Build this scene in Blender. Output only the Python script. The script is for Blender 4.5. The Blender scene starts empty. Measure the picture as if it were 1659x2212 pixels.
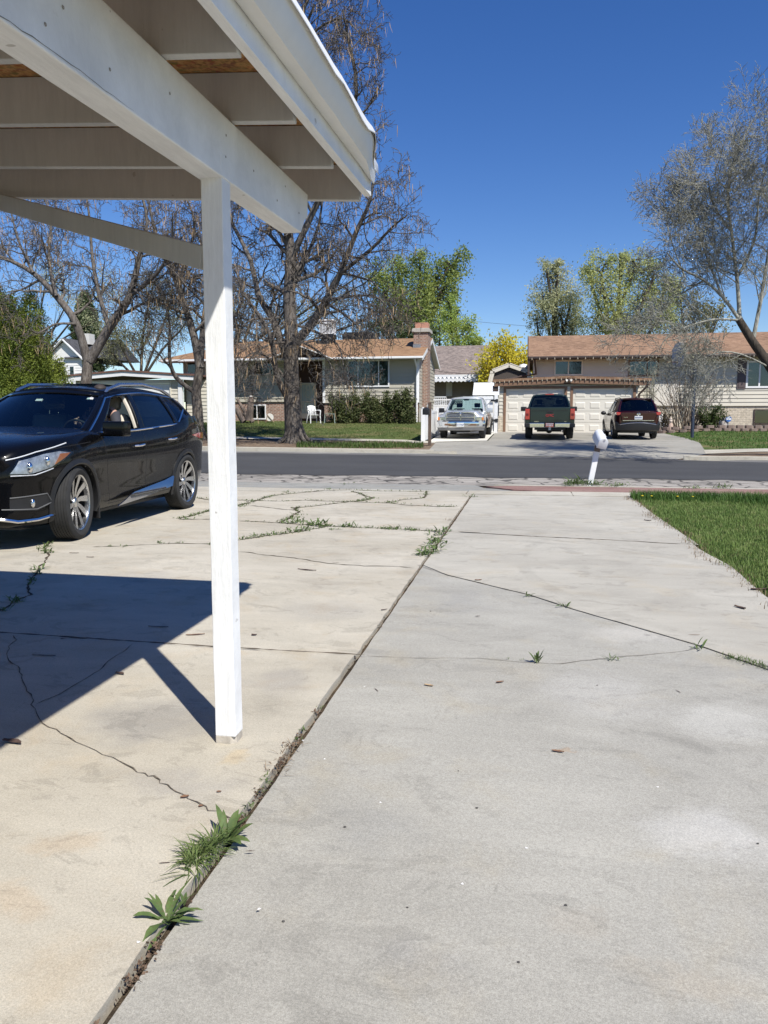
import bpy, bmesh, math, random
import numpy as np
from mathutils import Vector, Matrix
R_ = math.radians
SC = bpy.context.scene
COL = SC.collection

# ---------------------------------------------------------------- camera
CAM_H = 1.38
YAW, PITCH = R_(10.267), R_(6.832)
FPX, CX, CY = 1661.0, 829.5, 1106.0          # focal length and centre in photo units (1659 x 2212)
FW = np.array([-math.sin(YAW)*math.cos(PITCH), math.cos(YAW)*math.cos(PITCH), -math.sin(PITCH)])
RT = np.array([math.cos(YAW), math.sin(YAW), 0.0])
UP = np.cross(RT, FW)
EYE = np.array([0, 0, CAM_H])
cam_d = bpy.data.cameras.new('camera'); cam = bpy.data.objects.new('camera', cam_d); COL.objects.link(cam)
cam.matrix_world = Matrix(((RT[0], UP[0], -FW[0], 0), (RT[1], UP[1], -FW[1], 0), (RT[2], UP[2], -FW[2], CAM_H), (0, 0, 0, 1)))
cam_d.sensor_fit = 'VERTICAL'; cam_d.sensor_height = 36.0; cam_d.lens = FPX/2212*36.0
cam_d.clip_start = 0.05; cam_d.clip_end = 3000
SC.camera = cam

# ---------------------------------------------------------------- light
SUN_EL = R_(51.6)
sun_dir = Vector((0.6457*math.cos(SUN_EL), -0.7637*math.cos(SUN_EL), math.sin(SUN_EL)))
sd = bpy.data.lights.new('sun', 'SUN'); sd.energy = 5.0; sd.angle = R_(0.53); sd.color = (1.0, 0.965, 0.90)
so = bpy.data.objects.new('sun', sd); COL.objects.link(so)
so.rotation_euler = sun_dir.to_track_quat('Z', 'Y').to_euler(); so.location = (10, -10, 30)
w = bpy.data.worlds.new('World'); SC.world = w; w.use_nodes = True
nt = w.node_tree
sky = nt.nodes.new('ShaderNodeTexSky'); sky.sky_type = 'NISHITA'; sky.sun_disc = False
sky.sun_elevation = SUN_EL; sky.sun_rotation = math.atan2(0.6457, -0.7637)
sky.altitude = 400; sky.air_density = 1.0; sky.dust_density = 0.0; sky.ozone_density = 3.4
bg = nt.nodes['Background']; bg.inputs['Strength'].default_value = 0.1
hs = nt.nodes.new('ShaderNodeHueSaturation'); hs.inputs['Saturation'].default_value = 1.28; hs.inputs['Hue'].default_value = 0.514
nt.links.new(sky.outputs[0], hs.inputs['Color']); nt.links.new(hs.outputs[0], bg.inputs[0])
vs = SC.view_settings; vs.view_transform = 'Standard'; vs.look = 'None'; vs.gamma = 1; vs.exposure = 0.34
SC.cycles.max_bounces = 8; SC.cycles.transparent_max_bounces = 16
SC.cycles.use_denoising = True
SC.cycles.caustics_reflective = False; SC.cycles.caustics_refractive = False

# ---------------------------------------------------------------- picture measurements -> places
def ray(px, py):
    return FW + RT*(px-CX)/FPX - UP*(py-CY)/FPX
def G(px, py, z=0.0):
    d = ray(px, py); t = (z-CAM_H)/d[2]; q = EYE + d*t
    return Vector((q[0], q[1], z))
def P(px, py, Y):
    d = ray(px, py); q = EYE + d*(Y/d[1]); return Vector(q)
def PX(px, py, X):
    d = ray(px, py); q = EYE + d*(X/d[0]); return Vector(q)
def sstep(a, b, x):
    t = min(1, max(0, (x-a)/(b-a))); return t*t*(3-2*t)
def lerp(pts, v):
    if v <= pts[0][0]: return pts[0][1]
    for (a, za), (b, zb) in zip(pts, pts[1:]):
        if v <= b: return za + (zb-za)*(v-a)/(b-a)
    return pts[-1][1]
Z_DRIVE = [(16.4, -.06), (19.8, -.06), (26.5, .165), (27.2, .2), (33, .46), (36, .55), (42, .70), (60, .95), (300, 2)]
Z_LEFT = [(16.4, -.06), (19.8, -.06), (26.5, .165), (27.0, .18), (27.3, .30), (31.3, .43), (33, .5), (43, 1.2), (60, 1.4), (300, 2.2)]
Z_RIGHT = [(16.4, -.06), (19.8, -.06), (25.2, .12), (25.6, .15), (26.0, .26), (28.5, .36), (41, .88), (60, 1.1), (300, 2.1)]
def gz(x, y):
    if y < 16.4: return 0.0
    d = lerp(Z_DRIVE, y)
    l = lerp(Z_LEFT, y); r = lerp(Z_RIGHT, y)
    wl = 1-sstep(-5.1, -4.5, x); wr = sstep(lerp([(26.5, 6.2), (29.5, 5.5)], y), lerp([(26.5, 7.2), (30, 9.5)], y), x)
    z = d*(1-wl-wr) + l*wl + r*wr
    return z + max(-.12, min(.12, -.006*x))*sstep(19.8, 26.5, y)
def H(px, py, it=30):
    """point where the line of sight meets the sloping ground across the street"""
    d = ray(px, py); z = .3
    for _ in range(it):
        t = (z-CAM_H)/d[2]; q = EYE+d*t; z = .5*z+.5*gz(q[0], q[1])
    return Vector((q[0], q[1], gz(q[0], q[1])))

# ---------------------------------------------------------------- object helpers
def tag(o, label=None, cat=None, group=None, kind=None):
    if label: o['label'] = label
    if cat: o['category'] = cat
    if group: o['group'] = group
    if kind: o['kind'] = kind
    return o
def empty(name, loc=(0, 0, 0), rz=0.0, label=None, cat=None, group=None, scale=1.0):
    o = bpy.data.objects.new(name, None); COL.objects.link(o)
    o.location = loc; o.rotation_euler = (0, 0, rz); o.scale = (scale,)*3; o.empty_display_size = .2
    return tag(o, label, cat, group)
def copy_tree(o, parent=None):
    c = o.copy(); COL.objects.link(c)
    if parent: c.parent = parent
    for ch in o.children: copy_tree(ch, c)
    return c

class MB:
    """collects shapes and links them as one mesh object"""
    def __init__(s): s.v = []; s.f = []; s.m = []
    def add(s, vs, fs, mi=0):
        b = len(s.v); s.v.extend([tuple(p) for p in vs]); s.f.extend([tuple(i+b for i in f) for f in fs]); s.m.extend([mi]*len(fs)); return s
    def box(s, x0, x1, y0, y1, z0, z1, mi=0):
        v = [(x0,y0,z0),(x1,y0,z0),(x1,y1,z0),(x0,y1,z0),(x0,y0,z1),(x1,y0,z1),(x1,y1,z1),(x0,y1,z1)]
        return s.add(v, [(0,3,2,1),(4,5,6,7),(0,1,5,4),(1,2,6,5),(2,3,7,6),(3,0,4,7)], mi)
    def cbox(s, c, sx, sy, sz, rot=(0,0,0), mi=0):
        M_ = Matrix.Translation(c) @ (Matrix.Rotation(rot[2],4,'Z') @ Matrix.Rotation(rot[1],4,'Y') @ Matrix.Rotation(rot[0],4,'X'))
        v = [M_ @ Vector((a*sx/2, b*sy/2, d*sz/2)) for d in (-1,1) for b in (-1,1) for a in (-1,1)]
        return s.add(v, [(0,2,3,1),(4,5,7,6),(0,1,5,4),(1,3,7,5),(3,2,6,7),(2,0,4,6)], mi)
    def bar(s, a, b, w, h, up=(0,0,1), mi=0):
        a, b = Vector(a), Vector(b); d = (b-a).normalized(); r = d.cross(Vector(up))
        r = r.normalized() if r.length > 1e-5 else Vector((1,0,0)); u = r.cross(d)
        v = [p + r*i*w/2 + u*j*h/2 for p in (a,b) for (i,j) in ((-1,-1),(1,-1),(1,1),(-1,1))]
        return s.add(v, [(0,1,2,3),(7,6,5,4),(0,4,5,1),(1,5,6,2),(2,6,7,3),(3,7,4,0)], mi)
    def prism(s, poly, a, b, axis='y', mi=0):
        """poly in the two other axes, extruded from a to b"""
        n = len(poly)
        def mk(p, t): return {'y': (p[0], t, p[1]), 'x': (t, p[0], p[1]), 'z': (p[0], p[1], t)}[axis]
        v = [mk(p, a) for p in poly]+[mk(p, b) for p in poly]
        fs = [tuple(range(n)), tuple(range(2*n-1, n-1, -1))]+[(i, i+n, (i+1) % n+n, (i+1) % n) for i in range(n)]
        return s.add(v, fs, mi)
    def tube(s, pts, rad, n=8, cap=True, mi=0):
        pts = [Vector(p) for p in pts]
        if not hasattr(rad, '__len__'): rad = [rad]*len(pts)
        d0 = (pts[1]-pts[0]).normalized(); a = Vector((0,0,1)) if abs(d0.z) < .9 else Vector((1,0,0))
        r = d0.cross(a).normalized(); v = []
        for i, p in enumerate(pts):
            d = (pts[min(i+1, len(pts)-1)]-pts[max(i-1, 0)]).normalized()
            r = (r - d*r.dot(d)); r = r.normalized() if r.length > 1e-6 else d.orthogonal().normalized(); u = d.cross(r)
            for k in range(n):
                t = 2*math.pi*k/n; v.append(p+(r*math.cos(t)+u*math.sin(t))*rad[i])
        fs = [(i*n+k, i*n+(k+1) % n, (i+1)*n+(k+1) % n, (i+1)*n+k) for i in range(len(pts)-1) for k in range(n)]
        if cap: fs += [tuple(range(n-1, -1, -1)), tuple(range((len(pts)-1)*n, len(pts)*n))]
        return s.add(v, fs, mi)
    def lathe(s, prof, c=(0,0,0), axis='z', n=24, mi=0, closed=False):
        """prof: list of (radius, height)"""
        c = Vector(c); v = []
        for (r, h) in prof:
            for k in range(n):
                t = 2*math.pi*k/n; p, q = r*math.cos(t), r*math.sin(t)
                v.append(c+Vector({'z': (p, q, h), 'y': (p, h, q), 'x': (h, p, q)}[axis]))
        m = len(prof); rng = range(m) if closed else range(m-1)
        fs = [(i*n+k, i*n+(k+1) % n, ((i+1) % m)*n+(k+1) % n, ((i+1) % m)*n+k) for i in rng for k in range(n)]
        return s.add(v, fs, mi)
    def ball(s, c, r, n=12, sc=(1,1,1), mi=0):
        prof = [(max(1e-4, math.sin(math.pi*i/(n//2))), -math.cos(math.pi*i/(n//2))) for i in range(n//2+1)]
        v = []
        for (a, h) in prof:
            for k in range(n):
                t = 2*math.pi*k/n; v.append((c[0]+a*math.cos(t)*r*sc[0], c[1]+a*math.sin(t)*r*sc[1], c[2]+h*r*sc[2]))
        fs = [(i*n+k, i*n+(k+1) % n, (i+1)*n+(k+1) % n, (i+1)*n+k) for i in range(len(prof)-1) for k in range(n)]
        return s.add(v, fs, mi)
    def build(s, name, mats, parent=None, smooth=False, bevel=0.0, seg=2, loc=None, fix=True, uv=True, sharp=40):
        me = bpy.data.meshes.new(name)
        me.from_pydata(s.v, [], s.f)
        if not isinstance(mats, (list, tuple)): mats = [mats]
        for m in mats: me.materials.append(m)
        if len(mats) > 1: me.polygons.foreach_set('material_index', s.m)
        return finish(me, name, parent, smooth, bevel, seg, loc, fix, uv, sharp)

def finish(me, name, parent=None, smooth=False, bevel=0.0, seg=2, loc=None, fix=True, uv=True, sharp=40):
    if fix or bevel:
        bm = bmesh.new(); bm.from_mesh(me)
        if fix:
            bmesh.ops.remove_doubles(bm, verts=bm.verts, dist=1e-5)
            bmesh.ops.recalc_face_normals(bm, faces=bm.faces)
        if bevel:
            es = [e for e in bm.edges if e.is_manifold and e.calc_face_angle(0) > R_(30)]
            bmesh.ops.bevel(bm, geom=es, offset=bevel, segments=seg, affect='EDGES', profile=.5, clamp_overlap=True)
        bm.to_mesh(me); bm.free()
    if uv: cube_uv(me)
    if smooth:
        me.polygons.foreach_set('use_smooth', [True]*len(me.polygons))
        if sharp < 180: me.set_sharp_from_angle(angle=R_(sharp))
    me.update()
    o = bpy.data.objects.new(name, me); COL.objects.link(o)
    if parent: o.parent = parent
    if loc is not None: o.location = loc
    return o
def cube_uv(me):
    nl = len(me.loops)
    if nl == 0: return
    lay = me.uv_layers.new(name='UVMap')
    vi = np.empty(nl, np.int32); me.loops.foreach_get('vertex_index', vi)
    co = np.empty(len(me.vertices)*3, np.float32); me.vertices.foreach_get('co', co); co = co.reshape(-1, 3)[vi]
    npoly = len(me.polygons); nr = np.empty(npoly*3, np.float32); me.polygons.foreach_get('normal', nr); nr = np.abs(nr.reshape(-1, 3))
    tot = np.empty(npoly, np.int32); me.polygons.foreach_get('loop_total', tot)
    ax = np.repeat(np.argmax(nr, 1), tot)
    u = np.where(ax == 0, co[:, 1], co[:, 0]); v = np.where(ax == 2, co[:, 1], co[:, 2])
    lay.data.foreach_set('uv', np.stack([u, v], 1).astype(np.float32).ravel())
def np_mesh(name, V, F, mat, parent=None, smooth=False, uv=False):
    """fast mesh from numpy arrays, F (n,3) or (n,4)"""
    me = bpy.data.meshes.new(name); V = np.asarray(V, np.float32); F = np.asarray(F, np.int32); k = F.shape[1]
    me.vertices.add(len(V)); me.vertices.foreach_set('co', V.ravel())
    me.loops.add(F.size); me.loops.foreach_set('vertex_index', F.ravel())
    me.polygons.add(len(F)); me.polygons.foreach_set('loop_start', np.arange(0, F.size, k, dtype=np.int32))
    if smooth: me.polygons.foreach_set('use_smooth', np.ones(len(F), bool))
    me.update(calc_edges=True); me.validate()
    me.materials.append(mat)
    if uv: cube_uv(me)
    o = bpy.data.objects.new(name, me); COL.objects.link(o)
    if parent: o.parent = parent
    return o
def boolean(o, cutter, op='DIFFERENCE'):
    m = o.modifiers.new('b', 'BOOLEAN'); m.operation = op; m.object = cutter; m.solver = 'EXACT'
    dg = bpy.context.evaluated_depsgraph_get(); me = bpy.data.meshes.new_from_object(o.evaluated_get(dg))
    o.modifiers.clear(); old = o.data; o.data = me; bpy.data.meshes.remove(old)
    bpy.data.objects.remove(cutter)

# ---------------------------------------------------------------- materials
class NT:
    def __init__(s, name):
        s.mat = bpy.data.materials.new(name); s.mat.use_nodes = True; s.t = s.mat.node_tree
        s.b = s.t.nodes['Principled BSDF']; s.o = s.t.nodes['Material Output']
    def n(s, typ, **kw):
        nd = s.t.nodes.new('ShaderNode'+typ)
        for k, v in kw.items():
            if k.startswith('_'): setattr(nd, k[1:], v)
            else: s.put(nd.inputs[int(k[1:]) if k[0] == 'i' and k[1:].isdigit() else k.replace('0', ' ')], v)
        return nd
    def put(s, inp, v):
        if isinstance(v, bpy.types.NodeSocket): s.t.links.new(v, inp)
        elif isinstance(v, bpy.types.Node): s.t.links.new(v.outputs[0], inp)
        else:
            if hasattr(inp.default_value, '__len__') and hasattr(v, '__len__') and len(inp.default_value) == 4 and len(v) == 3: v = (*v, 1)
            inp.default_value = v
    def geo(s): return s.n('NewGeometry').outputs['Position']
    def objc(s): return s.n('TexCoord').outputs['Object']
    def uv(s): return s.n('TexCoord').outputs['UV']
    def mapping(s, vec, scale=(1,1,1), loc=(0,0,0), rot=(0,0,0)):
        return s.n('Mapping', i0=vec, i1=loc, i2=rot, i3=scale).outputs[0]
    def noise(s, vec, scale, detail=4, rough=.55, dist=0.0):
        return s.n('TexNoise', Vector=vec, Scale=scale, Detail=detail, Roughness=rough, Distortion=dist).outputs[0]
    def ramp(s, fac, a, b):
        return s.n('MapRange', i0=fac, i1=a, i2=b, i3=0.0, i4=1.0, _interpolation_type='SMOOTHSTEP').outputs[0]
    def remap(s, fac, a, b, c, d):
        return s.n('MapRange', i0=fac, i1=a, i2=b, i3=c, i4=d).outputs[0]
    def math(s, op, a, b=0.0, c=0.0):
        nd = s.t.nodes.new('ShaderNodeMath'); nd.operation = op
        for i, v in enumerate((a, b, c)): s.put(nd.inputs[i], v)
        return nd.outputs[0]
    def mix(s, f, a, b, mode='MIX'):
        nd = s.t.nodes.new('ShaderNodeMix'); nd.data_type = 'RGBA'; nd.blend_type = mode
        s.put(nd.inputs[0], f); s.put(nd.inputs[6], a); s.put(nd.inputs[7], b); return nd.outputs[2]
    def scale_col(s, col, f):
        nd = s.t.nodes.new('ShaderNodeVectorMath'); nd.operation = 'SCALE'
        s.put(nd.inputs[0], col); s.put(nd.inputs[3], f); return nd.outputs[0]
    def bump(s, h, strength=.3, dist=.01):
        s.put(s.b.inputs['Normal'], s.n('Bump', Height=h, Strength=strength, Distance=dist).outputs[0])
    def set(s, col=None, rough=None, metal=None, spec=None, coat=None):
        if col is not None: s.put(s.b.inputs['Base Color'], col)
        if rough is not None: s.put(s.b.inputs['Roughness'], rough)
        if metal is not None: s.put(s.b.inputs['Metallic'], metal)
        if spec is not None: s.put(s.b.inputs['Specular IOR Level'], spec)
        if coat is not None: s.put(s.b.inputs['Coat Weight'], coat); s.put(s.b.inputs['Coat Roughness'], .03)
        return s
_mc = {}
def M(name, col, rough=.6, metal=0.0, spec=.5, var=.12, vscale=6.0, bump=0.0, bscale=60.0, coat=None, stretch=(1,1,1)):
    """plain surface with soft uneven colour"""
    if name in _mc: return _mc[name]
    t = NT(name); v = t.mapping(t.objc(), stretch)
    n1 = t.noise(v, vscale, 5, .6); n2 = t.noise(v, vscale*7, 3, .6)
    f = t.math('ADD', t.remap(n1, .25, .75, 1-var, 1+var), t.remap(n2, .2, .8, -var*.35, var*.35))
    t.set(t.scale_col(col, f), t.remap(n2, 0, 1, max(.02, rough*.85), min(1, rough*1.15)), metal, spec, coat)
    if bump: t.bump(t.noise(v, bscale, 4, .6), bump, .01)
    _mc[name] = t.mat; return t.mat
def glass(name, tint=(.8, .9, .88), refl=1.0, dark=0.0, rough=.02):
    """thin pane: tinted see-through plus mirror reflection by angle"""
    if name in _mc: return _mc[name]
    t = NT(name); tr = t.n('BsdfTransparent', Color=tint); gl = t.n('BsdfGlossy', Color=(.9, .95, 1), Roughness=rough)
    fr = t.n('Fresnel', IOR=1.5)
    mx = t.n('MixShader', i0=t.math('MULTIPLY', fr.outputs[0], refl), i1=tr.outputs[0], i2=gl.outputs[0])
    t.t.links.new(mx.outputs[0], t.o.inputs[0]); _mc[name] = t.mat; return t.mat
# ---------------------------------------------------------------- special surfaces
def concrete(name, col, col2, warm, stain=.5, speck=1.0, marks=(), spots=()):
    t = NT(name); p = t.geo()
    big = t.noise(p, .55, 4, .55, .3); mid = t.noise(t.mapping(p, (1, 1, 1), (7, 3, 0)), 2.3, 6, .62, .4)
    streak = t.noise(t.mapping(p, (1.0, 3.2, 1), (3, 9, 0), (0, 0, .25)), 1.6, 5, .65)
    fine = t.noise(p, 135, 4, .8); grain = t.noise(p, 400, 2, .8); vor = t.n('TexVoronoi', Vector=p, Scale=210)
    c = t.mix(t.ramp(big, .35, .68), col, col2)
    c = t.mix(t.math('MULTIPLY', t.ramp(mid, .5, .74), stain*.75), c, warm)
    dirt = t.ramp(t.noise(t.mapping(p, (1, 1, 1), (31, 17, 0)), 1.15, 8, .7, .8), .5, .7)
    c = t.mix(t.math('MULTIPLY', dirt, .34*stain), c, tuple(x*.5 for x in col))
    pale = t.ramp(t.noise(t.mapping(p, (1, 1, 1), (11, 47, 0)), .9, 7, .7, .6), .58, .74)
    c = t.mix(t.math('MULTIPLY', pale, .35), c, tuple(min(1, x*1.25) for x in col2))
    f = t.remap(fine, .3, .7, 1-.19*speck, 1+.19*speck)
    f = t.math('MULTIPLY', f, t.remap(grain, .3, .7, 1-.22*speck, 1+.22*speck))
    f = t.math('MULTIPLY', f, t.remap(streak, .3, .7, .93, 1.07))
    edge = t.ramp(t.noise(t.mapping(p, (1, 1.6, 1), (61, 5, 0), (0, 0, .6)), 2.7, 9, .74, 1.2), .555, .59)
    f = t.math('MULTIPLY', f, t.math('SUBTRACT', 1.0, t.math('MULTIPLY', edge, .125*stain/.7)))
    drip = t.ramp(t.noise(t.mapping(p, (1, 1, 1), (19, 83, 0)), 9, 4, .6, .4), .70, .74)
    f = t.math('MULTIPLY', f, t.math('SUBTRACT', 1.0, t.math('MULTIPLY', drip, .16)))
    pit = t.ramp(vor.outputs['Distance'], .13, .05)
    pitm = t.math('MULTIPLY', pit, t.ramp(t.noise(p, 37, 2, .5), .57, .62))
    f = t.math('MULTIPLY', f, t.math('SUBTRACT', 1.0, t.math('MULTIPLY', pitm, .45)))
    sx = t.n('SeparateXYZ', Vector=p)
    for (cx, cy, r, wd, st) in marks:                     # faint curved tyre scuffs
        dx = t.math('SUBTRACT', sx.outputs[0], cx); dy = t.math('SUBTRACT', sx.outputs[1], cy)
        d = t.math('SQRT', t.math('ADD', t.math('MULTIPLY', dx, dx), t.math('MULTIPLY', dy, dy)))
        e = t.math('ABSOLUTE', t.math('SUBTRACT', d, r))
        mk = t.math('MULTIPLY', t.ramp(e, wd, wd*.5), t.ramp(t.noise(p, 1.1, 4, .6), .42, .6))
        f = t.math('MULTIPLY', f, t.math('SUBTRACT', 1.0, t.math('MULTIPLY', mk, st)))
    wx = t.n('VectorMath', i0=p, i1=t.scale_col(t.n('TexNoise', Vector=p, Scale=3.5, Detail=5, Roughness=.65).outputs[1], .45)); wx.operation = 'ADD'
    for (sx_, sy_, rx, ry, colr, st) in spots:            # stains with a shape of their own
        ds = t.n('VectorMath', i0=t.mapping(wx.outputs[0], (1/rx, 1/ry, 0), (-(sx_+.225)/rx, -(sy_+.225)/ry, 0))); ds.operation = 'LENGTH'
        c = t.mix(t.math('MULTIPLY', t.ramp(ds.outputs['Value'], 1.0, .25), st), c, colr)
    c = t.scale_col(c, f)
    t.set(c, .9, 0, .25)
    t.bump(t.math('ADD', t.math('MULTIPLY', fine, .6), t.math('MULTIPLY', grain, .6)), .25, .004)
    return t.mat
def asphalt(name, col, crack=0.0, var=.25):
    t = NT(name); p = t.geo()
    n1 = t.noise(p, .5, 5, .6); n2 = t.noise(p, 90, 3, .7); lane = t.noise(t.mapping(p, (.06, 1.2, 1)), 1.0, 4, .6)
    f = t.math('MULTIPLY', t.remap(n1, .3, .7, 1-var, 1+var), t.remap(n2, .3, .7, .7, 1.3))
    f = t.math('MULTIPLY', f, t.remap(lane, .3, .7, .88, 1.12))
    c = t.scale_col(col, f)
    if crack:
        wp = t.n('VectorMath', i0=p, i1=t.scale_col(t.n('TexNoise', Vector=p, Scale=1.5, Detail=4).outputs[1], .6)); wp.operation = 'ADD'
        vo = t.n('TexVoronoi', Vector=wp.outputs[0], Scale=crack, _feature='DISTANCE_TO_EDGE')
        k = t.ramp(vo.outputs['Distance'], .075, .02)
        c = t.mix(t.math('MULTIPLY', k, .8), c, (.03, .028, .025))
    t.set(c, .88, 0, .3); t.bump(n2, .35, .01); return t.mat
def shingles(name, a, b, c_, sx=.32, sy=.14):
    t = NT(name); u = t.uv()
    br = t.n('TexBrick', Vector=u, Color1=a, Color2=b, Mortar=tuple(x*.72 for x in c_), Scale=1.0, i4=1.0)
    br.inputs['Mortar Size'].default_value = .006; br.inputs['Mortar Smooth'].default_value = .3; br.inputs['Bias'].default_value = 0
    br.inputs['Brick Width'].default_value = sx; br.inputs['Row Height'].default_value = sy
    br.offset = .37; br.squash = .8; br.squash_frequency = 3
    n = t.noise(t.mapping(u, (1, 2.2, 1)), 2.6, 4, .7); n2 = t.noise(u, 45, 2, .6)
    c = t.mix(t.ramp(n, .42, .62), br.outputs[0], c_)
    n3 = t.noise(u, .35, 3, .6)
    c = t.scale_col(c, t.math('MULTIPLY', t.remap(n2, .3, .7, .8, 1.2), t.remap(n3, .3, .7, .85, 1.15)))
    t.set(c, .92, 0, .2); t.bump(br.outputs['Fac'], -.5, .02); return t.mat
def brick(name, a, b, mortar, bw=.21, bh=.075):
    t = NT(name); u = t.uv()
    br = t.n('TexBrick', Vector=u, Color1=a, Color2=b, Mortar=mortar, Scale=1.0)
    br.inputs['Mortar Size'].default_value = .011; br.inputs['Bias'].default_value = -.1
    br.inputs['Brick Width'].default_value = bw; br.inputs['Row Height'].default_value = bh
    n = t.noise(u, 7, 4, .6); c = t.scale_col(br.outputs[0], t.remap(n, .3, .7, .75, 1.25))
    t.set(c, .9, 0, .2); t.bump(br.outputs['Fac'], -.5, .015); return t.mat
def bark(name, a, b, sc=5.0):
    t = NT(name); p = t.mapping(t.geo(), (1, 1, .22))
    n = t.noise(p, sc*3, 6, .7, .6); n2 = t.noise(t.geo(), .9, 3, .6)
    c = t.mix(t.ramp(n, .35, .65), a, b); c = t.scale_col(c, t.remap(n2, .3, .7, .75, 1.25))
    t.set(c, .95, 0, .15); t.bump(n, .9, .05); return t.mat
def foliage(name, a, b, c_=None, scale=.5, trans=.35):
    t = NT(name); p = t.geo()
    n = t.noise(p, scale, 4, .65); n2 = t.noise(p, scale*9, 3, .7)
    c = t.mix(t.ramp(n, .36, .64), a, b)
    if c_: c = t.mix(t.math('MULTIPLY', t.ramp(n2, .5, .72), .7), c, c_)
    t.set(c, .6, 0, .3)
    tl = t.n('BsdfTranslucent', Color=c)
    mx = t.n('MixShader', i0=trans, i1=t.b.outputs[0], i2=tl.outputs[0]); t.t.links.new(mx.outputs[0], t.o.inputs[0])
    return t.mat
def soil(name, a, b, sc=3.0, c_=None):
    t = NT(name); p = t.geo()
    n = t.noise(p, sc, 6, .7); n2 = t.noise(p, 45, 4, .75)
    c = t.mix(t.ramp(n, .38, .62), a, b)
    if c_: c = t.mix(t.ramp(t.noise(t.mapping(p, (1, 1, 1), (5, 5, 5)), sc*.5, 5, .6), .5, .62), c, c_)
    c = t.scale_col(c, t.remap(n2, .3, .7, .6, 1.4)); t.set(c, 1, 0, .1); t.bump(n2, .8, .03); return t.mat
def painted_wood(name, col, grain=1.0):
    t = NT(name); p = t.objc()
    n = t.noise(t.mapping(p, (9, 1, 1)), 5, 6, .7, .3)
    n2 = t.noise(p, 2.2, 5, .6); sp = t.noise(p, 23, 3, .6)
    c = t.scale_col(col, t.math('MULTIPLY', t.remap(n, .3, .7, 1-.06*grain, 1+.05*grain), t.remap(n2, .3, .7, .93, 1.06)))
    knock = t.ramp(t.noise(p, 16, 2, .5), .745, .765); c = t.mix(t.math('MULTIPLY', knock, .55), c, (.26, .23, .19)); chip = t.ramp(t.noise(t.mapping(p, (2.5, 1, 1)), 11, 6, .75), .66, .70); c = t.mix(t.math('MULTIPLY', chip, .22), c, (.5, .47, .42))
    t.set(c, .55, 0, .35); t.bump(t.math('ADD', n, t.math('MULTIPLY', sp, .3)), .35*grain, .006); return t.mat
m_white = M('white_paint', (.78, .78, .77), .45, var=.05, vscale=2)
m_offwhite = M('off_white_paint', (.62, .60, .55), .5, var=.06, vscale=2)
m_black = M('black_plastic', (.012, .012, .013), .45, var=.2)
m_blackpaint = M('black_metal_paint', (.02, .02, .022), .35, var=.15)
m_rubber = M('tyre_rubber', (.022, .022, .022), .85, var=.25, vscale=14, bump=.2)
m_chrome = M('chrome', (.72, .72, .72), .1, metal=1, var=.05)
m_alu = M('machined_aluminium', (.62, .62, .62), .28, metal=1, var=.05)
m_darkalu = M('dark_wheel_paint', (.035, .035, .037), .3, var=.1)
m_grey_metal = M('galvanised_metal', (.4, .41, .42), .4, metal=.7, var=.15)
m_dark = M('dark_void', (.008, .008, .009), .9, var=.1)
m_brown = M('brown_trim', (.20, .115, .07), .55, var=.12)
m_dkbrown = M('dark_brown_trim', (.06, .04, .032), .5, var=.12)
m_pane = glass('window_pane', (.55, .62, .6), 1.6)
m_curtain = M('curtain', (.42, .5, .46), .9, var=.1)
m_blind = M('blind', (.55, .53, .46), .8, var=.08)
m_room = M('dim_room', (.02, .022, .022), .9, var=.2)
# ================================================================ GROUND
rng = random.Random(7)
def densify(poly, step=.12, jit=.004, seed=1):
    r = random.Random(seed); out = []
    for a, b in zip(poly, poly[1:]+poly[:1]):
        a, b = Vector(a), Vector(b); n = max(1, int((b-a).length/step)); d = b-a
        nn = Vector((-d.y, d.x)); nn = nn.normalized() if nn.length else nn
        for i in range(n):
            p = a+d*i/n
            if i: p = p+nn*r.uniform(-jit, jit)
            out.append((p.x, p.y))
    return out
def slab(name, poly, z, mat, jit=.004, thick=.14, kind='structure', seed=1):
    pl = densify(poly, .12, jit, seed); n = len(pl); b = MB()
    b.add([(x, y, z) for x, y in pl]+[(x, y, z-.006) for x, y in pl]+[(x, y, z-thick) for x, y in pl],
          [tuple(range(n))]+[(i, (i+1) % n, (i+1) % n+n, i+n) for i in range(n)]+[(i+n, (i+1) % n+n, (i+1) % n+2*n, i+2*n) for i in range(n)])
    # round the arris a little
    me_v = b.v
    cx = sum(p[0] for p in pl)/n; cy = sum(p[1] for p in pl)/n
    o = b.build(name, mat); tag(o, kind=kind); return o
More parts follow.
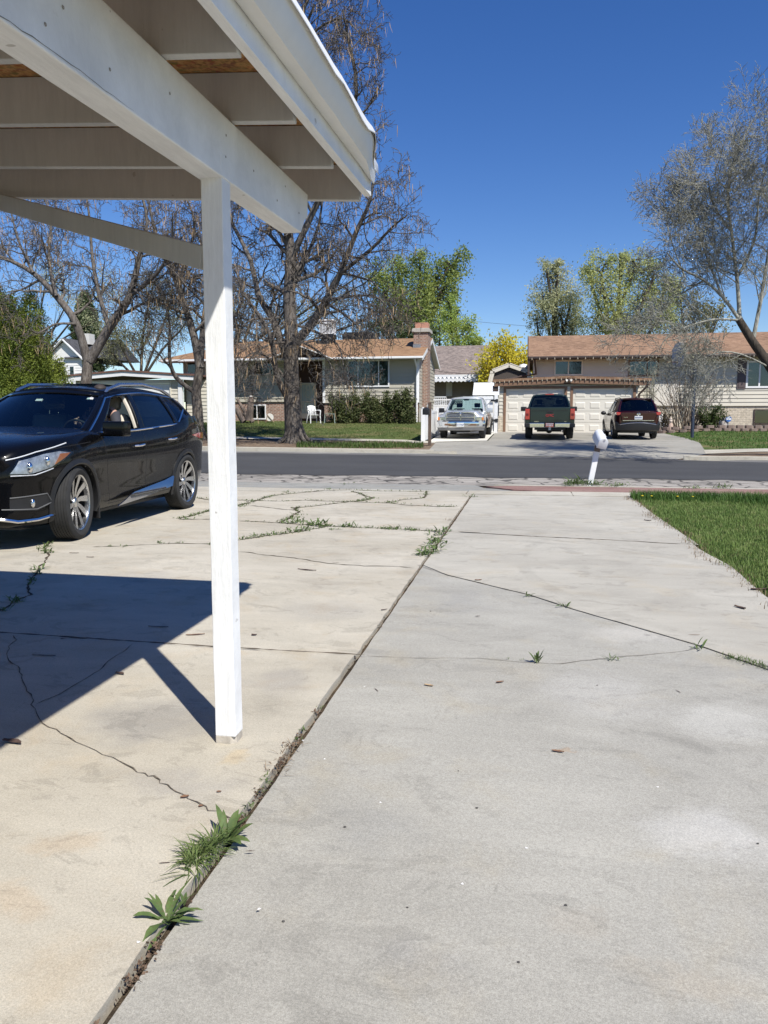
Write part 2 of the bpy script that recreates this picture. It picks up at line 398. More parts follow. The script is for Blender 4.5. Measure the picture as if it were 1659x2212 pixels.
def drape(name, poly, off, mat, cell=.5, kind='structure', skirt=0.0, jit=0.0, seed=1):
    """polygon laid over the sloping ground"""
    bm = bmesh.new()
    pl = densify(poly, .25, jit, seed) if jit else poly
    f = bm.faces.new([bm.verts.new((x, y, 0)) for x, y in pl])
    xs = [p[0] for p in pl]; ys = [p[1] for p in pl]
    for ax, lo, hi in ((0, min(xs), max(xs)), (1, min(ys), max(ys))):
        c = cell if hi-lo < 60 else 1.5
        k = math.ceil(lo/c)
        while k*c < hi:
            co = [0, 0, 0]; no = [0, 0, 0]; co[ax] = k*c; no[ax] = 1
            bmesh.ops.bisect_plane(bm, geom=bm.verts[:]+bm.edges[:]+bm.faces[:], plane_co=co, plane_no=no, dist=1e-5); k += 1
    for v in bm.verts: v.co.z = gz(v.co.x, v.co.y)+off
    if skirt:
        be = [e for e in bm.edges if len(e.link_faces) == 1]
        r = bmesh.ops.extrude_edge_only(bm, edges=be)
        for v in [g for g in r['geom'] if isinstance(g, bmesh.types.BMVert)]: v.co.z -= skirt
    bmesh.ops.recalc_face_normals(bm, faces=bm.faces)
    if sum(f.normal.z for f in bm.faces) < 0: bmesh.ops.reverse_faces(bm, faces=bm.faces)
    me = bpy.data.meshes.new(name); bm.to_mesh(me); bm.free(); me.materials.append(mat); cube_uv(me)
    o = bpy.data.objects.new(name, me); COL.objects.link(o); return tag(o, kind=kind)

def sp(px, py, rx, ry, c, s): g = G(px, py); return (g.x, g.y, rx, ry, c, s)
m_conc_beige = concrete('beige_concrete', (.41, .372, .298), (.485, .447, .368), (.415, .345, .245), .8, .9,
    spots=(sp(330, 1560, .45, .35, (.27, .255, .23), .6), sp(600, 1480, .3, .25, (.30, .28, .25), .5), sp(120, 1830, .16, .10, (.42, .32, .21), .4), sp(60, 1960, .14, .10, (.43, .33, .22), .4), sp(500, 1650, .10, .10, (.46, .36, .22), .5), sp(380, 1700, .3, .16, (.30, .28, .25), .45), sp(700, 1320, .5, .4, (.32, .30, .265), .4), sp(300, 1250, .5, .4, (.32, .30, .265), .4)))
m_conc_grey = concrete('grey_concrete', (.325, .310, .270), (.380, .364, .318), (0.374, 0.332, 0.249), .6, 1.2,
    spots=(sp(1540, 1800, .30, .22, (.50, .485, .45), .6), sp(1480, 2120, .22, .10, (.38, .33, .255), .38), sp(1250, 2010, .12, .08, (.36, .32, .26), .3), sp(991, 2194, .022, .018, (.13, .125, .115), .8), sp(1300, 1500, .4, .5, (.42, .405, .37), .5), sp(1560, 1560, .35, .35, (.47, .455, .41), .55), sp(1000, 1300, .25, .5, (.27, .265, .25), .4), sp(800, 1800, .25, .2, (.28, .275, .255), .4), sp(1210, 1622, .05, .03, (.36, .26, .17), .6), sp(900, 2080, .2, .1, (.28, .27, .25), .35), sp(1380, 1370, .5, .25, (.45, .425, .375), .6), sp(760, 1180, .4, .4, (.45, .42, .36), .4)))
m_conc_far = concrete('pale_concrete', (0.380, 0.355, 0.300), (0.440, 0.414, 0.352), (0.414, 0.361, 0.273), .75, .85,
                      marks=((-2.0, 3.6, 5.6, .09, .13), (-2.4, 3.9, 5.75, .06, .1), (0.0, 8.0, 4.2, .07, .07), (3.4, 7.6, 3.4, .08, .08)))
m_conc_walk = concrete('sidewalk_concrete', (0.404, 0.371, 0.301), (0.473, 0.441, 0.367), (0.414, 0.356, 0.263), .7, .9)
m_conc_street = concrete('gutter_concrete', (0.256, 0.252, 0.230), (0.315, 0.307, 0.273), (0.315, 0.277, 0.207), .7, .9)
m_conc_drive = concrete('old_drive_concrete', (0.286, 0.272, 0.235), (0.345, 0.327, 0.282), (0.315, 0.272, 0.207), .8, .9)
m_conc_pad = concrete('white_pad_concrete', (0.611, 0.584, 0.508), (0.670, 0.643, 0.564), (0.542, 0.495, 0.395), .4, .6)
m_red = concrete('red_strip', (.235, .135, .115), (.28, .175, .15), (.31, .22, .175), 1.0, 1.6)
m_road = asphalt('dark_asphalt', (.058, .058, .059), 0, .1)
m_oldroad = asphalt('old_asphalt', (.30, .275, .24), 1.7, .28)
m_roadedge = asphalt('worn_asphalt', (.135, .13, .125), 0, .2)
m_soil = soil('joint_soil', (.05, .04, .03), (.10, .075, .05))
m_crack = soil('crack_dirt', (.055, .045, .035), (.14, .11, .08), 9); m_crackpale = soil('pale_crack_dirt', (.10, .085, .065), (.24, .20, .155), 14)
m_lawn = soil('lawn_soil', (.045, .07, .02), (.075, .095, .03), 1.2, (.15, .13, .065))
m_lawnfar = soil('far_lawn_turf', (.07, .105, .03), (.10, .125, .042), 1.1, (.17, .15, .07))
m_mulch = soil('bark_soil', (.14, .10, .07), (.22, .165, .115), 2.0)
m_hill = soil('open_ground', (.14, .13, .07), (.10, .12, .045), .05)

# ground to the horizon, a little under every other surface
bm = bmesh.new(); xs = [-1500, -500, -150]+[-60+2*i for i in range(61)]+[150, 500, 1500]; ys = [-300, -40, -12]+[-6+1.0*i for i in range(73)]+[80, 120, 300, 1200, 2600]
gv = [[bm.verts.new((x, y, (gz(x, y) if abs(x) < 200 else gz(0, y))-(.2 if y < 17 else .09))) for x in xs] for y in ys]
for j in range(len(ys)-1):
    for i in range(len(xs)-1): bm.faces.new((gv[j][i], gv[j][i+1], gv[j+1][i+1], gv[j+1][i]))
me = bpy.data.meshes.new('ground'); bm.to_mesh(me); bm.free(); me.materials.append(m_hill)
tag(bpy.data.objects.new('ground', me), kind='structure'); COL.objects.link(bpy.data.objects['ground'])

def gp(*pts): return [tuple(G(*p)[:2]) for p in pts]
def Zm(x0, y0, k):                                  # photo crop pixels -> photo units
    return lambda pts: [(x0+k*a, y0+k*b) for a, b in pts]
SEAM = -.925
soilbed = slab('joint_soil', [(-30, -8), (SEAM+.2, -8), (30, -8), (30, 16.6), (-30, 16.6)], -.028, m_soil, 0)
# ---- our driveway: beige pads left of the seam, grey and pale slabs to its right
jl = gp((0, 1372), (349, 1395), (462, 1403), (603, 1411), (790, 1421)); jl = [(-14, jl[0][1]+.15)]+jl; jl[-1] = (SEAM-.022, jl[-1][1])
def off(pts, d): return [(x, y+d) for x, y in pts]
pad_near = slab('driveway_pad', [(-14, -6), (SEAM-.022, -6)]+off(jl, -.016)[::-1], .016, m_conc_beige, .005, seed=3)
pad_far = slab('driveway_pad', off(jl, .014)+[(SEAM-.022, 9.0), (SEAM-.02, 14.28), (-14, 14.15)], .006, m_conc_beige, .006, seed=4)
dg = gp((897, 1222), (967, 1244), (1144, 1287), (1235, 1317), (1504, 1395), (1573, 1419), (1659, 1449)); dg = dg+[(4.5, 2.75), (9, .9)]
dg[0] = (SEAM+.01, dg[0][1])
s_grey = slab('driveway_slab', [(SEAM+.018, -6), (9, -6)]+off(dg, -.006)[::-1][0:len(dg)], .004, m_conc_grey, .003, seed=5)
jf = gp((987, 1150), (1149, 1160), (1311, 1167.5), (1473, 1177)); jf[0] = (SEAM+.02, jf[0][1]); jf[-1] = (1.93, jf[-1][1])
gx = [(2.02, 3.72), (1.93, 5.2), (1.89, 6.35), (1.95, 7.6), (1.87, 8.6), (1.93, 9.6)]
s_mid = slab('driveway_slab', off([p for p in dg if p[0] < 2.0], .006)+[(2.0, 3.78)]+gx[1:]+off(jf, -.016)[::-1], .008, m_conc_far, .004, seed=6)
s_far = slab('driveway_slab', off(jf, .016)+[(1.9, 12), (1.93, 14.28), (SEAM+.02, 14.28)], .006, m_conc_far, .004, seed=8)

def crack(parent, pts, w=.012, z=.022, seed=1, jit=.018):
    """irregular dirt-filled crack through the photo points pts"""
    r = random.Random(seed); g = [G(*p) for p in pts]; path = []
    for a, b in zip(g, g[1:]):
        n = max(2, int((b-a).length/.05)); d = b-a; nn = Vector((-d.y, d.x, 0)).normalized(); q = 0
        for i in range(n):
            q = q*.75+r.uniform(-jit, jit)*.6; path.append(a+d*i/n+nn*q*min(1, 4*min(i, n-i)/n))
    path.append(g[-1]); v = []
    for i, p in enumerate(path):
        d = (path[min(i+1, len(path)-1)]-path[max(0, i-1)]).normalized(); nn = Vector((-d.y, d.x, 0))
        ww = w*r.uniform(.35, 1.3)*(.15 if i in (0, len(path)-1) else 1)
        v += [(*(p+nn*ww/2)[:2], z), (*(p-nn*ww/2)[:2], z)]
    b = MB(); b.add(v, [(2*i, 2*i+1, 2*i+3, 2*i+2) for i in range(len(path)-1)])
    return b.build('crack', m_crackpale if w < .01 else m_crack, parent, fix=False)
zA = Zm(384, 905.2, .463); zB = Zm(0, 1152, .3637); zC = Zm(164.6, 1536, .3307)
C1 = zA([(285,478),(470,487),(540,492),(660,497),(760,505),(940,512),(1060,517),(1150,523),(1220,528)])
C2 = zA([(285,567),(350,558),(450,543),(520,535),(600,522),(680,507),(720,500)])
C3 = zA([(285,622),(330,625),(400,637),(480,645),(560,655),(640,668),(700,677),(780,684),(870,690),(960,690),(1030,692),(1100,700)])
C4 = zA([(285,405),(330,392),(390,375),(440,360),(520,350),(600,343),(680,335),(800,332),(920,337),(1050,338),(1150,340)])
C5 = zA([(90,370),(150,380),(280,380),(380,383),(480,385),(600,381),(760,387),(870,390),(1000,395),(1080,405),(1200,410),(1310,412)])
C6 = zA([(570,435),(545,425),(560,415),(640,408),(740,395),(800,388),(860,384),(910,370),(870,360),(850,350),(810,338)])
C7 = zA([(570,435),(530,455),(515,468),(470,486)])
C8 = zA([(330,405),(400,412),(480,422),(550,428)])
C9 = zA([(960,393),(1000,388),(1050,378),(1150,370),(1160,345),(1163,338)])
C10 = zA([(0,467),(60,455),(110,440),(150,430),(285,405)])
C11 = zA([(0,470),(150,470),(285,476)])
C12 = zA([(-400,600),(0,583),(150,585),(285,567)])
C15 = zB([(320,45),(260,90),(290,130),(270,180),(230,215),(190,270),(165,330),(190,370),(100,410),(50,440),(-60,480)])
C16 = zB([(80,622),(100,650),(50,690),(45,750),(70,790),(110,810),(130,880),(160,960),(185,1040),(220,1095)])+zC([(-180,130),(-60,190),(0,230),(130,285),(240,330),(330,380),(400,430),(470,455),(525,465),(545,500),(620,535),(700,575),(790,625),(850,655),(920,685),(1000,730),(1040,748)])
C17 = zB([(790,672),(750,710),(640,780),(560,850),(430,930),(300,1000),(210,1040)])
for i, (c, wd) in enumerate(((C1, .035), (C2, .028), (C3, .016), (C4, .045), (C5, .04), (C6, .05), (C7, .05), (C8, .03), (C9, .04), (C10, .05), (C11, .04), (C12, .02), (C15, .02))):
    crack(pad_far, c, wd, .0095, 20+i, .02)
crack(pad_near, C16, .0065, .0195, 50, .016); crack(pad_near, C17, .005, .0195, 51, .014)
crack(s_grey, [(790,1419),(900,1424),(1036,1424),(1165,1434),(1213,1436),(1278,1428),(1385,1418),(1503,1404)], .0045, .0075, 52, .012)
# ---- walk, red strip, apron and old asphalt along our side of the street
walk = slab('sidewalk', [(SEAM-.1, 14.34), (.9, 14.34), (.9, 15.1), (SEAM-.1, 15.0)], .012, m_conc_walk, .004, seed=9)
for k, (xa, xb) in enumerate(((.915, 2.3), (2.315, 4.4), (4.415, 7), (7.015, 24))):
    slab('sidewalk', [(xa, 14.34), (xb, 14.34), (xb, 15.12), (xa, 15.12)], .012, m_conc_walk, .004, seed=10+k)
slab('sidewalk', [(-24, 14.2), (SEAM-.13, 14.34), (SEAM-.13, 15.0), (-24, 14.95)], .004, m_conc_walk, .008, seed=15)
slab('gutter', [(-24, 14.98), (SEAM+.1, 15.03), (.3, 15.14), (-.8, 15.9), (-1.0, 16.55), (-24, 16.35)], -.012, m_conc_street, .01, seed=16)
red = slab('red_parking_strip', [(-.75, 15.95), (-.2, 15.35), (.3, 15.15), (1.0, 15.135), (24, 15.135), (24, 16.2), (.6, 16.25), (-.3, 16.2)], .014, m_red, .01, seed=17)
slab('kerb', [(-.6, 16.3), (.6, 16.27), (24, 16.22), (24, 16.42), (.6, 16.45), (-.5, 16.48)], .018, m_conc_walk, .006, seed=18)
drape('old_asphalt', [(-60, 16.3), (60, 16.4), (60, 20.4), (-60, 20.4)], -.012, m_oldroad, 1.0)
ED = [(-60+.6*i, 19.62+.16*math.sin(i*1.7)+.1*math.sin(i*.61)) for i in range(201)]
drape('road', ED+[(60, 25.6), (7, 25.6), (-2, 26.3), (-60, 26.9)], .0, m_road, 1.0)
drape('road_edge', [(-60, 26.5), (-2, 25.95), (7, 25.25), (60, 25.25), (60, 25.75), (7, 25.75), (-2, 26.5), (-60, 27.0)], .006, m_roadedge, 1.0)
# ---- far side
FC = [(-60, 27.5), (-12, 27.15), (-2.2, 26.75)]                      # face line of the far kerb, left run
def kerb(path, wd, h0, h1, name='kerb', mat=None):
    pts = []
    for a, b in zip(path, path[1:]):
        n = max(1, int(math.hypot(b[0]-a[0], b[1]-a[1])/1.0))
        pts += [(a[0]+(b[0]-a[0])*i/n, a[1]+(b[1]-a[1])*i/n) for i in range(n)]
    pts.append(path[-1]); b = MB(); v = []
    for i, p in enumerate(pts):
        a_, c_ = pts[max(0, i-1)], pts[min(i+1, len(pts)-1)]; d = Vector((c_[0]-a_[0], c_[1]-a_[1])).normalized(); nx, ny = -d.y, d.x
        zf = gz(p[0]-nx*.15, p[1]-ny*.15)
        v += [(p[0], p[1], zf-.1), (p[0]+nx*.02, p[1]+ny*.02, zf+h0), (p[0]+nx*wd, p[1]+ny*wd, zf+h1), (p[0]+nx*wd, p[1]+ny*wd, zf-.1)]
    n = len(pts)
    fs = [(4*i+k, 4*i+(k+1) % 4, 4*i+4+(k+1) % 4, 4*i+4+k) for i in range(n-1) for k in range(4)]+[(0, 1, 2, 3), tuple(4*(n-1)+k for k in (3, 2, 1, 0))]
    b.add(v, fs); return tag(b.build(name, mat or m_conc_walk), kind='structure')
kerb([(-60, 27.45), (-12, 27.12), (-3.1, 26.78)], .17, .13, .15)
kerb([(-3.1, 26.78), (-2.3, 26.75)], .17, .11, .04)
drape('gutter', [(-60, 26.98), (-2, 26.48), (-1.8, 26.72), (-3, 26.85), (-60, 27.5)], .012, m_conc_street, 1.0)
kerb([(5.0, 25.72), (5.7, 25.62), (9, 25.6), (60, 25.6)], .17, .13, .15)
drape('gutter', [(4.6, 25.7), (7, 25.7), (60, 25.7), (60, 25.6), (9, 25.62), (5.7, 25.66)], .012, m_conc_street, 1.0)
drape('parking_strip', [(-60, 27.55), (-12, 27.22), (-3.0, 26.9), (-3.3, 31.6), (-60, 32.6)], .012, m_mulch, .5)
drape('sidewalk', [(-60, 32.5), (-12, 32.2), (-3.6, 31.5), (-3.6, 32.6), (-12, 33.4), (-60, 33.7)], .022, m_conc_walk, .5)
drape('lawn', [(-60, 33.4), (-12, 33.2), (-4.25, 32.6), (-4.5, 43.2), (-60, 43.2)], .016, m_lawnfar, .5)
drape('driveway', [(-3.35, 26.75), (-2, 26.5), (4.8, 25.75), (5.0, 26.1), (6.2, 28), (7.0, 33.0), (7.1, 36), (6.8, 44), (-1.45, 44), (-1.5, 33.1), (-3.6, 32.0)], .02, m_conc_drive, .5)
drape('parking_pad', [(-3.9, 32.0), (-1.55, 33.2), (-1.5, 43.5), (-4.3, 43.5)], .028, m_conc_pad, .5)
drape('parking_strip', [(4.7, 25.8), (9, 25.77), (60, 25.77), (60, 28.2), (5.8, 28.4)], .010, m_mulch, .5)
drape('sidewalk', [(6.15, 28.0), (60, 27.7), (60, 29.2), (6.4, 29.5)], .026, m_conc_walk, .5)
drape('lawn', [(6.0, 29.3), (60, 29.0), (60, 46), (6.0, 46)], .013, m_lawnfar, .5)
drape('lawn', [(1.9, 6.0), (2.05, 3.7), (2.6, 3.3), (24, 3.3), (24, 14.33), (1.93, 14.33), (1.9, 12)], -.016, m_lawn, .5, seed=2)

crack(pad_near, [(-40, 1369), (349, 1395), (462, 1403), (603, 1411), (788, 1421)], .022, .0190, 70, .003)
crack(s_mid, [(989, 1150), (1149, 1160), (1311, 1167.5), (1471, 1177)], .030, .0105, 71, .01)
crack(s_mid, [(900, 1222), (967, 1244), (1144, 1287), (1235, 1317), (1504, 1395), (1659, 1449)], .008, .0105, 72, .006)
# ================================================================ CARPORT
m_cp = painted_wood('painted_timber', (.80, .80, .785), 1.6)
m_cpshade = painted_wood('shaded_timber_paint', (.50, .49, .465), 1.2)  # same white paint for rafters and brace, underside shade put into its darker colour
t = NT('strand_board'); p = t.objc(); vo = t.n('TexVoronoi', Vector=t.mapping(p, (1, 2.6, 1), rot=(0, 0, .5)), Scale=24)
t.set(t.mix(t.ramp(t.noise(p, 40, 3, .6), .35, .65), t.mix(.6, (.36, .17, .06), vo.outputs['Color'], 'MULTIPLY'), (.50, .27, .10)), .8); m_osb = t.mat
cp = empty('carport', (-1.2, 3.0, 0), 0, 'white painted timber carport with open rafters and a bent gutter above the beige pad', 'carport')
def inv(p): return (p[0]+1.2, p[1]-3.0, p[2])
def cpobj(b, name, mat, bevel=.004, smooth=False, par=cp):
    o = b.build(name, mat, par, smooth, bevel); 
    return o
class LB(MB):
    def build(s, *a, **k):
        s.v = [inv(p) for p in s.v]; return MB.build(s, *a, **k)
def rb(x, y): return 2.543+.027*(y-2.455)+.055*(-1.17-x)       # underside of the rafters
# posts: 89 mm square, one by the seam, its row-mate behind the viewer and two under the far-left beam
def post(x0, y0, ztop, base):
    b = LB(); s = .089; z0 = .018
    prof = [(x0, y0), (x0+s, y0), (x0+s, y0+s), (x0, y0+s)]
    n = 14; v = []; r = random.Random(5)
    for i in range(n+1):
        zz = z0+.03+(ztop-z0-.03)*i/n
        for k, (px, py) in enumerate(prof): v.append((px+r.uniform(-.0012, .0012), py+r.uniform(-.0012, .0012), zz))
    b.add(v, [(4*i+k, 4*i+(k+1) % 4, 4*i+4+(k+1) % 4, 4*i+4+k) for i in range(n) for k in range(4)]+[(3, 2, 1, 0), (4*n, 4*n+1, 4*n+2, 4*n+3)])
    po = cpobj(b, 'post', m_cp, .004)
    b = LB(); c = .022                                         # bare weathered foot with one broken corner
    b.prism([(x0+.001, y0+.001), (x0+s-c, y0+.001), (x0+s-.001, y0+c), (x0+s-.001, y0+s-.001), (x0+.001, y0+s-.001)], z0-.004, z0+.031, 'z')
    f = cpobj(b, 'post_foot', M('bare_grey_wood', (.42, .38, .32), .9, var=.3, vscale=30), .002, par=po)
    return po
p0 = post(-1.262, 2.95, 2.318, True); p1 = post(-1.262, -2.2, 2.2, True)
for (x, y) in ((-6.6, 3.0), (-6.6, -2.2)): post(x, y, 2.55, True)
# main beam over the posts, its end rounded off at the bottom
b = LB(); x0, x1 = -1.272, -1.168
def zb(y): return 2.267+.0355*(y-1.652)
def zt(y): return 2.531+.024*(y-2.1)
ys = [-3.2, 0, 1.65, 2.9, 3.6, 4.02, 4.10, 4.15]
zz = [(zb(y) if y < 4.05 else zb(4.0)+(y-4.02)**.5*.3) for y in ys]
poly = [(y, z) for y, z in zip(ys, zz)]+[(4.155, zt(4.15)), (-3.2, zt(-3.2))]
b.prism(poly, x0, x1, 'x'); cpobj(b, 'beam', m_cp, .005)
b = LB(); b.prism([(-3.2, 2.52), (4.2, 2.68), (4.2, 2.86), (-3.2, 2.70)], -6.62, -6.52, 'x'); cpobj(b, 'beam', m_cp, .005)
b = LB(); b.box(-1.2715, -1.1665, 2.93, 3.05, zb(3)+.0, zb(3)+.085)   # splice plate let into the beam over the post
cpobj(b, 'beam_joint', m_cp, .002)
# rafters
for y in (-2.44, -1.83, -1.22, -.61, 0.0, .61, 1.22, 1.84, 2.455, 3.065, 3.675, 4.30):
    b = LB(); xl, xr = -7.4, -.915
    b.prism([(xl, rb(xl, y)), (xr, rb(xr, y)), (xr, rb(xr, y)+.185), (xl, rb(xl, y)+.185)], y, y+.04, 'y')
    cpobj(b, 'rafter', m_cpshade, .003)
# roof deck and roofing
b = LB()
def dk(x, y, o): return (x, y, rb(x, y)+.187+o)
c4 = [(-7.5, -3.3), (-.90, -3.3), (-.90, 4.40), (-7.5, 4.40)]
b.add([dk(x, y, 0) for x, y in c4]+[dk(x, y, .014) for x, y in c4], [(3, 2, 1, 0), (4, 5, 6, 7), (0, 1, 5, 4), (1, 2, 6, 5), (2, 3, 7, 6), (3, 0, 4, 7)]); cpobj(b, 'roof_deck', m_osb, 0)
b = LB(); c4 = [(-7.52, -3.32), (-.86, -3.32), (-.86, 4.43), (-7.52, 4.43)]
b.add([dk(x, y, .017) for x, y in c4]+[dk(x, y, .026) for x, y in c4], [(3, 2, 1, 0), (4, 5, 6, 7), (0, 1, 5, 4), (1, 2, 6, 5), (2, 3, 7, 6), (3, 0, 4, 7)]); cpobj(b, 'roofing', M('grey_roofing', (.3, .3, .3), .8), 0)
# fascia
def fx(y): return -.876+.007*(y-2.15)
def fz(y): return 2.530+.035*(y-2.15)
b = LB(); ya, yb = -3.3, 4.345; v = []
for y in (ya, 1.0, 2.83, 2.834, yb):
    d = .0015 if y > 2.832 else 0
    v += [(fx(y)-.038, y, fz(y)), (fx(y)+d, y, fz(y)), (fx(y)+d, y, fz(y)+.19), (fx(y)-.038, y, fz(y)+.19)]
b.add(v, [(4*i+k, 4*i+(k+1) % 4, 4*i+4+(k+1) % 4, 4*i+4+k) for i in range(4) for k in range(4)]+[(0, 1, 2, 3), (19, 18, 17, 16)]); cpobj(b, 'fascia', m_cp, .002)
# gutter: pressed metal, outer lip crumpled towards its far end
b = LB(); n = 60; v = []; r = random.Random(3)
GT = lambda y: .80*(1-.72*sstep(3.85, 4.36, y))
prof = [(0.0, .185), (0.0, .082), (.015, .075), (.072, .076), (.085, .095), (.098, .112), (.110, .14), (.122, .165), (.126, .18), (.118, .19), (.108, .182), (.104, .165), (.066, .098), (.012, .09), (.006, .19)]
for i in range(n+1):
    y = ya+(4.34-ya)*i/n
    k = max(0, (y-2.6)/1.74); cr = .012*k*math.sin(i*2.1)+.010*k*r.uniform(-1, 1); dr = -.028*max(0, (y-3.7)/.64)**2
    for (a, c) in prof: v.append((fx(y)+.003+a*GT(y), y, fz(y)+c+(cr*a/.12 if a > .06 else 0)+(dr*a/.12)))
m_ = len(prof)
b.add(v, [(m_*i+k, m_*i+(k+1) % m_, m_*i+m_+(k+1) % m_, m_*i+m_+k) for i in range(n) for k in range(m_)]+[tuple(range(m_)), tuple(m_*n+k for k in range(m_-1, -1, -1))])
gut = cpobj(b, 'gutter', M('gutter_paint', (.74, .72, .67), .35, var=.06, vscale=3), 0, True)
b = LB(); v = []
for i in range(n+1):                                           # thin white drip edge, dog-eared at the end
    y = ya+(4.40-ya)*i/n; k = max(0, (y-2.4)/2.0); d = .018*k*math.sin(i*1.37)+.012*k*r.uniform(-1, 1)
    v += [(fx(y)-.05, y, rb(-.9, y)+.218), (fx(y)+.13*GT(y), y, fz(y)+.206+d*.5-.03*max(0, (y-4)/.4)), (fx(y)+.142*GT(y)+d*.3, y, fz(y)+.172+d-.05*max(0, (y-4)/.4)), (fx(y)+.143*GT(y)+d*.3, y, fz(y)+.165+d-.05*max(0, (y-4)/.4))]
b.add(v, [(4*i+q, 4*i+1+q, 4*i+5+q, 4*i+4+q) for i in range(n) for q in range(3)]); o = cpobj(b, 'drip_edge', m_white, 0, True, gut)
sm = o.modifiers.new('s', 'SOLIDIFY'); sm.thickness = .0015
# knee brace from the post up to the last rafter
a0, a1 = P(437, 530, 3.0), P(437, 583, 3.0); b0, b1 = P(0, 418, 4.18), P(0, 455, 4.18)
ca, cb = (a0+a1)/2, (b0+b1)/2; ca = ca+(ca-cb).normalized()*.02; cb = cb+(cb-ca).normalized()*.25
b = LB(); b.bar(ca, cb, .04, (a0-a1).length*.95); cpobj(b, 'brace', m_cpshade, .003)

r = random.Random(12)                                          # drying checks and nail heads in the beam
for (ya, yb_, zo) in ((1.2, 2.25, .010),):
    b = LB(); n = 26; v = []
    for i in range(n+1):
        y = ya+(yb_-ya)*i/n; w_ = .0009*math.sin(math.pi*i/n)*r.uniform(.4, 1.4)+.0002; zc = zb(y)+zo+.003*math.sin(i*.45)+r.uniform(-.002, .002); v += [(x1+.0012, y, zc-w_), (x1+.0012, y, zc+w_)]
    b.add(v, [(2*i, 2*i+1, 2*i+3, 2*i+2) for i in range(n)]); b.build('timber_check', M('check_grey', (.20, .185, .165), .9), cp, fix=False)
nail = None
for (y, u) in ((1.82, .25), (1.90, .55), (2.12, .3), (2.5, .6), (2.98, .35), (2.99, .7), (3.3, .5), (3.62, .3), (3.75, .72), (3.98, .4)):
    p = (x1+.0008+1.2, y-3.0, zb(y)+(zt(y)-zb(y))*u)
    if nail is None:
        b = MB(); b.lathe([(.001, .0016), (.0042, .0014), (.0052, 0)], (0, 0, 0), 'x', 10); nail = b.build('nail_head', M('rusty_nail', (.30, .27, .23), .7), cp); nail.location = p
    else: c = nail.copy(); COL.objects.link(c); c.parent = cp; c.location = p
# ================================================================ HOUSES ACROSS THE STREET
m_sid_tan = M('tan_siding', (.43, .40, .325), .6, var=.05, vscale=.8)
m_sid_cream = M('cream_siding', (.58, .54, .45), .6, var=.05, vscale=.8)
m_sid_white = M('white_siding', (.74, .73, .70), .6, var=.04, vscale=.8)
m_brickred = brick('red_brown_brick', (.30, .165, .115), (.20, .12, .09), (.40, .36, .31), .22, .085)
m_brickcream = brick('cream_brick', (.58, .51, .40), (.50, .44, .34), (.36, .31, .25), .30, .10)
m_roof_tan = shingles('tan_shingles', (.265, .16, .088), (.20, .118, .068), (.31, .19, .108), .55, .17)
m_roof_brown = shingles('brown_shingles', (.255, .155, .095), (.16, .095, .06), (.31, .195, .125), .6, .20)
m_roof_grey = shingles('grey_shingles', (.20, .16, .14), (.12, .10, .09), (.28, .23, .20), .5, .18)
m_roof_dark = shingles('charcoal_shingles', (.07, .07, .075), (.05, .05, .055), (.10, .10, .11), .5, .18)
m_cream = M('cream_paint', (.70, .65, .54), .5, var=.04, vscale=1)
m_foundation = M('foundation_concrete', (.42, .39, .34), .9, var=.15, bump=.3)
def house_root(name, loc, label, cat):
    return empty(name, loc, 0, label, cat)
class HB(MB):
    """mesh builder in world coordinates for a house standing at root"""
    def __init__(s, root): MB.__init__(s); s.root = root
    def siding(s, x0, x1, z0, z1, y, course=.2, lip=.022):
        n = max(1, round((z1-z0)/course)); c = (z1-z0)/n; lip *= 1.5
        for i in range(n):
            a, b = z0+c*i, z0+c*(i+1)
            s.add([(x0, y-lip, a), (x1, y-lip, a), (x1, y, b), (x0, y, b)], [(0, 1, 2, 3)])
            s.add([(x0, y, a), (x1, y, a), (x1, y-lip, a), (x0, y-lip, a)], [(0, 1, 2, 3)])
        s.box(x0, x1, y+.002, y+.18, z0, z1); return s
    def siding_x(s, y0, y1, z0f, z1f, x, course=.2, lip=.022):
        """side wall facing +X; z0f/z1f give bottom and top at each y"""
        zlo = min(z0f(y0), z0f(y1)); zhi = max(z1f(y) for y in np.linspace(y0, y1, 9)); n = round((zhi-zlo)/course)
        ysam = list(np.linspace(y0, y1, 25))
        for i in range(n):
            a, b = zlo+course*i, zlo+course*(i+1)
            ok = [y for y in ysam if z1f(y) >= b]
            if len(ok) < 2: continue
            ya, yb = min(ok), max(ok)
            s.add([(x+lip, ya, a), (x+lip, yb, a), (x, yb, b), (x, ya, b)], [(0, 1, 2, 3)])
            s.add([(x, ya, a), (x, yb, a), (x+lip, yb, a), (x+lip, ya, a)], [(0, 1, 2, 3)])
        return s
    def put(s, name, mat, parent=None, **k):
        off = Vector(s.root.location); s.v = [tuple(Vector(p)-off) for p in s.v]
        return s.build(name, mat, parent or s.root, **k)
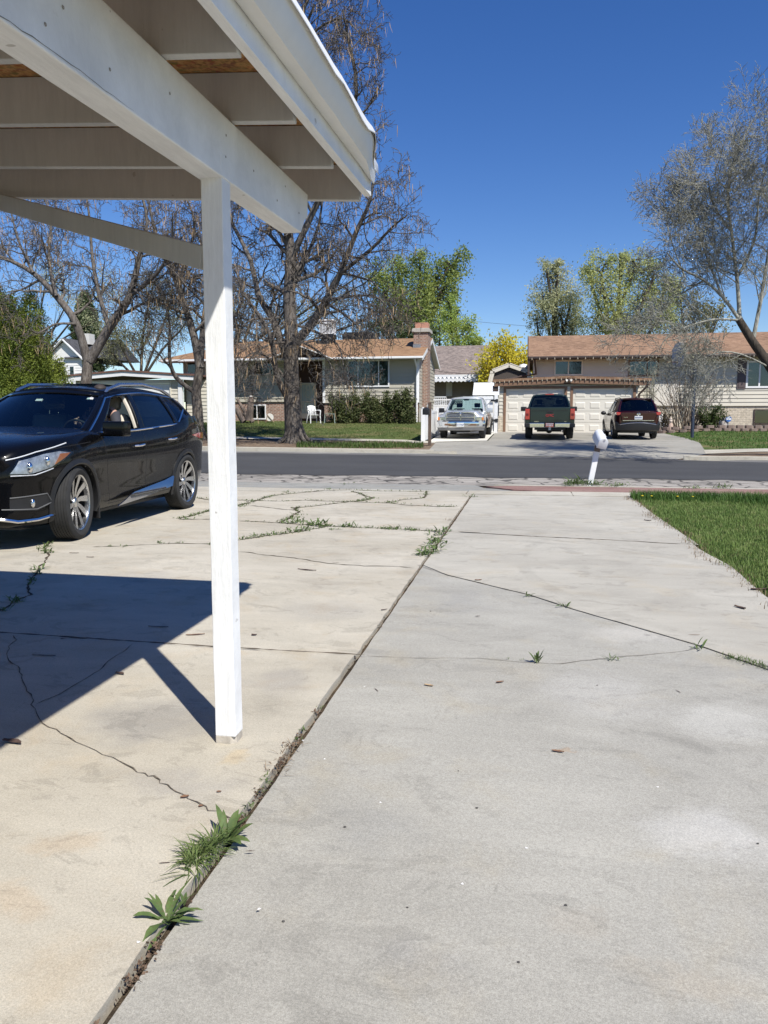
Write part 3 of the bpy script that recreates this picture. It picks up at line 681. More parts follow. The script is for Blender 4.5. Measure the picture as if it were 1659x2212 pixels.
def window(root, x0, x1, z0, z1, y, frame, splits=(), fw=.07, behind='dark', label=None):
    b = HB(root); d = .07
    for (a, c, e, f) in ((x0, x1, z0, z0+fw), (x0, x1, z1-fw, z1), (x0, x0+fw, z0+fw, z1-fw), (x1-fw, x1, z0+fw, z1-fw)): b.box(a, c, y-d, y-.024, e, f)
    for sx in splits: b.box(sx-fw*.4, sx+fw*.4, y-d+.004, y-.026, z0+fw, z1-fw)
    w_ = b.put('window', frame, bevel=0)
    if label: w_['label'] = label
    b = HB(root); b.box(x0+fw*.6, x1-fw*.6, y-.052, y-.047, z0+fw*.6, z1-fw*.6); b.put('pane', m_pane, w_)
    b = HB(root)
    if behind == 'curtain':
        n = int((x1-x0)/.05); v = []
        for i in range(n+1):
            x = x0+fw*.7+(x1-x0-1.4*fw)*i/n; yy = y-.034+.008*math.sin(i*1.3)
            v += [(x, yy, z0+fw*.6), (x, yy, z1-fw*.6)]
        b.add(v, [(2*i, 2*i+2, 2*i+3, 2*i+1) for i in range(n)]); b.put('curtain', m_curtain, w_, fix=False)
    elif behind == 'blind':
        n = int((z1-z0)/.05)
        for i in range(n): z = z0+fw*.6+(z1-z0-1.2*fw)*i/n; b.add([(x0+fw*.6, y-.042, z), (x1-fw*.6, y-.042, z), (x1-fw*.6, y-.030, z+.045), (x0+fw*.6, y-.030, z+.045)], [(0, 1, 2, 3)])
        b.put('blind', m_blind, w_, fix=False)
    else:
        b.box(x0+fw*.6, x1-fw*.6, y-.034, y-.026, z0+fw*.6, z1-fw*.6); b.put('room', m_room, w_)
    return w_
def rct(x0, y0, x1, y1, Y):
    a, b, c, d = P(x0, y0, Y), P(x1, y0, Y), P(x0, y1, Y), P(x1, y1, Y)
    return (a.x+c.x)/2, (b.x+d.x)/2, (c.z+d.z)/2, (a.z+b.z)/2
def gable_roof(root, x0, x1, ye, yr, ze, zr, mat, th=.16, yback=None, name='roof', trim=None):
    """ridge along X: front slope from eave (ye, ze) to ridge (yr, zr) and the back slope"""
    yb = yback if yback else 2*yr-ye; b = HB(root)
    zb = ze if yback is None else zr-(zr-ze)*(yb-yr)/(yr-ye)
    b.prism([(ye, ze), (yr, zr), (yb, zb), (yb, zb-th*.6), (yr, zr-th), (ye, ze-th*.6)], x0, x1, 'x')
    return b.put(name, mat)

# ---------------- left split-level house
Y1 = 43.0
lh = house_root('split_level_house', (-9.5, 43, 1.2), 'tan sided split-level house with red brick base, tan roof and brick chimney', 'house')
bx0, bx1, bz0, bz1 = rct(698, 773, 905, 870, Y1)
ez = P(840, 772.5, Y1-.75).z                                             # eave height
ov = .75
xr = P(913.5, 774.7, Y1-ov).x                                            # outer edge of the right rake
rY = PX(934.7, 733.7, xr).y; rz = PX(934.7, 733.7, xr).z
yback = PX(950.6, 789.2, xr).y
slope = (rz-ez)/(rY-(Y1-ov))
zg = 1.0
wl = P(396, 800, Y1+.4).x                                                # left end of the wing
b = HB(lh); b.siding(bx0, bx1, bz0, ez+.25, Y1); b.put('wall', m_sid_tan, fix=False)
b = HB(lh); b.box(bx0+.05, bx1-.02, Y1+.05, Y1+.3, zg, bz0-.004); b.put('brick_base', m_brickred)
lx1 = P(616, 800, Y1+.4).x; lz0 = P(560, 868, Y1+.4).z
b = HB(lh); b.siding(wl, lx1+.70, lz0, ez+.25, Y1+.4); b.put('wall', m_sid_tan, fix=False)
b = HB(lh); b.box(wl+.05, lx1+.66, Y1+.45, Y1+.7, zg, lz0-.004); b.put('brick_base', m_brickred)
b = HB(lh); b.box(lx1+.2, bx0-.03, Y1+1.6, Y1+1.8, zg, ez+.2); b.box(bx0-.02, bx0+.0, Y1+.19, Y1+1.6, zg, ez+.2); b.put('entry_wall', M('entry_brown', (.10, .055, .045), .7))
cor = bx1
yb_w = yback-ov*.6
def ztop_side(y): return (ez+(y-(Y1-ov))*slope if y < rY else rz-(y-rY)*slope)-.12
b = HB(lh); b.siding_x(Y1+.02, yb_w, lambda y: zg+.9, ztop_side, cor+.002)
ys_ = list(np.linspace(Y1+.19, yb_w, 12)); b.prism([(Y1+.19, zg), (yb_w, zg)]+[(y, ztop_side(y)) for y in ys_[::-1]], cor-.2, cor-.001, 'x'); b.put('side_wall', m_sid_tan, fix=False)
b = HB(lh); b.box(cor+.0, cor+.06, Y1, yb_w, zg-.3, zg+.9); b.put('foundation', m_foundation)
rf = gable_roof(lh, wl+2.6, xr, Y1-ov, rY, ez+.08, rz+.1, m_roof_tan, yback=yback)
b = HB(lh)                                                               # hipped left end of the roof
hx = P(343, 770.6, Y1-ov).x; v = [(hx, Y1-ov, ez+.08), (wl+2.6, Y1-ov, ez+.08), (wl+2.6, rY, rz+.1), (hx+.1, yback, ez+.1), (wl+2.6, yback, ez+.1)]
b.add(v, [(0, 1, 2), (0, 2, 3), (3, 2, 4)]); b.put('roof', m_roof_tan)
b = HB(lh); b.box(hx, xr, Y1-ov-.10, Y1-ov-.0, ez-.06, ez+.06); b.put('gutter', m_white, bevel=.02)
b = HB(lh); b.box(hx+.1, xr-.05, Y1-ov+.004, Y1+.4, ez-.05, ez-.03); b.put('soffit', m_offwhite)
b = HB(lh)                                                               # white rake boards and soffit of the gable end
b.bar((xr-.02, Y1-ov-.05, ez-.06), (xr-.02, rY, rz-.04), .05, .22); b.bar((xr-.02, rY, rz-.04), (xr-.02, yback+.05, ez-.06), .05, .22)
b.put('rake_board', m_white)
b = HB(lh); b.add([(cor-.1, Y1-ov, ez-.08), (xr-.04, Y1-ov, ez-.08), (xr-.04, rY, rz-.12), (cor-.1, rY, rz-.12), (xr-.04, yback, ez-.08), (cor-.1, yback, ez-.08)], [(0, 1, 2, 3), (3, 2, 4, 5)]); b.put('rake_soffit', m_offwhite)
b = HB(lh); b.box(bx1-.10, bx1+.02, Y1-.05, Y1-.02, bz0, ez); b.put("corner_trim", m_white); b = HB(lh); b.box(bx0-.02, bx0+.12, Y1-.05, Y1-.02, bz0, ez); b.put("corner_trim", m_white)
b = HB(lh); dx = P(899, 800, Y1).x; b.tube([(dx, Y1-ov+.02, ez-.05), (dx+.06, Y1-.14, ez-.5), (dx+.06, Y1-.12, bz0-.1), (dx+.06, Y1-.12, zg+.25)], .055, 8); b.put('downspout', m_white, smooth=True)
x0, x1, z0, z1 = rct(750.9, 777.3, 841.6, 836, Y1)
window(lh, x0, x1, z0, z1, Y1, m_white, (P(773.9, 800, Y1).x, P(818.3, 800, Y1).x), .08, 'curtain', 'wide white window with drawn green curtains')
x0, x1, z0, z1 = rct(546.8, 776, 591, 811, Y1+.4); window(lh, x0, x1, z0, z1, Y1+.4, m_offwhite, ((x0+x1)/2,), .07)
x0, x1, z0, z1 = rct(404, 776, 428, 808, Y1+.4); window(lh, x0, x1, z0, z1, Y1+.4, m_offwhite, (), .07, 'blind')
x0, x1, z0, z1 = rct(543, 873.6, 574.6, 906, Y1+.4); window(lh, x0, x1, z0, z1, Y1+.4+.07, m_white, (x0+(x1-x0)*.38,), .07, 'blind', 'white basement window in the brick base')
x0, x1, z0, z1 = rct(795, 884, 822, 906, Y1); window(lh, x0, x1, z0, z1, Y1+.07, m_white, (), .06)
# entry: gable over it, storm door with scroll grille
xa, xb = P(575, 771, Y1-1.0).x, P(722, 771, Y1-1.0).x; ap = P(648, 745, Y1-1.0)
b = HB(lh); xm = (xa+xb)/2; th = .12
b.prism([(xa, ez), (xm, ap.z), (xb, ez), (xb, ez-th), (xm, ap.z-th), (xa, ez-th)], Y1-.98, Y1+2.2, 'y'); b.put('entry_roof', m_roof_tan)
b = HB(lh); b.bar((xa, Y1-1.01, ez-.06), (xm, Y1-1.01, ap.z-.06), .05, .2, (0, 1, 0)); b.bar((xm, Y1-1.01, ap.z-.06), (xb, Y1-1.01, ez-.06), .05, .2, (0, 1, 0)); b.put('rake_board', m_white)
x0, x1, z0, z1 = rct(648.7, 827, 683.4, 904, Y1+1.5); yd = Y1+1.5
b = HB(lh); f = .12
b.box(x0, x0+f, yd-.08, yd, z0, z1); b.box(x1-f, x1, yd-.08, yd, z0, z1); b.box(x0+f, x1-f, yd-.08, yd, z1-f, z1); b.box(x0+f, x1-f, yd-.08, yd, z0, z0+.3); b.box(x0+f, x1-f, yd-.08, yd, z0+.95, z0+1.03)
dr = b.put('door', m_cream)
b = HB(lh); b.box(x0+f, x1-f, yd-.03, yd-.02, z0+.3, z1-f); b.put('pane', M('frosted_glass', (.52, .6, .58), .25, var=.1), dr)
b = HB(lh)
for i in range(1, 8):
    xx = x0+f+(x1-x0-2*f)*i/8; b.tube([(xx, yd-.06, z0+.3), (xx, yd-.06, z1-f)], .012, 5)
for (zc, r) in ((z0+1.45, .17), (z0+1.8, .12)):
    xc = (x0+x1)/2; b.tube([(xc+r*math.cos(a), yd-.065, zc+r*math.sin(a)*1.3) for a in np.linspace(0, 2*math.pi, 18)], .014, 5, False)
b.put('scroll_grille', m_cream, dr)
b = HB(lh); b.box(x0-.8, x1+1.2, Y1-1.2, Y1+1.5, zg, zg+.22); b.put('porch_step', m_foundation)
# chimney
cx0, cx1 = P(893.7, 730, 44.3).x, cor+.34; cy0, cy1 = 44.25, 45.5
ctop = P(905, 709, 44.3).z
b = HB(lh); b.box(cx0, cx1, cy0, cy1, rz-.75, ctop-.22); ch = b.put('chimney', m_brickred)
b = HB(lh); b.box(cor+.03, cx1-.02, cy0+.02, cy1-.02, zg+.9, rz-.752); b.put('chimney_flank', m_brickred, ch)
b = HB(lh); b.box(cx0-.09, cx1+.09, cy0-.09, cy1+.09, ctop-.219, ctop-.05); b.box(cx0-.05, cx1+.05, cy0-.05, cy1+.05, ctop-.05, ctop); b.put('cap', m_foundation, ch)
b = HB(lh)
for k in (.28, .72): b.box(cx0+(cx1-cx0)*k-.19, cx0+(cx1-cx0)*k+.19, cy0+.25, cy1-.25, ctop+.001, ctop+.34)
b.put('flue_pot', M('terracotta', (.45, .22, .15), .8), ch)
b = HB(lh); b.box(cx0-.03, cx1-.42, cy0-.03, cy0-.001, rz-.95, rz-.5); b.put('flashing', m_grey_metal, ch)
# evaporative cooler on the roof ridge
cxx = P(708, 720, 46).x; zc0 = P(708, 735, 46).z; zc1 = P(708, 692, 46).z
ec = empty('evaporative_cooler', (cxx, 46, zc0), 0, 'white slatted evaporative cooler on the tan roof behind the big catalpa', 'cooler')
b = MB(); b.box(-.42, .42, -.42, .42, .32, zc1-zc0-.08); b.build('cabinet', m_white, ec, bevel=.02)
b = MB(); [b.box(-.36+.09*i, -.325+.09*i, -.445, -.421, .42, zc1-zc0-.2) for i in range(9)]; b.build('louvre', m_grey_metal, ec)
b = MB(); b.box(-.48, .48, -.48, .48, zc1-zc0-.079, zc1-zc0); b.build('lid', m_white, ec, bevel=.02)
b = MB(); b.box(-.45, .45, -.45, .45, .08, .319); b.box(-.36, .36, -.36, .36, -.5, .079); b.build('stand', m_blackpaint, ec)
rv = empty('roof_vent', P(776, 731, 47.2), 0, 'low black turtle vent on the ridge of the tan roof', 'roof vent')
b = MB(); b.prism([(-1, -.25), (1, -.25), (1, .25), (.8, .36), (-.8, .36), (-1, .25)], -.3, .3, 'y'); b.build('hood', m_blackpaint, rv, bevel=.04)
b = MB(); b.box(-.8, .8, -.25, .25, -.6, -.251); b.build('curb', m_blackpaint, rv)

# ---------------- left neighbour's flat garage / carport
Yg = 41.2
gl_ = house_root('garage', (-17.5, 41.2, 1.1), 'cream sided garage with thick white low-gable fascia behind the black car', 'garage')
xL, xM, xR = P(120, 811, Yg-.32).x, P(264.6, 801, Yg-.32).x, P(432, 814.5, Yg-.32).x
zL, zM, zR = P(145, 811, Yg-.32).z, P(264.6, 801, Yg-.32).z, P(426, 814.4, Yg-.32).z; zE = (zL+zR)/2
b = HB(gl_); th = .28; b.prism([(xL, zE), (xM, zM), (xR, zE), (xR, zE-th), (xM, zM-th), (xL, zE-th)], Yg-.34, Yg-.27, 'y'); b.put('fascia', m_white)
b = HB(gl_); b.prism([(xL-.05, zE+.05), (xM, zM+.06), (xR+.05, zE+.05), (xR+.05, zE-.04), (xM, zM-.03), (xL-.05, zE-.04)], Yg-.40, Yg+6, 'y'); b.put('roof', M('red_brown_roofing', (.16, .08, .06), .8))
dx0, dx1, dz0, dz1 = rct(206, 829, 368, 905, Yg); wx1 = P(386, 850, Yg).x; wx0 = P(165, 850, Yg).x
b = HB(gl_); b.siding(dx1+.1, wx1, 1.0, zE-.2, Yg); b.siding(wx0, dx0-.1, 1.0, zE-.2, Yg); b.siding(dx0-.098, dx1+.098, dz1+.16, zE-.2, Yg); b.put('wall', m_sid_cream, fix=False)
b = HB(gl_); b.box(dx0-.1, dx0, Yg-.05, Yg+.1, 1.0, dz1+.15); b.box(dx1, dx1+.1, Yg-.05, Yg+.1, 1.0, dz1+.15); b.box(dx0+.001, dx1-.001, Yg-.05, Yg+.1, dz1, dz1+.15); b.put('door_casing', m_cream)
b = HB(gl_)
for i in range(4): h = (dz1-1.0)/4; b.box(dx0, dx1, Yg+.04, Yg+.1, 1.0+h*i+.01, 1.0+h*(i+1)-.006)
b.put('garage_door', m_white, bevel=.01)
b = HB(gl_); b.box(wx1, wx1+.24, Yg-.08, Yg+.12, .9, zE-.15); b.put('corner_post', m_white)
b = HB(gl_); b.siding(wx1+.25, P(447, 850, Yg+.5).x, 1.0, zE-.2, Yg+.5); b.put('wall', m_sid_cream, fix=False)

# ---------------- white house far left
wh = house_root('white_house', (P(140, 800, 70).x, 70, 1.2), 'white two-storey house with dark gabled roof far left behind the trees', 'house')
x0, x1, z0, z1 = rct(112, 772, 178, 836, 70); zr = P(140, 733, 70).z
b = HB(wh); b.siding(x0-.5, x1, z0-1.5, z1, 70, .25); b.prism([(x0-.5, z1), (x0+1.6, zr-.1), (x0+3.4, z1)], 70.0, 70.15, 'y'); b.put('wall', m_sid_white, fix=False)
b = HB(wh); b.bar((x0-.9, 69.7, z1-.35), (x0+1.5, 69.7, zr), .1, .3, (0, 1, 0)); b.bar((x0+1.5, 69.7, zr), (x0+3.9, 69.7, z1-.5), .1, .3, (0, 1, 0)); b.put('rake_board', m_white)
b = HB(wh); b.prism([(69.7, z1-.1), (74, zr+.35), (78, z1)], x0+1.5, x1+2, 'x'); b.put('roof', m_roof_dark)
b = HB(wh); b.prism([(x0-.95, z1-.3), (x0+1.5, zr+.15), (x0+4, z1-.5), (x0+1.5, zr-.05)], 69.8, 77, 'y'); b.put('roof', m_roof_dark)
for (u, v_, s_) in ((118, 780, 10), (150, 790, 12)):
    a0_, a1_, c0_, c1_ = rct(u, v_, u+s_, v_+22, 70); window(wh, a0_, a1_, c0_, c1_, 69.99, m_white, (), .09)
b = HB(wh); b.box(x1-1.3, x1-.3, 72, 73, zr-.3, zr+.75); b.put('chimney', m_offwhite)

# ---------------- right house with the double garage
Y2 = 46.0
rh = house_root('garage_house', (6, 44, .7), 'cream sided house with brown shingle roof and double garage in front', 'house')
rx0 = P(1141.5, 770, Y2-.8).x; ez2 = P(1400, 768.6, Y2-.8).z; rz2 = P(1400, 721.5, 51).z
wx0 = P(1156, 800, Y2).x; XE = 24.0
b = HB(rh); zlow = P(1500, 877, Y2).z; b.siding(wx0, XE, zlow, ez2+.2, Y2, .21); b.put('wall', m_sid_cream, fix=False)
b = HB(rh); b.box(wx0+.05, XE-.05, Y2+.04, Y2+.3, .4, zlow-.004); b.put('brick_base', m_brickcream)
x0, x1, z0, z1 = rct(1404, 823, 1465, 877, Y2); b = HB(rh); b.box(x0, x1, Y2-.06, Y2-.024, z0+.02, z1); b.put('brick_panel', M('white_brick', (.68, .64, .56), .8, var=.08, vscale=9, bump=.4, bscale=12))
b = HB(rh); b.box(wx0-.12, wx0+.08, Y2-.06, Y2+.2, .6, ez2); b.put('corner_trim', m_cream)
b = HB(rh); b.box(wx0-.001, wx0+.18, Y2+.2, Y2+9, .5, ez2+.1); b.put('side_wall', m_sid_cream)
gable_roof(rh, rx0, XE+.6, Y2-.8, 51, ez2+.06, rz2, m_roof_brown)
b = HB(rh); b.box(rx0, XE+.6, Y2-.92, Y2-.8, ez2-.10, ez2+.05); b.put('gutter', m_dkbrown, bevel=.02)
b = HB(rh); b.box(rx0+.05, XE+.5, Y2-.798, Y2+.1, ez2-.06, ez2-.03); b.put('soffit', m_dkbrown)
b = HB(rh); b.bar((rx0-.03, Y2-.9, ez2-.1), (rx0-.03, 51, rz2-.15), .05, .3); b.box(rx0-.03, rx0+.08, Y2-.85, Y2-.5, ez2-1.0, ez2-.1); b.put('rake_board', m_dkbrown)
x0, x1, z0, z1 = rct(1197, 778, 1259, 811.4, Y2); window(rh, x0, x1, z0, z1, Y2, m_cream, ((x0+x1)/2,), .08, 'dark')
x0, x1, z0, z1 = rct(1357, 778, 1423, 812.8, Y2); window(rh, x0, x1, z0, z1, Y2, m_brown, (x0+(x1-x0)*.62,), .08, 'blind')
x0, x1, z0, z1 = rct(1611.5, 779, 1712, 838, Y2); window(rh, x0, x1, z0, z1, Y2, m_white, (P(1641, 800, Y2).x,), .1, 'blind')
x0, x1, z0, z1 = rct(1628, 884, 1690, 917, Y2); window(rh, x0, x1, z0, z1, Y2+.06, m_dkbrown, (), .06)
x0, x1, z0, z1 = rct(1592.7, 777, 1611, 840.5, Y2); b = HB(rh); b.box(x0, x1, Y2-.07, Y2-.026, z0, z1); b.box(x0+.07, x1-.07, Y2-.085, Y2-.071, z0+.08, (z0+z1)/2-.05); b.box(x0+.07, x1-.07, Y2-.085, Y2-.071, (z0+z1)/2+.05, z1-.08); b.put('shutter', M('plum_brown_shutter', (.10, .075, .075), .6), bevel=.01)
# garage wing
Yf = 42.6; OG = .25
gx0, gx1 = P(1078, 880, Yf).x, P(1372, 880, Yf).x
xl, xm, xr2 = P(1067.5, 825, Yf-OG).x, P(1227.6, 816, Yf-OG).x, P(1404.8, 821, Yf-OG).x
zl = (P(1067.5, 822, Yf-OG).z+P(1404.8, 820.7, Yf-OG).z)/2; zm = P(1227.6, 815.4, Yf-OG).z; fh = .30
b = HB(rh); b.prism([(xl, zl), (xm, zm), (xr2, zl), (xr2, zl-fh), (xm, zm-fh), (xl, zl-fh)], Yf-OG-.02, Yf-OG+.04, 'y'); b.put('garage_fascia', m_brown)
b = HB(rh); b.prism([(xl-.06, zl+.07), (xm, zm+.08), (xr2+.06, zl+.07), (xr2+.06, zl-.06), (xm, zm-.05), (xl-.06, zl-.06)], Yf-OG-.08, Y2-.1, 'y'); b.put('garage_roof', m_roof_brown)
d1 = rct(1092.7, 839.2, 1218.3, 934.4, Yf); d2 = rct(1236.8, 839, 1366.4, 935.7, Yf); zgd = gz(1, Yf)-.05
dz = (d1[3]+d2[3])/2
b = HB(rh)
for (a, c) in ((gx0, d1[0]-.14), (d1[1]+.14, d2[0]-.14), (d2[1]+.14, gx1+.1)): b.siding(a, c, zgd+.95 if a == gx0 else zgd, dz+.12, Yf, .2)
b.siding(gx0, gx1+.1, dz+.13, zl-.2, Yf, .2); b.put('garage_wall', m_sid_cream, fix=False)
b = HB(rh); b.box(gx0-.04, d1[0]-.15, Yf-.06, Yf+.2, zgd, zgd+.94); b.put('brick_pier', m_brickcream)
for xa_ in (gx0+.001, gx1-.05): b = HB(rh); b.box(xa_, xa_+.149, Yf+.2, Y2-.05, zgd, zl-.1); b.put('garage_side', m_sid_cream)
for d in (d1, d2):
    b = HB(rh); q = .14
    b.box(d[0]-q, d[0], Yf-.05, Yf+.12, zgd, dz+q-.03); b.box(d[1], d[1]+q, Yf-.05, Yf+.12, zgd, dz+q-.03); b.box(d[0]+.001, d[1]-.001, Yf-.048, Yf+.12, dz, dz+q-.03); b.put('door_casing', m_brown)
    b = HB(rh); nr, nc = 4, 4; h = (dz-zgd)/nr; wd = (d[1]-d[0])/nc
    for i in range(nr):
        b.box(d[0], d[1], Yf+.05, Yf+.1, zgd+h*i+.008, zgd+h*(i+1)-.006)
        for j in range(nc):
            xa, xb, za, zb_ = d[0]+wd*j+.12, d[0]+wd*(j+1)-.12, zgd+h*i+.13, zgd+h*(i+1)-.13; e = .045
            b.add([(xa, Yf+.0495, za), (xb, Yf+.0495, za), (xb, Yf+.0495, zb_), (xa, Yf+.0495, zb_), (xa+e, Yf+.03, za+e), (xb-e, Yf+.03, za+e), (xb-e, Yf+.03, zb_-e), (xa+e, Yf+.03, zb_-e)],
                  [(0, 1, 5, 4), (1, 2, 6, 5), (2, 3, 7, 6), (3, 0, 4, 7), (4, 5, 6, 7)])
    b.put('garage_door', M('cream_garage_door', (.67, .63, .545), .5, var=.05, vscale=1))
b = HB(rh); q = P(1392, 826, Yf-OG); b.tube([(xr2-.1, Yf-.30, zl-.15), (xr2-.15, Yf-.25, zl-.35), (gx1+.16, Yf-.1, zl-.75), (gx1+.16, Yf-.08, zgd+.3)], .06, 8); b.put('downspout', m_dkbrown, smooth=True)
b = HB(rh); b.tube([(rx0+.35, Y2-.8, ez2-.1), (rx0+.45, Y2-.3, ez2-.9), (rx0-.2, Y2-.3, zl+.45), (xl+.5, Y2-1.2, zl+.15)], .06, 8); b.put('downspout', m_dkbrown, smooth=True)
b = HB(rh); b.box(gx0-.35, gx0-.05, Yf-.2, Yf-.01, zl-.55, zl-.25); b.put('fascia_return', m_dkbrown)
# strings of outdoor bulbs along eave and garage fascia
def bulbs(name, pts, label):
    root = empty(name, pts[0], 0, label, 'string lights', 'string lights on the garage house'); o0 = Vector(pts[0])
    b = MB(); b.tube([Vector(p)-o0 for p in pts], .008, 5, False); b.build('cable', m_black, root)
    proto = None
    for i, p in enumerate(pts):
        if proto is None:
            b = MB(); b.lathe([(.001, -.15), (.024, -.13), (.029, -.10), (.023, -.06), (.014, -.045), (.016, .0), (.001, .01)], n=7); proto = b.build('bulb', M('glass_bulb', (.36, .31, .23), .3, var=.5, vscale=3), root, smooth=True); proto.location = Vector(p)-o0
        else: c = proto.copy(); COL.objects.link(c); c.parent = root; c.location = Vector(p)-o0
pts = []
for i in range(33):
    x = xl+.05+(xr2-xl-.1)*i/32; z = zl+(zm-zl)*(1-abs(x-xm)/((xm-xl) if x < xm else (xr2-xm)))
    pts.append((x, Yf-OG-.07, z-.01))
bulbs('string_light', pts, 'row of small bulbs hanging along the brown garage fascia')
bulbs('string_light', [(rx0+.2+.42*i, Y2-.95, ez2-.03) for i in range(36)], 'row of small bulbs under the upper eave of the brown shingle roof')
fl = empty('floodlight', (P(1229, 820, Yf-.3).x, Yf-.36, zm-.12), 0, 'twin floodlight at the peak of the brown garage fascia', 'floodlight')
b = MB(); b.ball((0, 0, 0), .07, 10); b.build('junction_box', m_dkbrown, fl, smooth=True)
for sx in (-1, 1): b = MB(); b.lathe([(.02, 0), (.035, .05), (.085, .16), (.08, .165), (.001, .15)], (0, 0, 0), 'x', 12); o = b.build('lamp_head', m_offwhite, fl, smooth=True); o.rotation_euler = (0, .45, 0 if sx > 0 else math.pi)

# ---------------- grey roofed house behind, with a scalloped awning
Y3 = 60.0
bh = house_root('grey_roof_house', (P(995, 850, Y3).x, Y3, .9), 'house with mottled grey roof and scalloped white porch awning behind the silver pickup', 'house')
ax0, ax1, az0, az1 = rct(915, 813, 1033, 826, Y3-2); zr3 = P(1000, 746.5, 66).z; ze3 = P(1000, 814, Y3-1).z
rx1 = P(1066, 800, Y3).x
gable_roof(bh, ax0-3, rx1, Y3-1, 66, ze3, zr3, m_roof_grey)
b = HB(bh); b.siding(ax0-2, rx1-.4, .5, ze3+.3, Y3, .22); b.put('wall', M('porch_brown_siding', (.30, .25, .20), .7))
b = HB(bh); n = 26; wv = (ax1-ax0)/n; v = []
for i in range(n+1):
    x = ax0+wv*i; zz = .09*(1 if i % 2 else -1)
    v += [(x, Y3-2, az1-.12+zz*.9), (x, Y3-.0, az1+.2+zz*.6), (x, Y3-2, az0+.06+zz*.5)]
fs = [(3*i, 3*i+3, 3*i+4, 3*i+1) for i in range(n)]+[(3*i, 3*i+2, 3*i+5, 3*i+3) for i in range(n)]
b.add(v, fs); b.put('awning', m_white, fix=False)
b = HB(bh); b.box(ax0, ax1+.05, Y3-2.06, Y3-1.98, az1-.05, az1+.12); b.put('awning_gutter', m_white)
for pxp in (1025.5,): b = HB(bh); x = P(pxp, 840, Y3-1.9).x; b.box(x-.07, x+.07, Y3-1.95, Y3-1.81, .6, az1-.1); b.put('porch_post', m_white)
x0, x1, z0, z1 = rct(964, 826, 977, 856, Y3); b = HB(bh); b.box(x0, x1, Y3-.08, Y3-.02, z0, z1); b.put('door', m_offwhite)
b = HB(bh); rx_, ry_ = P(936, 858, Y3-1.9).x, P(964, 858, Y3-1.9).x; zt_ = P(950, 856.5, Y3-1.9).z
b.box(rx_-.5, ry_, Y3-1.95, Y3-1.88, zt_-.08, zt_); b.box(rx_-.5, ry_, Y3-1.95, Y3-1.88, zt_-.9, zt_-.82)
k = rx_-.45
while k < ry_: b.box(k, k+.05, Y3-1.93, Y3-1.89, zt_-.82, zt_-.08); k += .14
b.put('porch_rail', m_white)
vp = empty('vent_pipe', P(1062, 762, 65), 0, 'grey metal vent pipe with cap on the grey roof by the yellow tree', 'vent pipe')
b = MB(); b.tube([(0, 0, -1), (0, 0, .42)], .12, 10); b.build('pipe', m_grey_metal, vp, smooth=True)
b = MB(); b.lathe([(.001, .62), (.22, .56), (.22, .44), (.12, .421)], n=12); b.build('cap', m_grey_metal, vp, smooth=True)
# ---------------- white outbuilding and gambrel shed
ws = house_root('white_outbuilding', (P(1052, 850, 50).x, 50, .8), 'low white outbuilding with white lapped roof left of the cream garage', 'outbuilding')
x0, x1, z0, z1 = rct(1022, 825, 1081, 854, 50)
b = HB(ws); n = 7
for i in range(n): 
    za, zb_ = z0+(z1-z0)*i/n, z0+(z1-z0)*(i+1)/n; ya, yb_ = 49.6+1.3*i/n, 49.6+1.3*(i+1)/n
    b.add([(x0, ya-.04, za), (x1, ya-.04, za), (x1, yb_, zb_), (x0, yb_, zb_), (x0, ya, za), (x1, ya, za)], [(0, 1, 2, 3), (0, 4, 5, 1)])
b.put('roof', M('white_lapped_roof', (.70, .72, .74), .6, var=.05), fix=False)
b = HB(ws); b.box(x0+.1, x1-.1, 49.8, 53, .5, z0+.02); b.put('wall', m_sid_white)
gs = house_root('gambrel_shed', (P(1100, 850, 55).x, 55, .8), 'dark brown gambrel shed with cream trim behind the cream garage', 'shed')
q = lambda x, y: (P(x, y, 55).x, P(x, y, 55).z)
out = [q(1058.5, 826), q(1064.5, 802), q(1100, 788.5), q(1141, 803), q(1146, 826)]
b = HB(gs); b.prism(out+[(out[-1][0], .7), (out[0][0], .7)], 55, 58, 'y'); b.put('wall', M('shed_brown', (.075, .06, .05), .8))
b = HB(gs)
for a, c in zip(out, out[1:]): b.bar((a[0], 54.9, a[1]), (c[0], 54.9, c[1]), .3, .16, (0, 1, 0))
b.put('trim', m_cream)
b = HB(gs)
for a, c in zip(out, out[1:]): b.add([(a[0], 54.8, a[1]+.1), (c[0], 54.8, c[1]+.1), (c[0], 58.2, c[1]+.1), (a[0], 58.2, a[1]+.1)], [(0, 1, 2, 3)])
b.put('roof', m_roof_grey)
b = HB(gs); c = P(1131, 791, 55.5); b.lathe([(.001, .3), (.3, .22), (.38, .05), (.3, -.2)], (c.x, 55.9, c.z-.1), 'z', 14); b.put('turbine_vent', m_white, smooth=True)
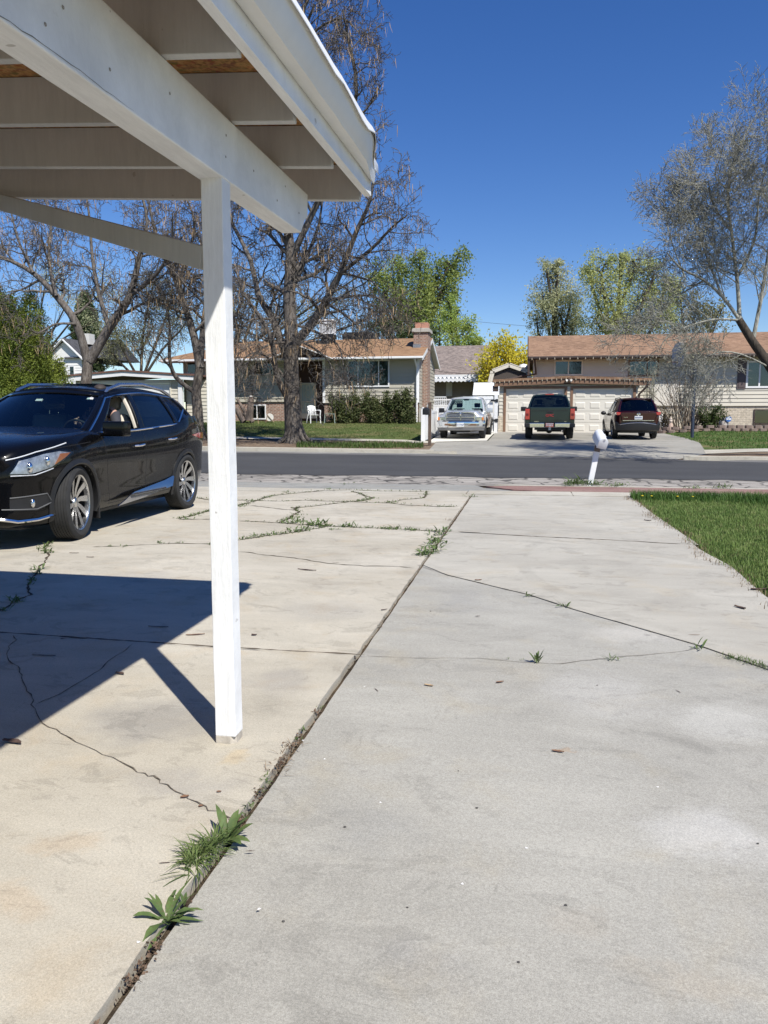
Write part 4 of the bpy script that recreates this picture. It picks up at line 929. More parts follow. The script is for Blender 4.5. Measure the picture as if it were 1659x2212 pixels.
# ================================================================ TREES AND PLANTS
class Grow:
    """branch skeleton -> one mesh of tapered tubes; keeps the tip points for pods and leaves"""
    def __init__(s, seed): s.r = random.Random(seed); s.np = np.random.RandomState(seed); s.br = []; s.tips = []
    def line(s, pts, r0, r1, sub=3):
        """smooth guided limb"""
        pts = [Vector(p) for p in pts]; out = []
        for i in range(len(pts)-1):
            a = pts[max(0, i-1)]; b = pts[i]; c = pts[i+1]; d = pts[min(len(pts)-1, i+2)]
            for k in range(sub):
                t = k/sub
                out.append(.5*((2*b)+(c-a)*t+(2*a-5*b+4*c-d)*t*t+(3*b-a-3*c+d)*t**3))
        out.append(pts[-1]); n = len(out)
        s.br.append((out, [r0+(r1-r0)*i/(n-1) for i in range(n)])); return out
    def sprout(s, path, r0, r1, cfg, lvl=0, t0=.25, seglen=None):
        """side branches along a path; cfg = list of levels (spacing, length, ratio_r, angle, wobble, up, npts)"""
        if lvl >= len(cfg): return
        sp, ln, rr, ang, wob, up, npt = cfg[lvl]; R = s.r
        L = sum((b-a).length for a, b in zip(path, path[1:])); n = max(1, int(L*(1-t0)/sp+R.random()))
        for k in range(n):
            t = t0+(1-t0)*(k+R.random())/n; f = t*(len(path)-1); i = min(int(f), len(path)-2); p = path[i].lerp(path[i+1], f-i)
            d = (path[i+1]-path[i]).normalized(); ax = d.orthogonal().normalized(); ax.rotate(Matrix.Rotation(R.uniform(0, 6.283), 3, d))
            nd = d.copy(); nd.rotate(Matrix.Rotation(R_(ang*R.uniform(.6, 1.35)), 3, ax))
            l = ln*R.uniform(.55, 1.3)*(1.1-.45*t); ra = (r0+(r1-r0)*t)*rr; ra = max(ra, .004); rb_ = max(.003, ra*.3)
            q = [p]; cd = nd
            for j in range(npt):
                cd = (cd+Vector((R.gauss(0, wob), R.gauss(0, wob), R.gauss(0, wob)+up))).normalized(); q.append(q[-1]+cd*l/npt)
            s.br.append((q, [ra+(rb_-ra)*j/npt for j in range(npt+1)]))
            if lvl == len(cfg)-1: s.tips.append((q[-1], cd))
            s.sprout(q, ra, rb_, cfg, lvl+1, .2)
    def mesh(s, name, mat, parent=None, rmin=.0):
        groups = {}
        for q, r in s.br:
            n = 10 if r[0] > .12 else 6 if r[0] > .04 else 4 if r[0] > .018 else 3
            groups.setdefault((len(q), n), []).append((q, r))
        V = []; F = []; base = 0
        for (L, n), lst in groups.items():
            A = np.array([[tuple(p) for p in q] for q, r in lst]); Rr = np.maximum(np.array([r for q, r in lst]), rmin)
            T = np.gradient(A, axis=1); T /= np.linalg.norm(T, axis=2, keepdims=True)+1e-9
            ref = np.where(np.abs(T[:, :1, 2:3]) < .9, np.array([0, 0, 1.]), np.array([1., 0, 0])); ref = np.broadcast_to(ref, A.shape)
            X = np.cross(T, ref); X /= np.linalg.norm(X, axis=2, keepdims=True)+1e-9; Y = np.cross(T, X)
            th = np.arange(n)*2*np.pi/n
            ring = A[:, :, None, :]+(X[:, :, None, :]*np.cos(th)[None, None, :, None]+Y[:, :, None, :]*np.sin(th)[None, None, :, None])*Rr[:, :, None, None]
            B = len(lst); V.append(ring.reshape(-1, 3)); idx = np.arange(B*L*n).reshape(B, L, n)+base
            a = idx[:, :-1]; c = idx[:, 1:]
            F.append(np.stack([a, np.roll(a, -1, 2), np.roll(c, -1, 2), c], -1).reshape(-1, 4)); base += B*L*n
        V = np.concatenate(V); F = np.concatenate(F)
        if parent is not None: V = V-np.array(parent.location)
        return np_mesh(name, V, F, mat, parent, smooth=True)
def cards(name, C, size, mat, parent=None, seed=0, asp=.55, flat=0.0, nrm=None):
    """leaf-shaped faces (two triangles folded a little) at points C"""
    rs = np.random.RandomState(seed); n = len(C); C = np.asarray(C)
    a = rs.normal(size=(n, 3)); a[:, 2] *= (1-flat); a /= np.linalg.norm(a, axis=1, keepdims=True)
    b = rs.normal(size=(n, 3)); b -= a*np.sum(a*b, 1, keepdims=True); b /= np.linalg.norm(b, axis=1, keepdims=True)
    sz = (size*rs.uniform(.6, 1.4, n))[:, None]; c = np.cross(a, b)
    V = np.stack([C, C+a*sz*.5+b*sz*asp*.5+c*sz*.06, C+a*sz, C+a*sz*.5-b*sz*asp*.5+c*sz*.06], 1).reshape(-1, 3)
    F = np.arange(4*n).reshape(n, 4)
    if parent is not None: V = V-np.array(parent.location)
    return np_mesh(name, V, F, mat, parent)
m_bark_c = bark('catalpa_bark', (.19, .165, .14), (.075, .062, .052), 5)
m_bark_tw = bark('catalpa_twig_bark', (.19, .17, .15), (.085, .072, .062), 5)
m_bark_t = bark('pale_twig_bark', (.40, .39, .33), (.185, .18, .15), 6)
m_bark_d = bark('dark_bark', (.085, .07, .055), (.045, .038, .03), 4)
m_pod = M('seed_pod', (.34, .235, .13), .8, var=.3, vscale=1.5)
def pods(root, tips, n, seed, lo=.25, hi=.42):
    r = random.Random(seed); V = []; F = []
    for k in range(n):
        p, d = r.choice(tips); p = p+Vector((r.uniform(-.12, .12), r.uniform(-.12, .12), 0)); l = r.uniform(lo, hi); w_ = r.uniform(.009, .015); a = r.uniform(0, 3.14)
        sx, sy = math.cos(a)*w_, math.sin(a)*w_; bx, by = r.uniform(-.1, .1), r.uniform(-.1, .1); b = len(V)
        for (t, q) in ((0, .5), (.45, 1), (1, .3)):
            c = p+Vector((bx*t*t, by*t*t, -l*t)); V += [(c.x-sx*q, c.y-sy*q, c.z), (c.x+sx*q, c.y+sy*q, c.z)]
        F += [(b, b+1, b+3, b+2), (b+2, b+3, b+5, b+4)]
    V = np.array(V)-np.array(root.location); o = np_mesh('seed_pods', V, np.array(F), m_pod, root); o['kind'] = 'stuff'; return o
def limbs(g, L, cfg):
    """L: (photo points, nearest depth, farthest depth, r0, r1, t0)"""
    for pts, ya, yb, r0, r1, t0 in L:
        n = len(pts); q = g.line([P(x, y, ya+(yb-ya)*i/(n-1)) for i, (x, y) in enumerate(pts)], r0, r1)
        if t0 is not None: g.sprout(q, r0, r1, cfg, 0, t0)
CAT = [(.40, 2.1, .50, 55, .20, .02, 7), (.22, 1.05, .58, 60, .26, .01, 6), (.145, .58, .62, 60, .30, -.02, 4), (.19, .26, .75, 60, .28, -.06, 3)]
def catalpa(base, L, seed, label, cfg=CAT, npod=500, trunk_r=.3, flare=1.7):
    b = H(*base[0]); Yb = b.y; root = empty('catalpa_tree', b, 0, label, 'tree', 'catalpa trees along the far kerb')
    gt = Grow(seed); pts = [P(x, y, Yb) for x, y in base]; pts[0] = b-Vector((0, 0, .12))
    q = gt.line(pts, trunk_r, trunk_r*.72, 4); rr = gt.br[0][1]
    for i in range(len(rr)): rr[i] *= 1+(flare-1)*math.exp(-i*1.0)
    gt.mesh('trunk', m_bark_c, root)
    # buttress roots
    gr = Grow(seed+9)
    for k in range(7):
        a = k*.9+.3; d = Vector((math.cos(a), math.sin(a), 0)); e = b+d*trunk_r*2.3; e.z = gz(e.x, e.y)-.05
        gr.line([b+d*trunk_r*.5+Vector((0, 0, .75)), b+d*trunk_r*1.15+Vector((0, 0, .24)), e], trunk_r*.36, .05, 4)
    gr.mesh('root_flare', m_bark_c, root)
    g = Grow(seed+1); limbs(g, [(p, Yb+a, Yb+c, r0*1.2, r1*1.3, t) for p, a, c, r0, r1, t in L], cfg)
    o = g.mesh('crown', m_bark_tw, root, .0085)
    if npod: pods(root, g.tips, npod, seed)
    print('catalpa', len(g.br), len(o.data.polygons)); return root
catalpa([(637, 957), (633, 900), (630, 840), (629, 780), (630, 732)], [
    ([(630, 735), (625, 640), (628, 560), (620, 480), (612, 400), (606, 260), (640, 110), (680, 10)], 0, .6, .23, .03, .12),
    ([(632, 750), (672, 700), (704, 650), (735, 590), (770, 500), (800, 430), (812, 330)], 0, -1.8, .17, .025, .2),
    ([(628, 790), (606, 735), (590, 690), (560, 640), (540, 560), (500, 480), (470, 420)], 0, 1.2, .16, .03, .25),
    ([(622, 860), (598, 812), (590, 750), (572, 700), (530, 640), (512, 600)], 0, -1.5, .12, .025, .3),
    ([(628, 560), (680, 450), (738, 330), (770, 200), (752, 80), (740, 20)], .2, -1.2, .12, .02, .15),
    ([(735, 590), (800, 540), (848, 490), (880, 465)], -1.0, -2.4, .07, .015, .1),
    ([(704, 650), (760, 640), (810, 640), (838, 665)], -.7, -2.0, .06, .015, .15),
    ([(634, 700), (690, 720), (730, 745), (742, 790)], 0, -2.2, .055, .012, .25),
    ([(620, 740), (580, 745), (540, 775), (518, 830)], 0, -2.0, .05, .012, .2),
    ([(625, 640), (660, 560), (690, 480), (700, 380)], 0, 2.2, .09, .02, .1),
    ([(620, 480), (580, 420), (560, 340), (590, 240)], .3, 1.5, .08, .02, .1),
    ([(640, 110), (690, 60), (740, 40), (775, 70)], .3, -1.5, .05, .012, .1),
    ([(640, 110), (670, -30), (720, -120)], .4, -.5, .06, .02, .1),
    ([(614, 815), (575, 770), (540, 765), (512, 800), (505, 850)], 0, -1.8, .05, .014, .2),
    ([(704, 655), (745, 680), (780, 715), (795, 760)], -.5, -2.2, .05, .014, .15),
    ([(645, 735), (690, 760), (715, 790), (722, 830)], -.1, -1.8, .045, .012, .25),
    ([(590, 690), (545, 690), (515, 720), (508, 770)], .3, -1.2, .05, .014, .2),
    ([(735, 590), (780, 600), (815, 620), (825, 690)], -1, -1.4, .05, .014, .1)],
    11, 'largest bare catalpa with a thick grey trunk, right of the white post', npod=2200, trunk_r=.37)
catalpa([(428, 948), (427, 890), (424, 845), (432, 795)], [
    ([(432, 795), (420, 730), (405, 680), (385, 620), (360, 560), (335, 500), (320, 430)], 0, .5, .16, .03, .2),
    ([(432, 795), (440, 700), (455, 600), (462, 520), (470, 430), (440, 360)], 0, 1.5, .13, .03, .2),
    ([(424, 850), (380, 815), (366, 770), (367, 700), (352, 650)], 0, -1.6, .10, .02, .3),
    ([(405, 680), (360, 660), (310, 640), (270, 650)], .2, -1.4, .06, .015, .15),
    ([(385, 620), (410, 540), (420, 480), (400, 420)], .4, -1.2, .08, .02, .1),
    ([(440, 720), (490, 700), (520, 660), (530, 600)], .3, 2.0, .08, .02, .2)],
    21, 'bare catalpa with a leaning trunk, seen just left of the white post', npod=1100, trunk_r=.25)
catalpa([(190, 952), (187, 890), (186, 830), (191, 775)], [
    ([(189, 780), (165, 700), (122, 640), (72, 590), (15, 560), (-40, 540)], 0, -.8, .16, .03, .25),
    ([(193, 780), (238, 705), (280, 640), (300, 560), (318, 480), (300, 400)], 0, .5, .18, .03, .25),
    ([(236, 708), (215, 640), (200, 560), (192, 460), (180, 390)], .1, 1.2, .09, .02, .15),
    ([(122, 640), (105, 560), (110, 480), (90, 410)], -.5, .8, .07, .02, .1),
    ([(280, 640), (340, 590), (370, 530), (372, 460)], .2, -1.5, .08, .02, .15),
    ([(165, 700), (120, 700), (80, 720), (60, 700)], -.3, -1.6, .05, .012, .2),
    ([(72, 590), (40, 520), (20, 440)], -.6, .6, .06, .02, .1)],
    31, 'bare catalpa forking low behind the roof of the black car', npod=1100, trunk_r=.28)
# ---- bare tree on the right, its fine pale twigs over the roof
rt_b = H(1738, 988); rt = empty('bare_tree', rt_b, 0, 'bare tree with fine pale grey twigs reaching in from the right edge', 'tree')
gt = Grow(41); Yr = rt_b.y
q = [P(x, y, Yr) for x, y in ((1738, 988), (1722, 900), (1665, 795), (1626, 738), (1596, 690))]; q[0] = rt_b-Vector((0, 0, .1))
gt.line(q, .175, .11, 4); gt.br[0][1][0] *= 1.5; gt.mesh('trunk', m_bark_d, rt)
RTC = [(.30, 1.8, .42, 45, .12, .03, 6), (.18, .95, .5, 45, .16, .03, 5), (.10, .55, .6, 42, .18, .02, 4), (.10, .28, .75, 45, .18, .0, 3)]
g = Grow(42); limbs(g, [(p, Yr+a, Yr+c, r0*.75, r1, t) for p, a, c, r0, r1, t in [
    ([(1598, 692), (1560, 640), (1520, 605), (1472, 580), (1440, 545)], 0, -1.2, .075, .02, .2),
    ([(1598, 692), (1592, 600), (1580, 500), (1572, 410), (1600, 310), (1640, 240)], 0, 1.0, .09, .015, .15),
    ([(1600, 692), (1545, 690), (1485, 705), (1440, 730), (1425, 755)], 0, -2.0, .055, .012, .2),
    ([(1626, 738), (1652, 600), (1672, 450), (1690, 320)], 0, .4, .09, .02, .15),
    ([(1560, 640), (1525, 550), (1500, 480), (1470, 450)], -.3, .8, .055, .012, .1),
    ([(1580, 500), (1540, 440), (1530, 390)], .5, -1.4, .05, .012, .1),
    ([(1665, 795), (1600, 765), (1545, 762), (1500, 790)], 0, -1.6, .045, .01, .25),
    ([(1572, 410), (1545, 380), (1560, 330)], .6, -.5, .045, .01, .1),
    ([(1592, 600), (1630, 520), (1640, 420), (1660, 350)], .3, -1.4, .06, .012, .1),
    ([(1520, 605), (1480, 630), (1450, 640)], -.6, 1.2, .04, .01, .1),
    ([(1480, 600), (1450, 520), (1440, 470)], -.9, -.4, .035, .01, .1)]], RTC)
o = g.mesh('crown', m_bark_t, rt, .0055); print('right tree', len(g.br), len(o.data.polygons))
tp = [t_[0] for t_ in g.tips]; r = random.Random(4); tp = r.sample(tp, min(len(tp), 4500))
cards('buds', [tuple(p) for p in tp], .05, foliage('bud_green', (.30, .31, .19), (.38, .37, .24), None, 1), rt, 5)['kind'] = 'stuff'

# ---- trees in leaf beyond the houses: lobes of leaf clumps on real limbs
def leafy(name, base, Y, lobes, mat, leaf, label, seed, ncl=16, per=55, trunk=.35, group=None, barkm=None, spread=.55, z0=None, asp=.5, cat='tree', droop=0.0):
    rs = np.random.RandomState(seed); b = P(base[0], base[1], Y); b.z = gz(b.x, Y) if z0 is None else z0
    root = empty(name, b, 0, label, cat, group); g = Grow(seed)
    cen = []
    cs = [(P(x, y, Y+rs.uniform(-1, 1)*r_*Y/FPX*.8), r_*Y/FPX) for (x, y, r_) in lobes]
    mean = sum((c for c, _ in cs), Vector())/len(cs); fork = b.lerp(mean, .38); fork.x = b.x*.6+fork.x*.4
    g.line([b-Vector((0, 0, .3)), b.lerp(fork, .5)+Vector((rs.normal()*.15, 0, 0)), fork], trunk, trunk*.75)
    for c, rad in cs:
        mid = fork.lerp(c, .5)+Vector((rs.normal()*rad*.2, rs.normal()*rad*.2, rad*.25))
        q = g.line([fork, mid, c, c+Vector((rs.normal()*.3*rad, 0, rad*.6))], trunk*.45, trunk*.08)
        n = int(ncl*max(.4, (rad/2.2)**1.6))
        for k in range(n):
            d = rs.normal(size=3); d /= np.linalg.norm(d); rr = rad*rs.uniform(.25, 1.08)**.7; e = np.array(c)+d*rr*np.array([1, 1, 1.05])
            s_ = q[rs.randint(len(q)//3, len(q))]; g.line([s_, s_.lerp(Vector(e), .5)+Vector((0, 0, .1*rad)), Vector(e)], trunk*.09, .012, 2)
            m = rs.normal(size=(per, 3))*rad*spread*.36; m[:, 2] -= droop*np.abs(rs.normal(size=per))*rad*.3
            cen.append(e+m)
    g.mesh('trunk', barkm or m_bark_d, root, .012)
    cards('crown', np.concatenate(cen), leaf, mat, root, seed, asp); return root
f_willow = foliage('willow_leaf', (.24, .31, .085), (.36, .41, .12), (.15, .21, .06), .35, .5)
f_bright = foliage('bright_leaf', (.35, .45, .11), (.46, .53, .15), (.23, .33, .08), .5, .5)
f_sage = foliage('sage_leaf', (.46, .48, .28), (.56, .56, .34), (.32, .35, .19), .3, .5)
f_lime = foliage('lime_leaf', (.44, .48, .18), (.55, .56, .24), (.32, .35, .13), .35, .5)
f_olive = foliage('olive_leaf', (.20, .20, .10), (.27, .26, .14), (.12, .125, .07), .4)
f_dark = foliage('dark_leaf', (.06, .09, .035), (.10, .135, .05), (.035, .05, .02), .6, .2)
BG = 'trees in leaf beyond the houses'
leafy('willow_tree', (880, 780), 78, [(868, 590, 42), (905, 640, 52), (962, 590, 44), (985, 565, 28), (940, 655, 52), (860, 675, 48), (835, 640, 40), (907, 568, 28), (960, 620, 40), (820, 600, 30), (900, 700, 45)], f_willow, .25, 'tall green willow above the brick chimney', 51, 22, 100, .5, BG, droop=.3)
leafy('willow_tree', (985, 790), 72, [(985, 690, 34), (1012, 715, 26), (950, 715, 34), (972, 663, 22), (1000, 740, 32), (1030, 738, 12)], f_bright, .21, 'bright yellow-green tree above the grey roof', 52, 28, 95, .3, BG, droop=.3)
leafy('cottonwood_tree', (1200, 790), 95, [(1195, 612, 38), (1172, 655, 36), (1232, 650, 36), (1180, 580, 22), (1215, 700, 40), (1160, 700, 26), (1240, 700, 30), (1200, 655, 30), (1205, 575, 14)], f_sage, .24, 'pale sage tree left of the pair above the brown shingle roof', 53, 24, 80, .55, BG, spread=.6)
leafy('cottonwood_tree', (1330, 790), 90, [(1300, 590, 42), (1370, 585, 40), (1340, 562, 22), (1412, 600, 34), (1318, 650, 50), (1392, 655, 50), (1440, 625, 30), (1272, 598, 22), (1290, 700, 35), (1350, 700, 45), (1425, 680, 40)], f_lime, .25, 'broad yellow-green tree right of the pair above the brown roof', 54, 22, 80, .6, BG, spread=.6)
leafy('olive_tree', (1480, 790), 100, [(1470, 650, 45), (1500, 700, 45), (1550, 690, 40), (1450, 700, 35)], f_olive, .36, 'dull olive tree behind the bare twigs on the right', 55, 16, 40, .5, BG)
leafy('olive_tree', (300, 800), 66, [(330, 705, 50), (285, 740, 45), (372, 650, 45), (250, 715, 36), (330, 620, 35), (400, 700, 36), (240, 760, 36)], f_olive, .15, 'olive grey thicket tree behind the low garage', 56, 36, 80, .3, BG, spread=.7)
leafy('olive_tree', (470, 780), 72, [(520, 690, 45), (560, 640, 45), (480, 640, 45), (600, 700, 40), (650, 660, 42), (700, 690, 40), (740, 640, 42), (790, 690, 40), (770, 600, 36)], f_olive, .17, 'olive grey tree behind the roof of the split-level house', 57, 18, 60, .35, BG, spread=.75)
leafy('dark_tree', (880, 790), 68, [(810, 715, 22), (850, 718, 24), (885, 722, 18), (830, 700, 18), (930, 722, 16)], f_dark, .2, 'dark green low tree on the skyline left of the brick chimney', 58, 30, 60, .2, BG)
leafy('grey_tree', (50, 790), 80, [(150, 640, 40), (210, 690, 40), (100, 600, 40), (230, 620, 40)], f_sage, .18, 'thin grey-green tree behind the forked catalpa', 59, 20, 60, .3, BG, spread=.8)
# yellow spring shrub: upright shoots covered in small yellow-green leaves
def shrub(name, base, Y, x0, x1, top, n, mat, leaf, label, seed, per=26, lean=.25, stem=.02, barkm=None, group=None, cat='shrub', wob=.08, lo=.15, z0=None):
    rs = random.Random(seed); b = P(base[0], base[1], Y); b.z = gz(b.x, Y) if z0 is None else z0; root = empty(name, b, 0, label, cat, group); g = Grow(seed); C = []
    nr = np.random.RandomState(seed); XA, XB = P(x0, 800, Y).x, P(x1, 800, Y).x; ht = P(base[0], top, Y).z-b.z
    for k in range(n):
        u = rs.random(); tx = XA+(XB-XA)*u; ed = 1-abs(2*u-1); h = ht*rs.uniform(.5, 1.0)*(.62+.38*ed**.5); ty = Y+rs.uniform(-.5, .5)*(XB-XA)*.7
        s0 = b+Vector((rs.uniform(-.25, .25)+(tx-b.x)*.25, rs.uniform(-.2, .2), 0)); e = Vector((tx, ty, b.z+h)); mid = s0.lerp(e, .5)+Vector(((s0.x-e.x)*lean, 0, h*.12))
        q = g.line([s0, mid, e], stem, stem*.35, 5)
        g.sprout(q, stem, stem*.35, [(ht*.13, ht*.16, .6, 35, wob, .06, 3)], 0, lo)
    for q, r in g.br:
        for p in q[max(1, int(len(q)*lo)):]:
            m = max(1, int(per*nr.uniform(.3, 1.2)/6)); C.append(np.array(p)+nr.normal(size=(m, 3))*leaf*.75)
    g.mesh('stems', barkm or m_bark_d, root, .006)
    if mat: cards('foliage', np.concatenate(C), leaf, mat, root, seed, .55)
    return root
shrub('yellow_shrub', (1095, 830), 58, 1030, 1152, 716, 170, foliage('spring_yellow_leaf', (.68, .60, .05), (.78, .68, .08), (.48, .46, .06), .9, .5), .22, 'bright yellow spring shrub between the grey and the brown roof', 61, 30, .1, .025)
f_rose = foliage('rose_leaf', (.075, .10, .035), (.115, .14, .05), (.16, .09, .05), 1.2, .25)
RB = 'rose bushes under the wide window'
for i, (cx_, a, c, tp_, lab) in enumerate(((727, 706, 750, 846, 'rose bush at the left end of the row by the front door'), (768, 748, 788, 842, 'rose bush under the left edge of the wide window'), (801, 782, 818, 838, 'tall thin rose bush under the middle of the wide window'), (836, 815, 858, 842, 'rose bush under the right edge of the wide window'), (868, 850, 892, 836, 'rose bush with the longest shoots, nearest the white downspout'))):
    shrub('rose_bush', (cx_, 912), 42.0, a, c, tp_, 24, f_rose, .10, lab, 70+i, 60, .1, .014, group=RB, lo=.1)
for i, (cx_, a, c, tp_, lab) in enumerate(((884, 872, 893, 868, 'low round rose bush at the right end of the row'), (745, 735, 757, 872, 'low rose bush in the gap left of the wide window'), (815, 806, 826, 872, 'low rose bush filling the gap under the wide window'))):
    shrub('rose_bush', (cx_, 913), 41.7, a, c, tp_, 16, f_rose, .10, lab, 80+i, 60, .1, .012, group=RB, lo=.05)
bs_b = H(1480, 924)
shrub('bare_shrub', (1478, 922), 42.2, 1390, 1575, 772, 62, None, .05, 'large bare many-stemmed shrub behind the basketball pole', 91, lean=.05, stem=.022, barkm=bark('shrub_bark', (.26, .21, .16), (.12, .095, .07), 6), wob=.12, lo=.25, z0=gz(13, 42.2))
shrub('budding_shrub', (1385+20, 850), 44.6, 1383, 1424, 768, 26, f_sage, .05, 'twiggy upright shrub with grey buds in front of the upper right window', 92, 8, .1, .014, m_bark_t, z0=P(1400, 905, 44.6).z)
shrub('evergreen_shrub', (1535, 922), 42.0, 1505, 1570, 868, 30, foliage('box_leaf', (.055, .085, .022), (.09, .13, .035), (.03, .045, .014), 1.5), .09, 'leafy green shrub at the right foot of the bare shrub', 93, 44, .1, .015)
shrub('red_leaf_shrub', (1432, 920), 42.4, 1412, 1462, 880, 20, foliage('bronze_leaf', (.09, .075, .035), (.13, .09, .05), (.05, .045, .02), 1.5), .08, 'small bronze leaved shrub beside the arched white gate', 94, 14, .1, .012)
# ---- evergreen by the left edge
def evergreen(name, Y, spires, mat, leaf, label, seed, dens, z0=None):
    rs = np.random.RandomState(seed); b = P(spires[0][0], 900, Y); b.z = gz(b.x, Y); root = empty(name, b, 0, label, 'evergreen'); g = Grow(seed); C = []
    for (x, top, bot, rad) in spires:
        t0 = P(x, top, Y); t1 = P(x, bot, Y); r_ = rad*Y/FPX; yo = rs.uniform(-.6, .6)
        g.line([Vector((t1.x, Y+yo, b.z-.2)), Vector((t0.x, Y+yo, t0.z-.1))], .10, .015, 6)
        n = int(dens*r_*(t0.z-t1.z))
        u = rs.uniform(0, 1, n)**.75; hh = t0.z-(t0.z-t1.z)*u; prof = r_*(.12+.88*np.minimum(1, u*1.6)**.7); a = rs.uniform(0, 6.283, n)
        lump = 1+.2*np.sin(a*3+hh*2.3)+.14*np.sin(a*5-hh*4.1)
        q = prof*lump*rs.uniform(.72, 1.06, n); cen = np.stack([t0.x+q*np.cos(a), Y+yo+q*np.sin(a), hh], 1)
        for k in range(14): C.append(cen+rs.normal(size=(n, 3))*np.array([.07, .07, .13]))
    g.mesh('trunk', m_bark_d, root); cards('foliage', np.concatenate(C), leaf, mat, root, seed, .45); return root
f_arb = foliage('arborvitae_leaf', (.14, .19, .03), (.23, .275, .045), (.05, .075, .018), .9, .3)
evergreen('arborvitae_tree', 30.0, [(15, 640, 960, 75), (62, 632, 960, 58), (92, 715, 960, 48), (-40, 600, 960, 80), (112, 775, 960, 34), (45, 690, 960, 70), (5, 690, 960, 70)], f_arb, .085, 'dense yellow-green arborvitae at the left edge behind the black car', 101, 330)
evergreen('spruce_tree', 85, [(182, 630, 800, 34)], f_dark, .26, 'dark conifer on the skyline behind the forked catalpa', 102, 110)
# ================================================================ VEHICLES
def pchip(pts):
    xs = np.array([p[0] for p in pts], float); ys = np.array([p[1] for p in pts], float)
    if xs[0] > xs[-1]: xs, ys = xs[::-1], ys[::-1]
    h = np.diff(xs); d = np.diff(ys)/h; m = np.zeros(len(xs))
    for i in range(1, len(xs)-1):
        if d[i-1]*d[i] > 0: w1, w2 = 2*h[i]+h[i-1], h[i]+2*h[i-1]; m[i] = (w1+w2)/(w1/d[i-1]+w2/d[i])
    m[0], m[-1] = d[0], d[-1]
    def f(x):
        x = min(max(x, xs[0]), xs[-1]); i = min(max(int(np.searchsorted(xs, x))-1, 0), len(h)-1); t = (x-xs[i])/h[i]
        return float((2*t**3-3*t*t+1)*ys[i]+(t**3-2*t*t+t)*h[i]*m[i]+(3*t*t-2*t**3)*ys[i+1]+(t**3-t*t)*h[i]*m[i+1])
    return f
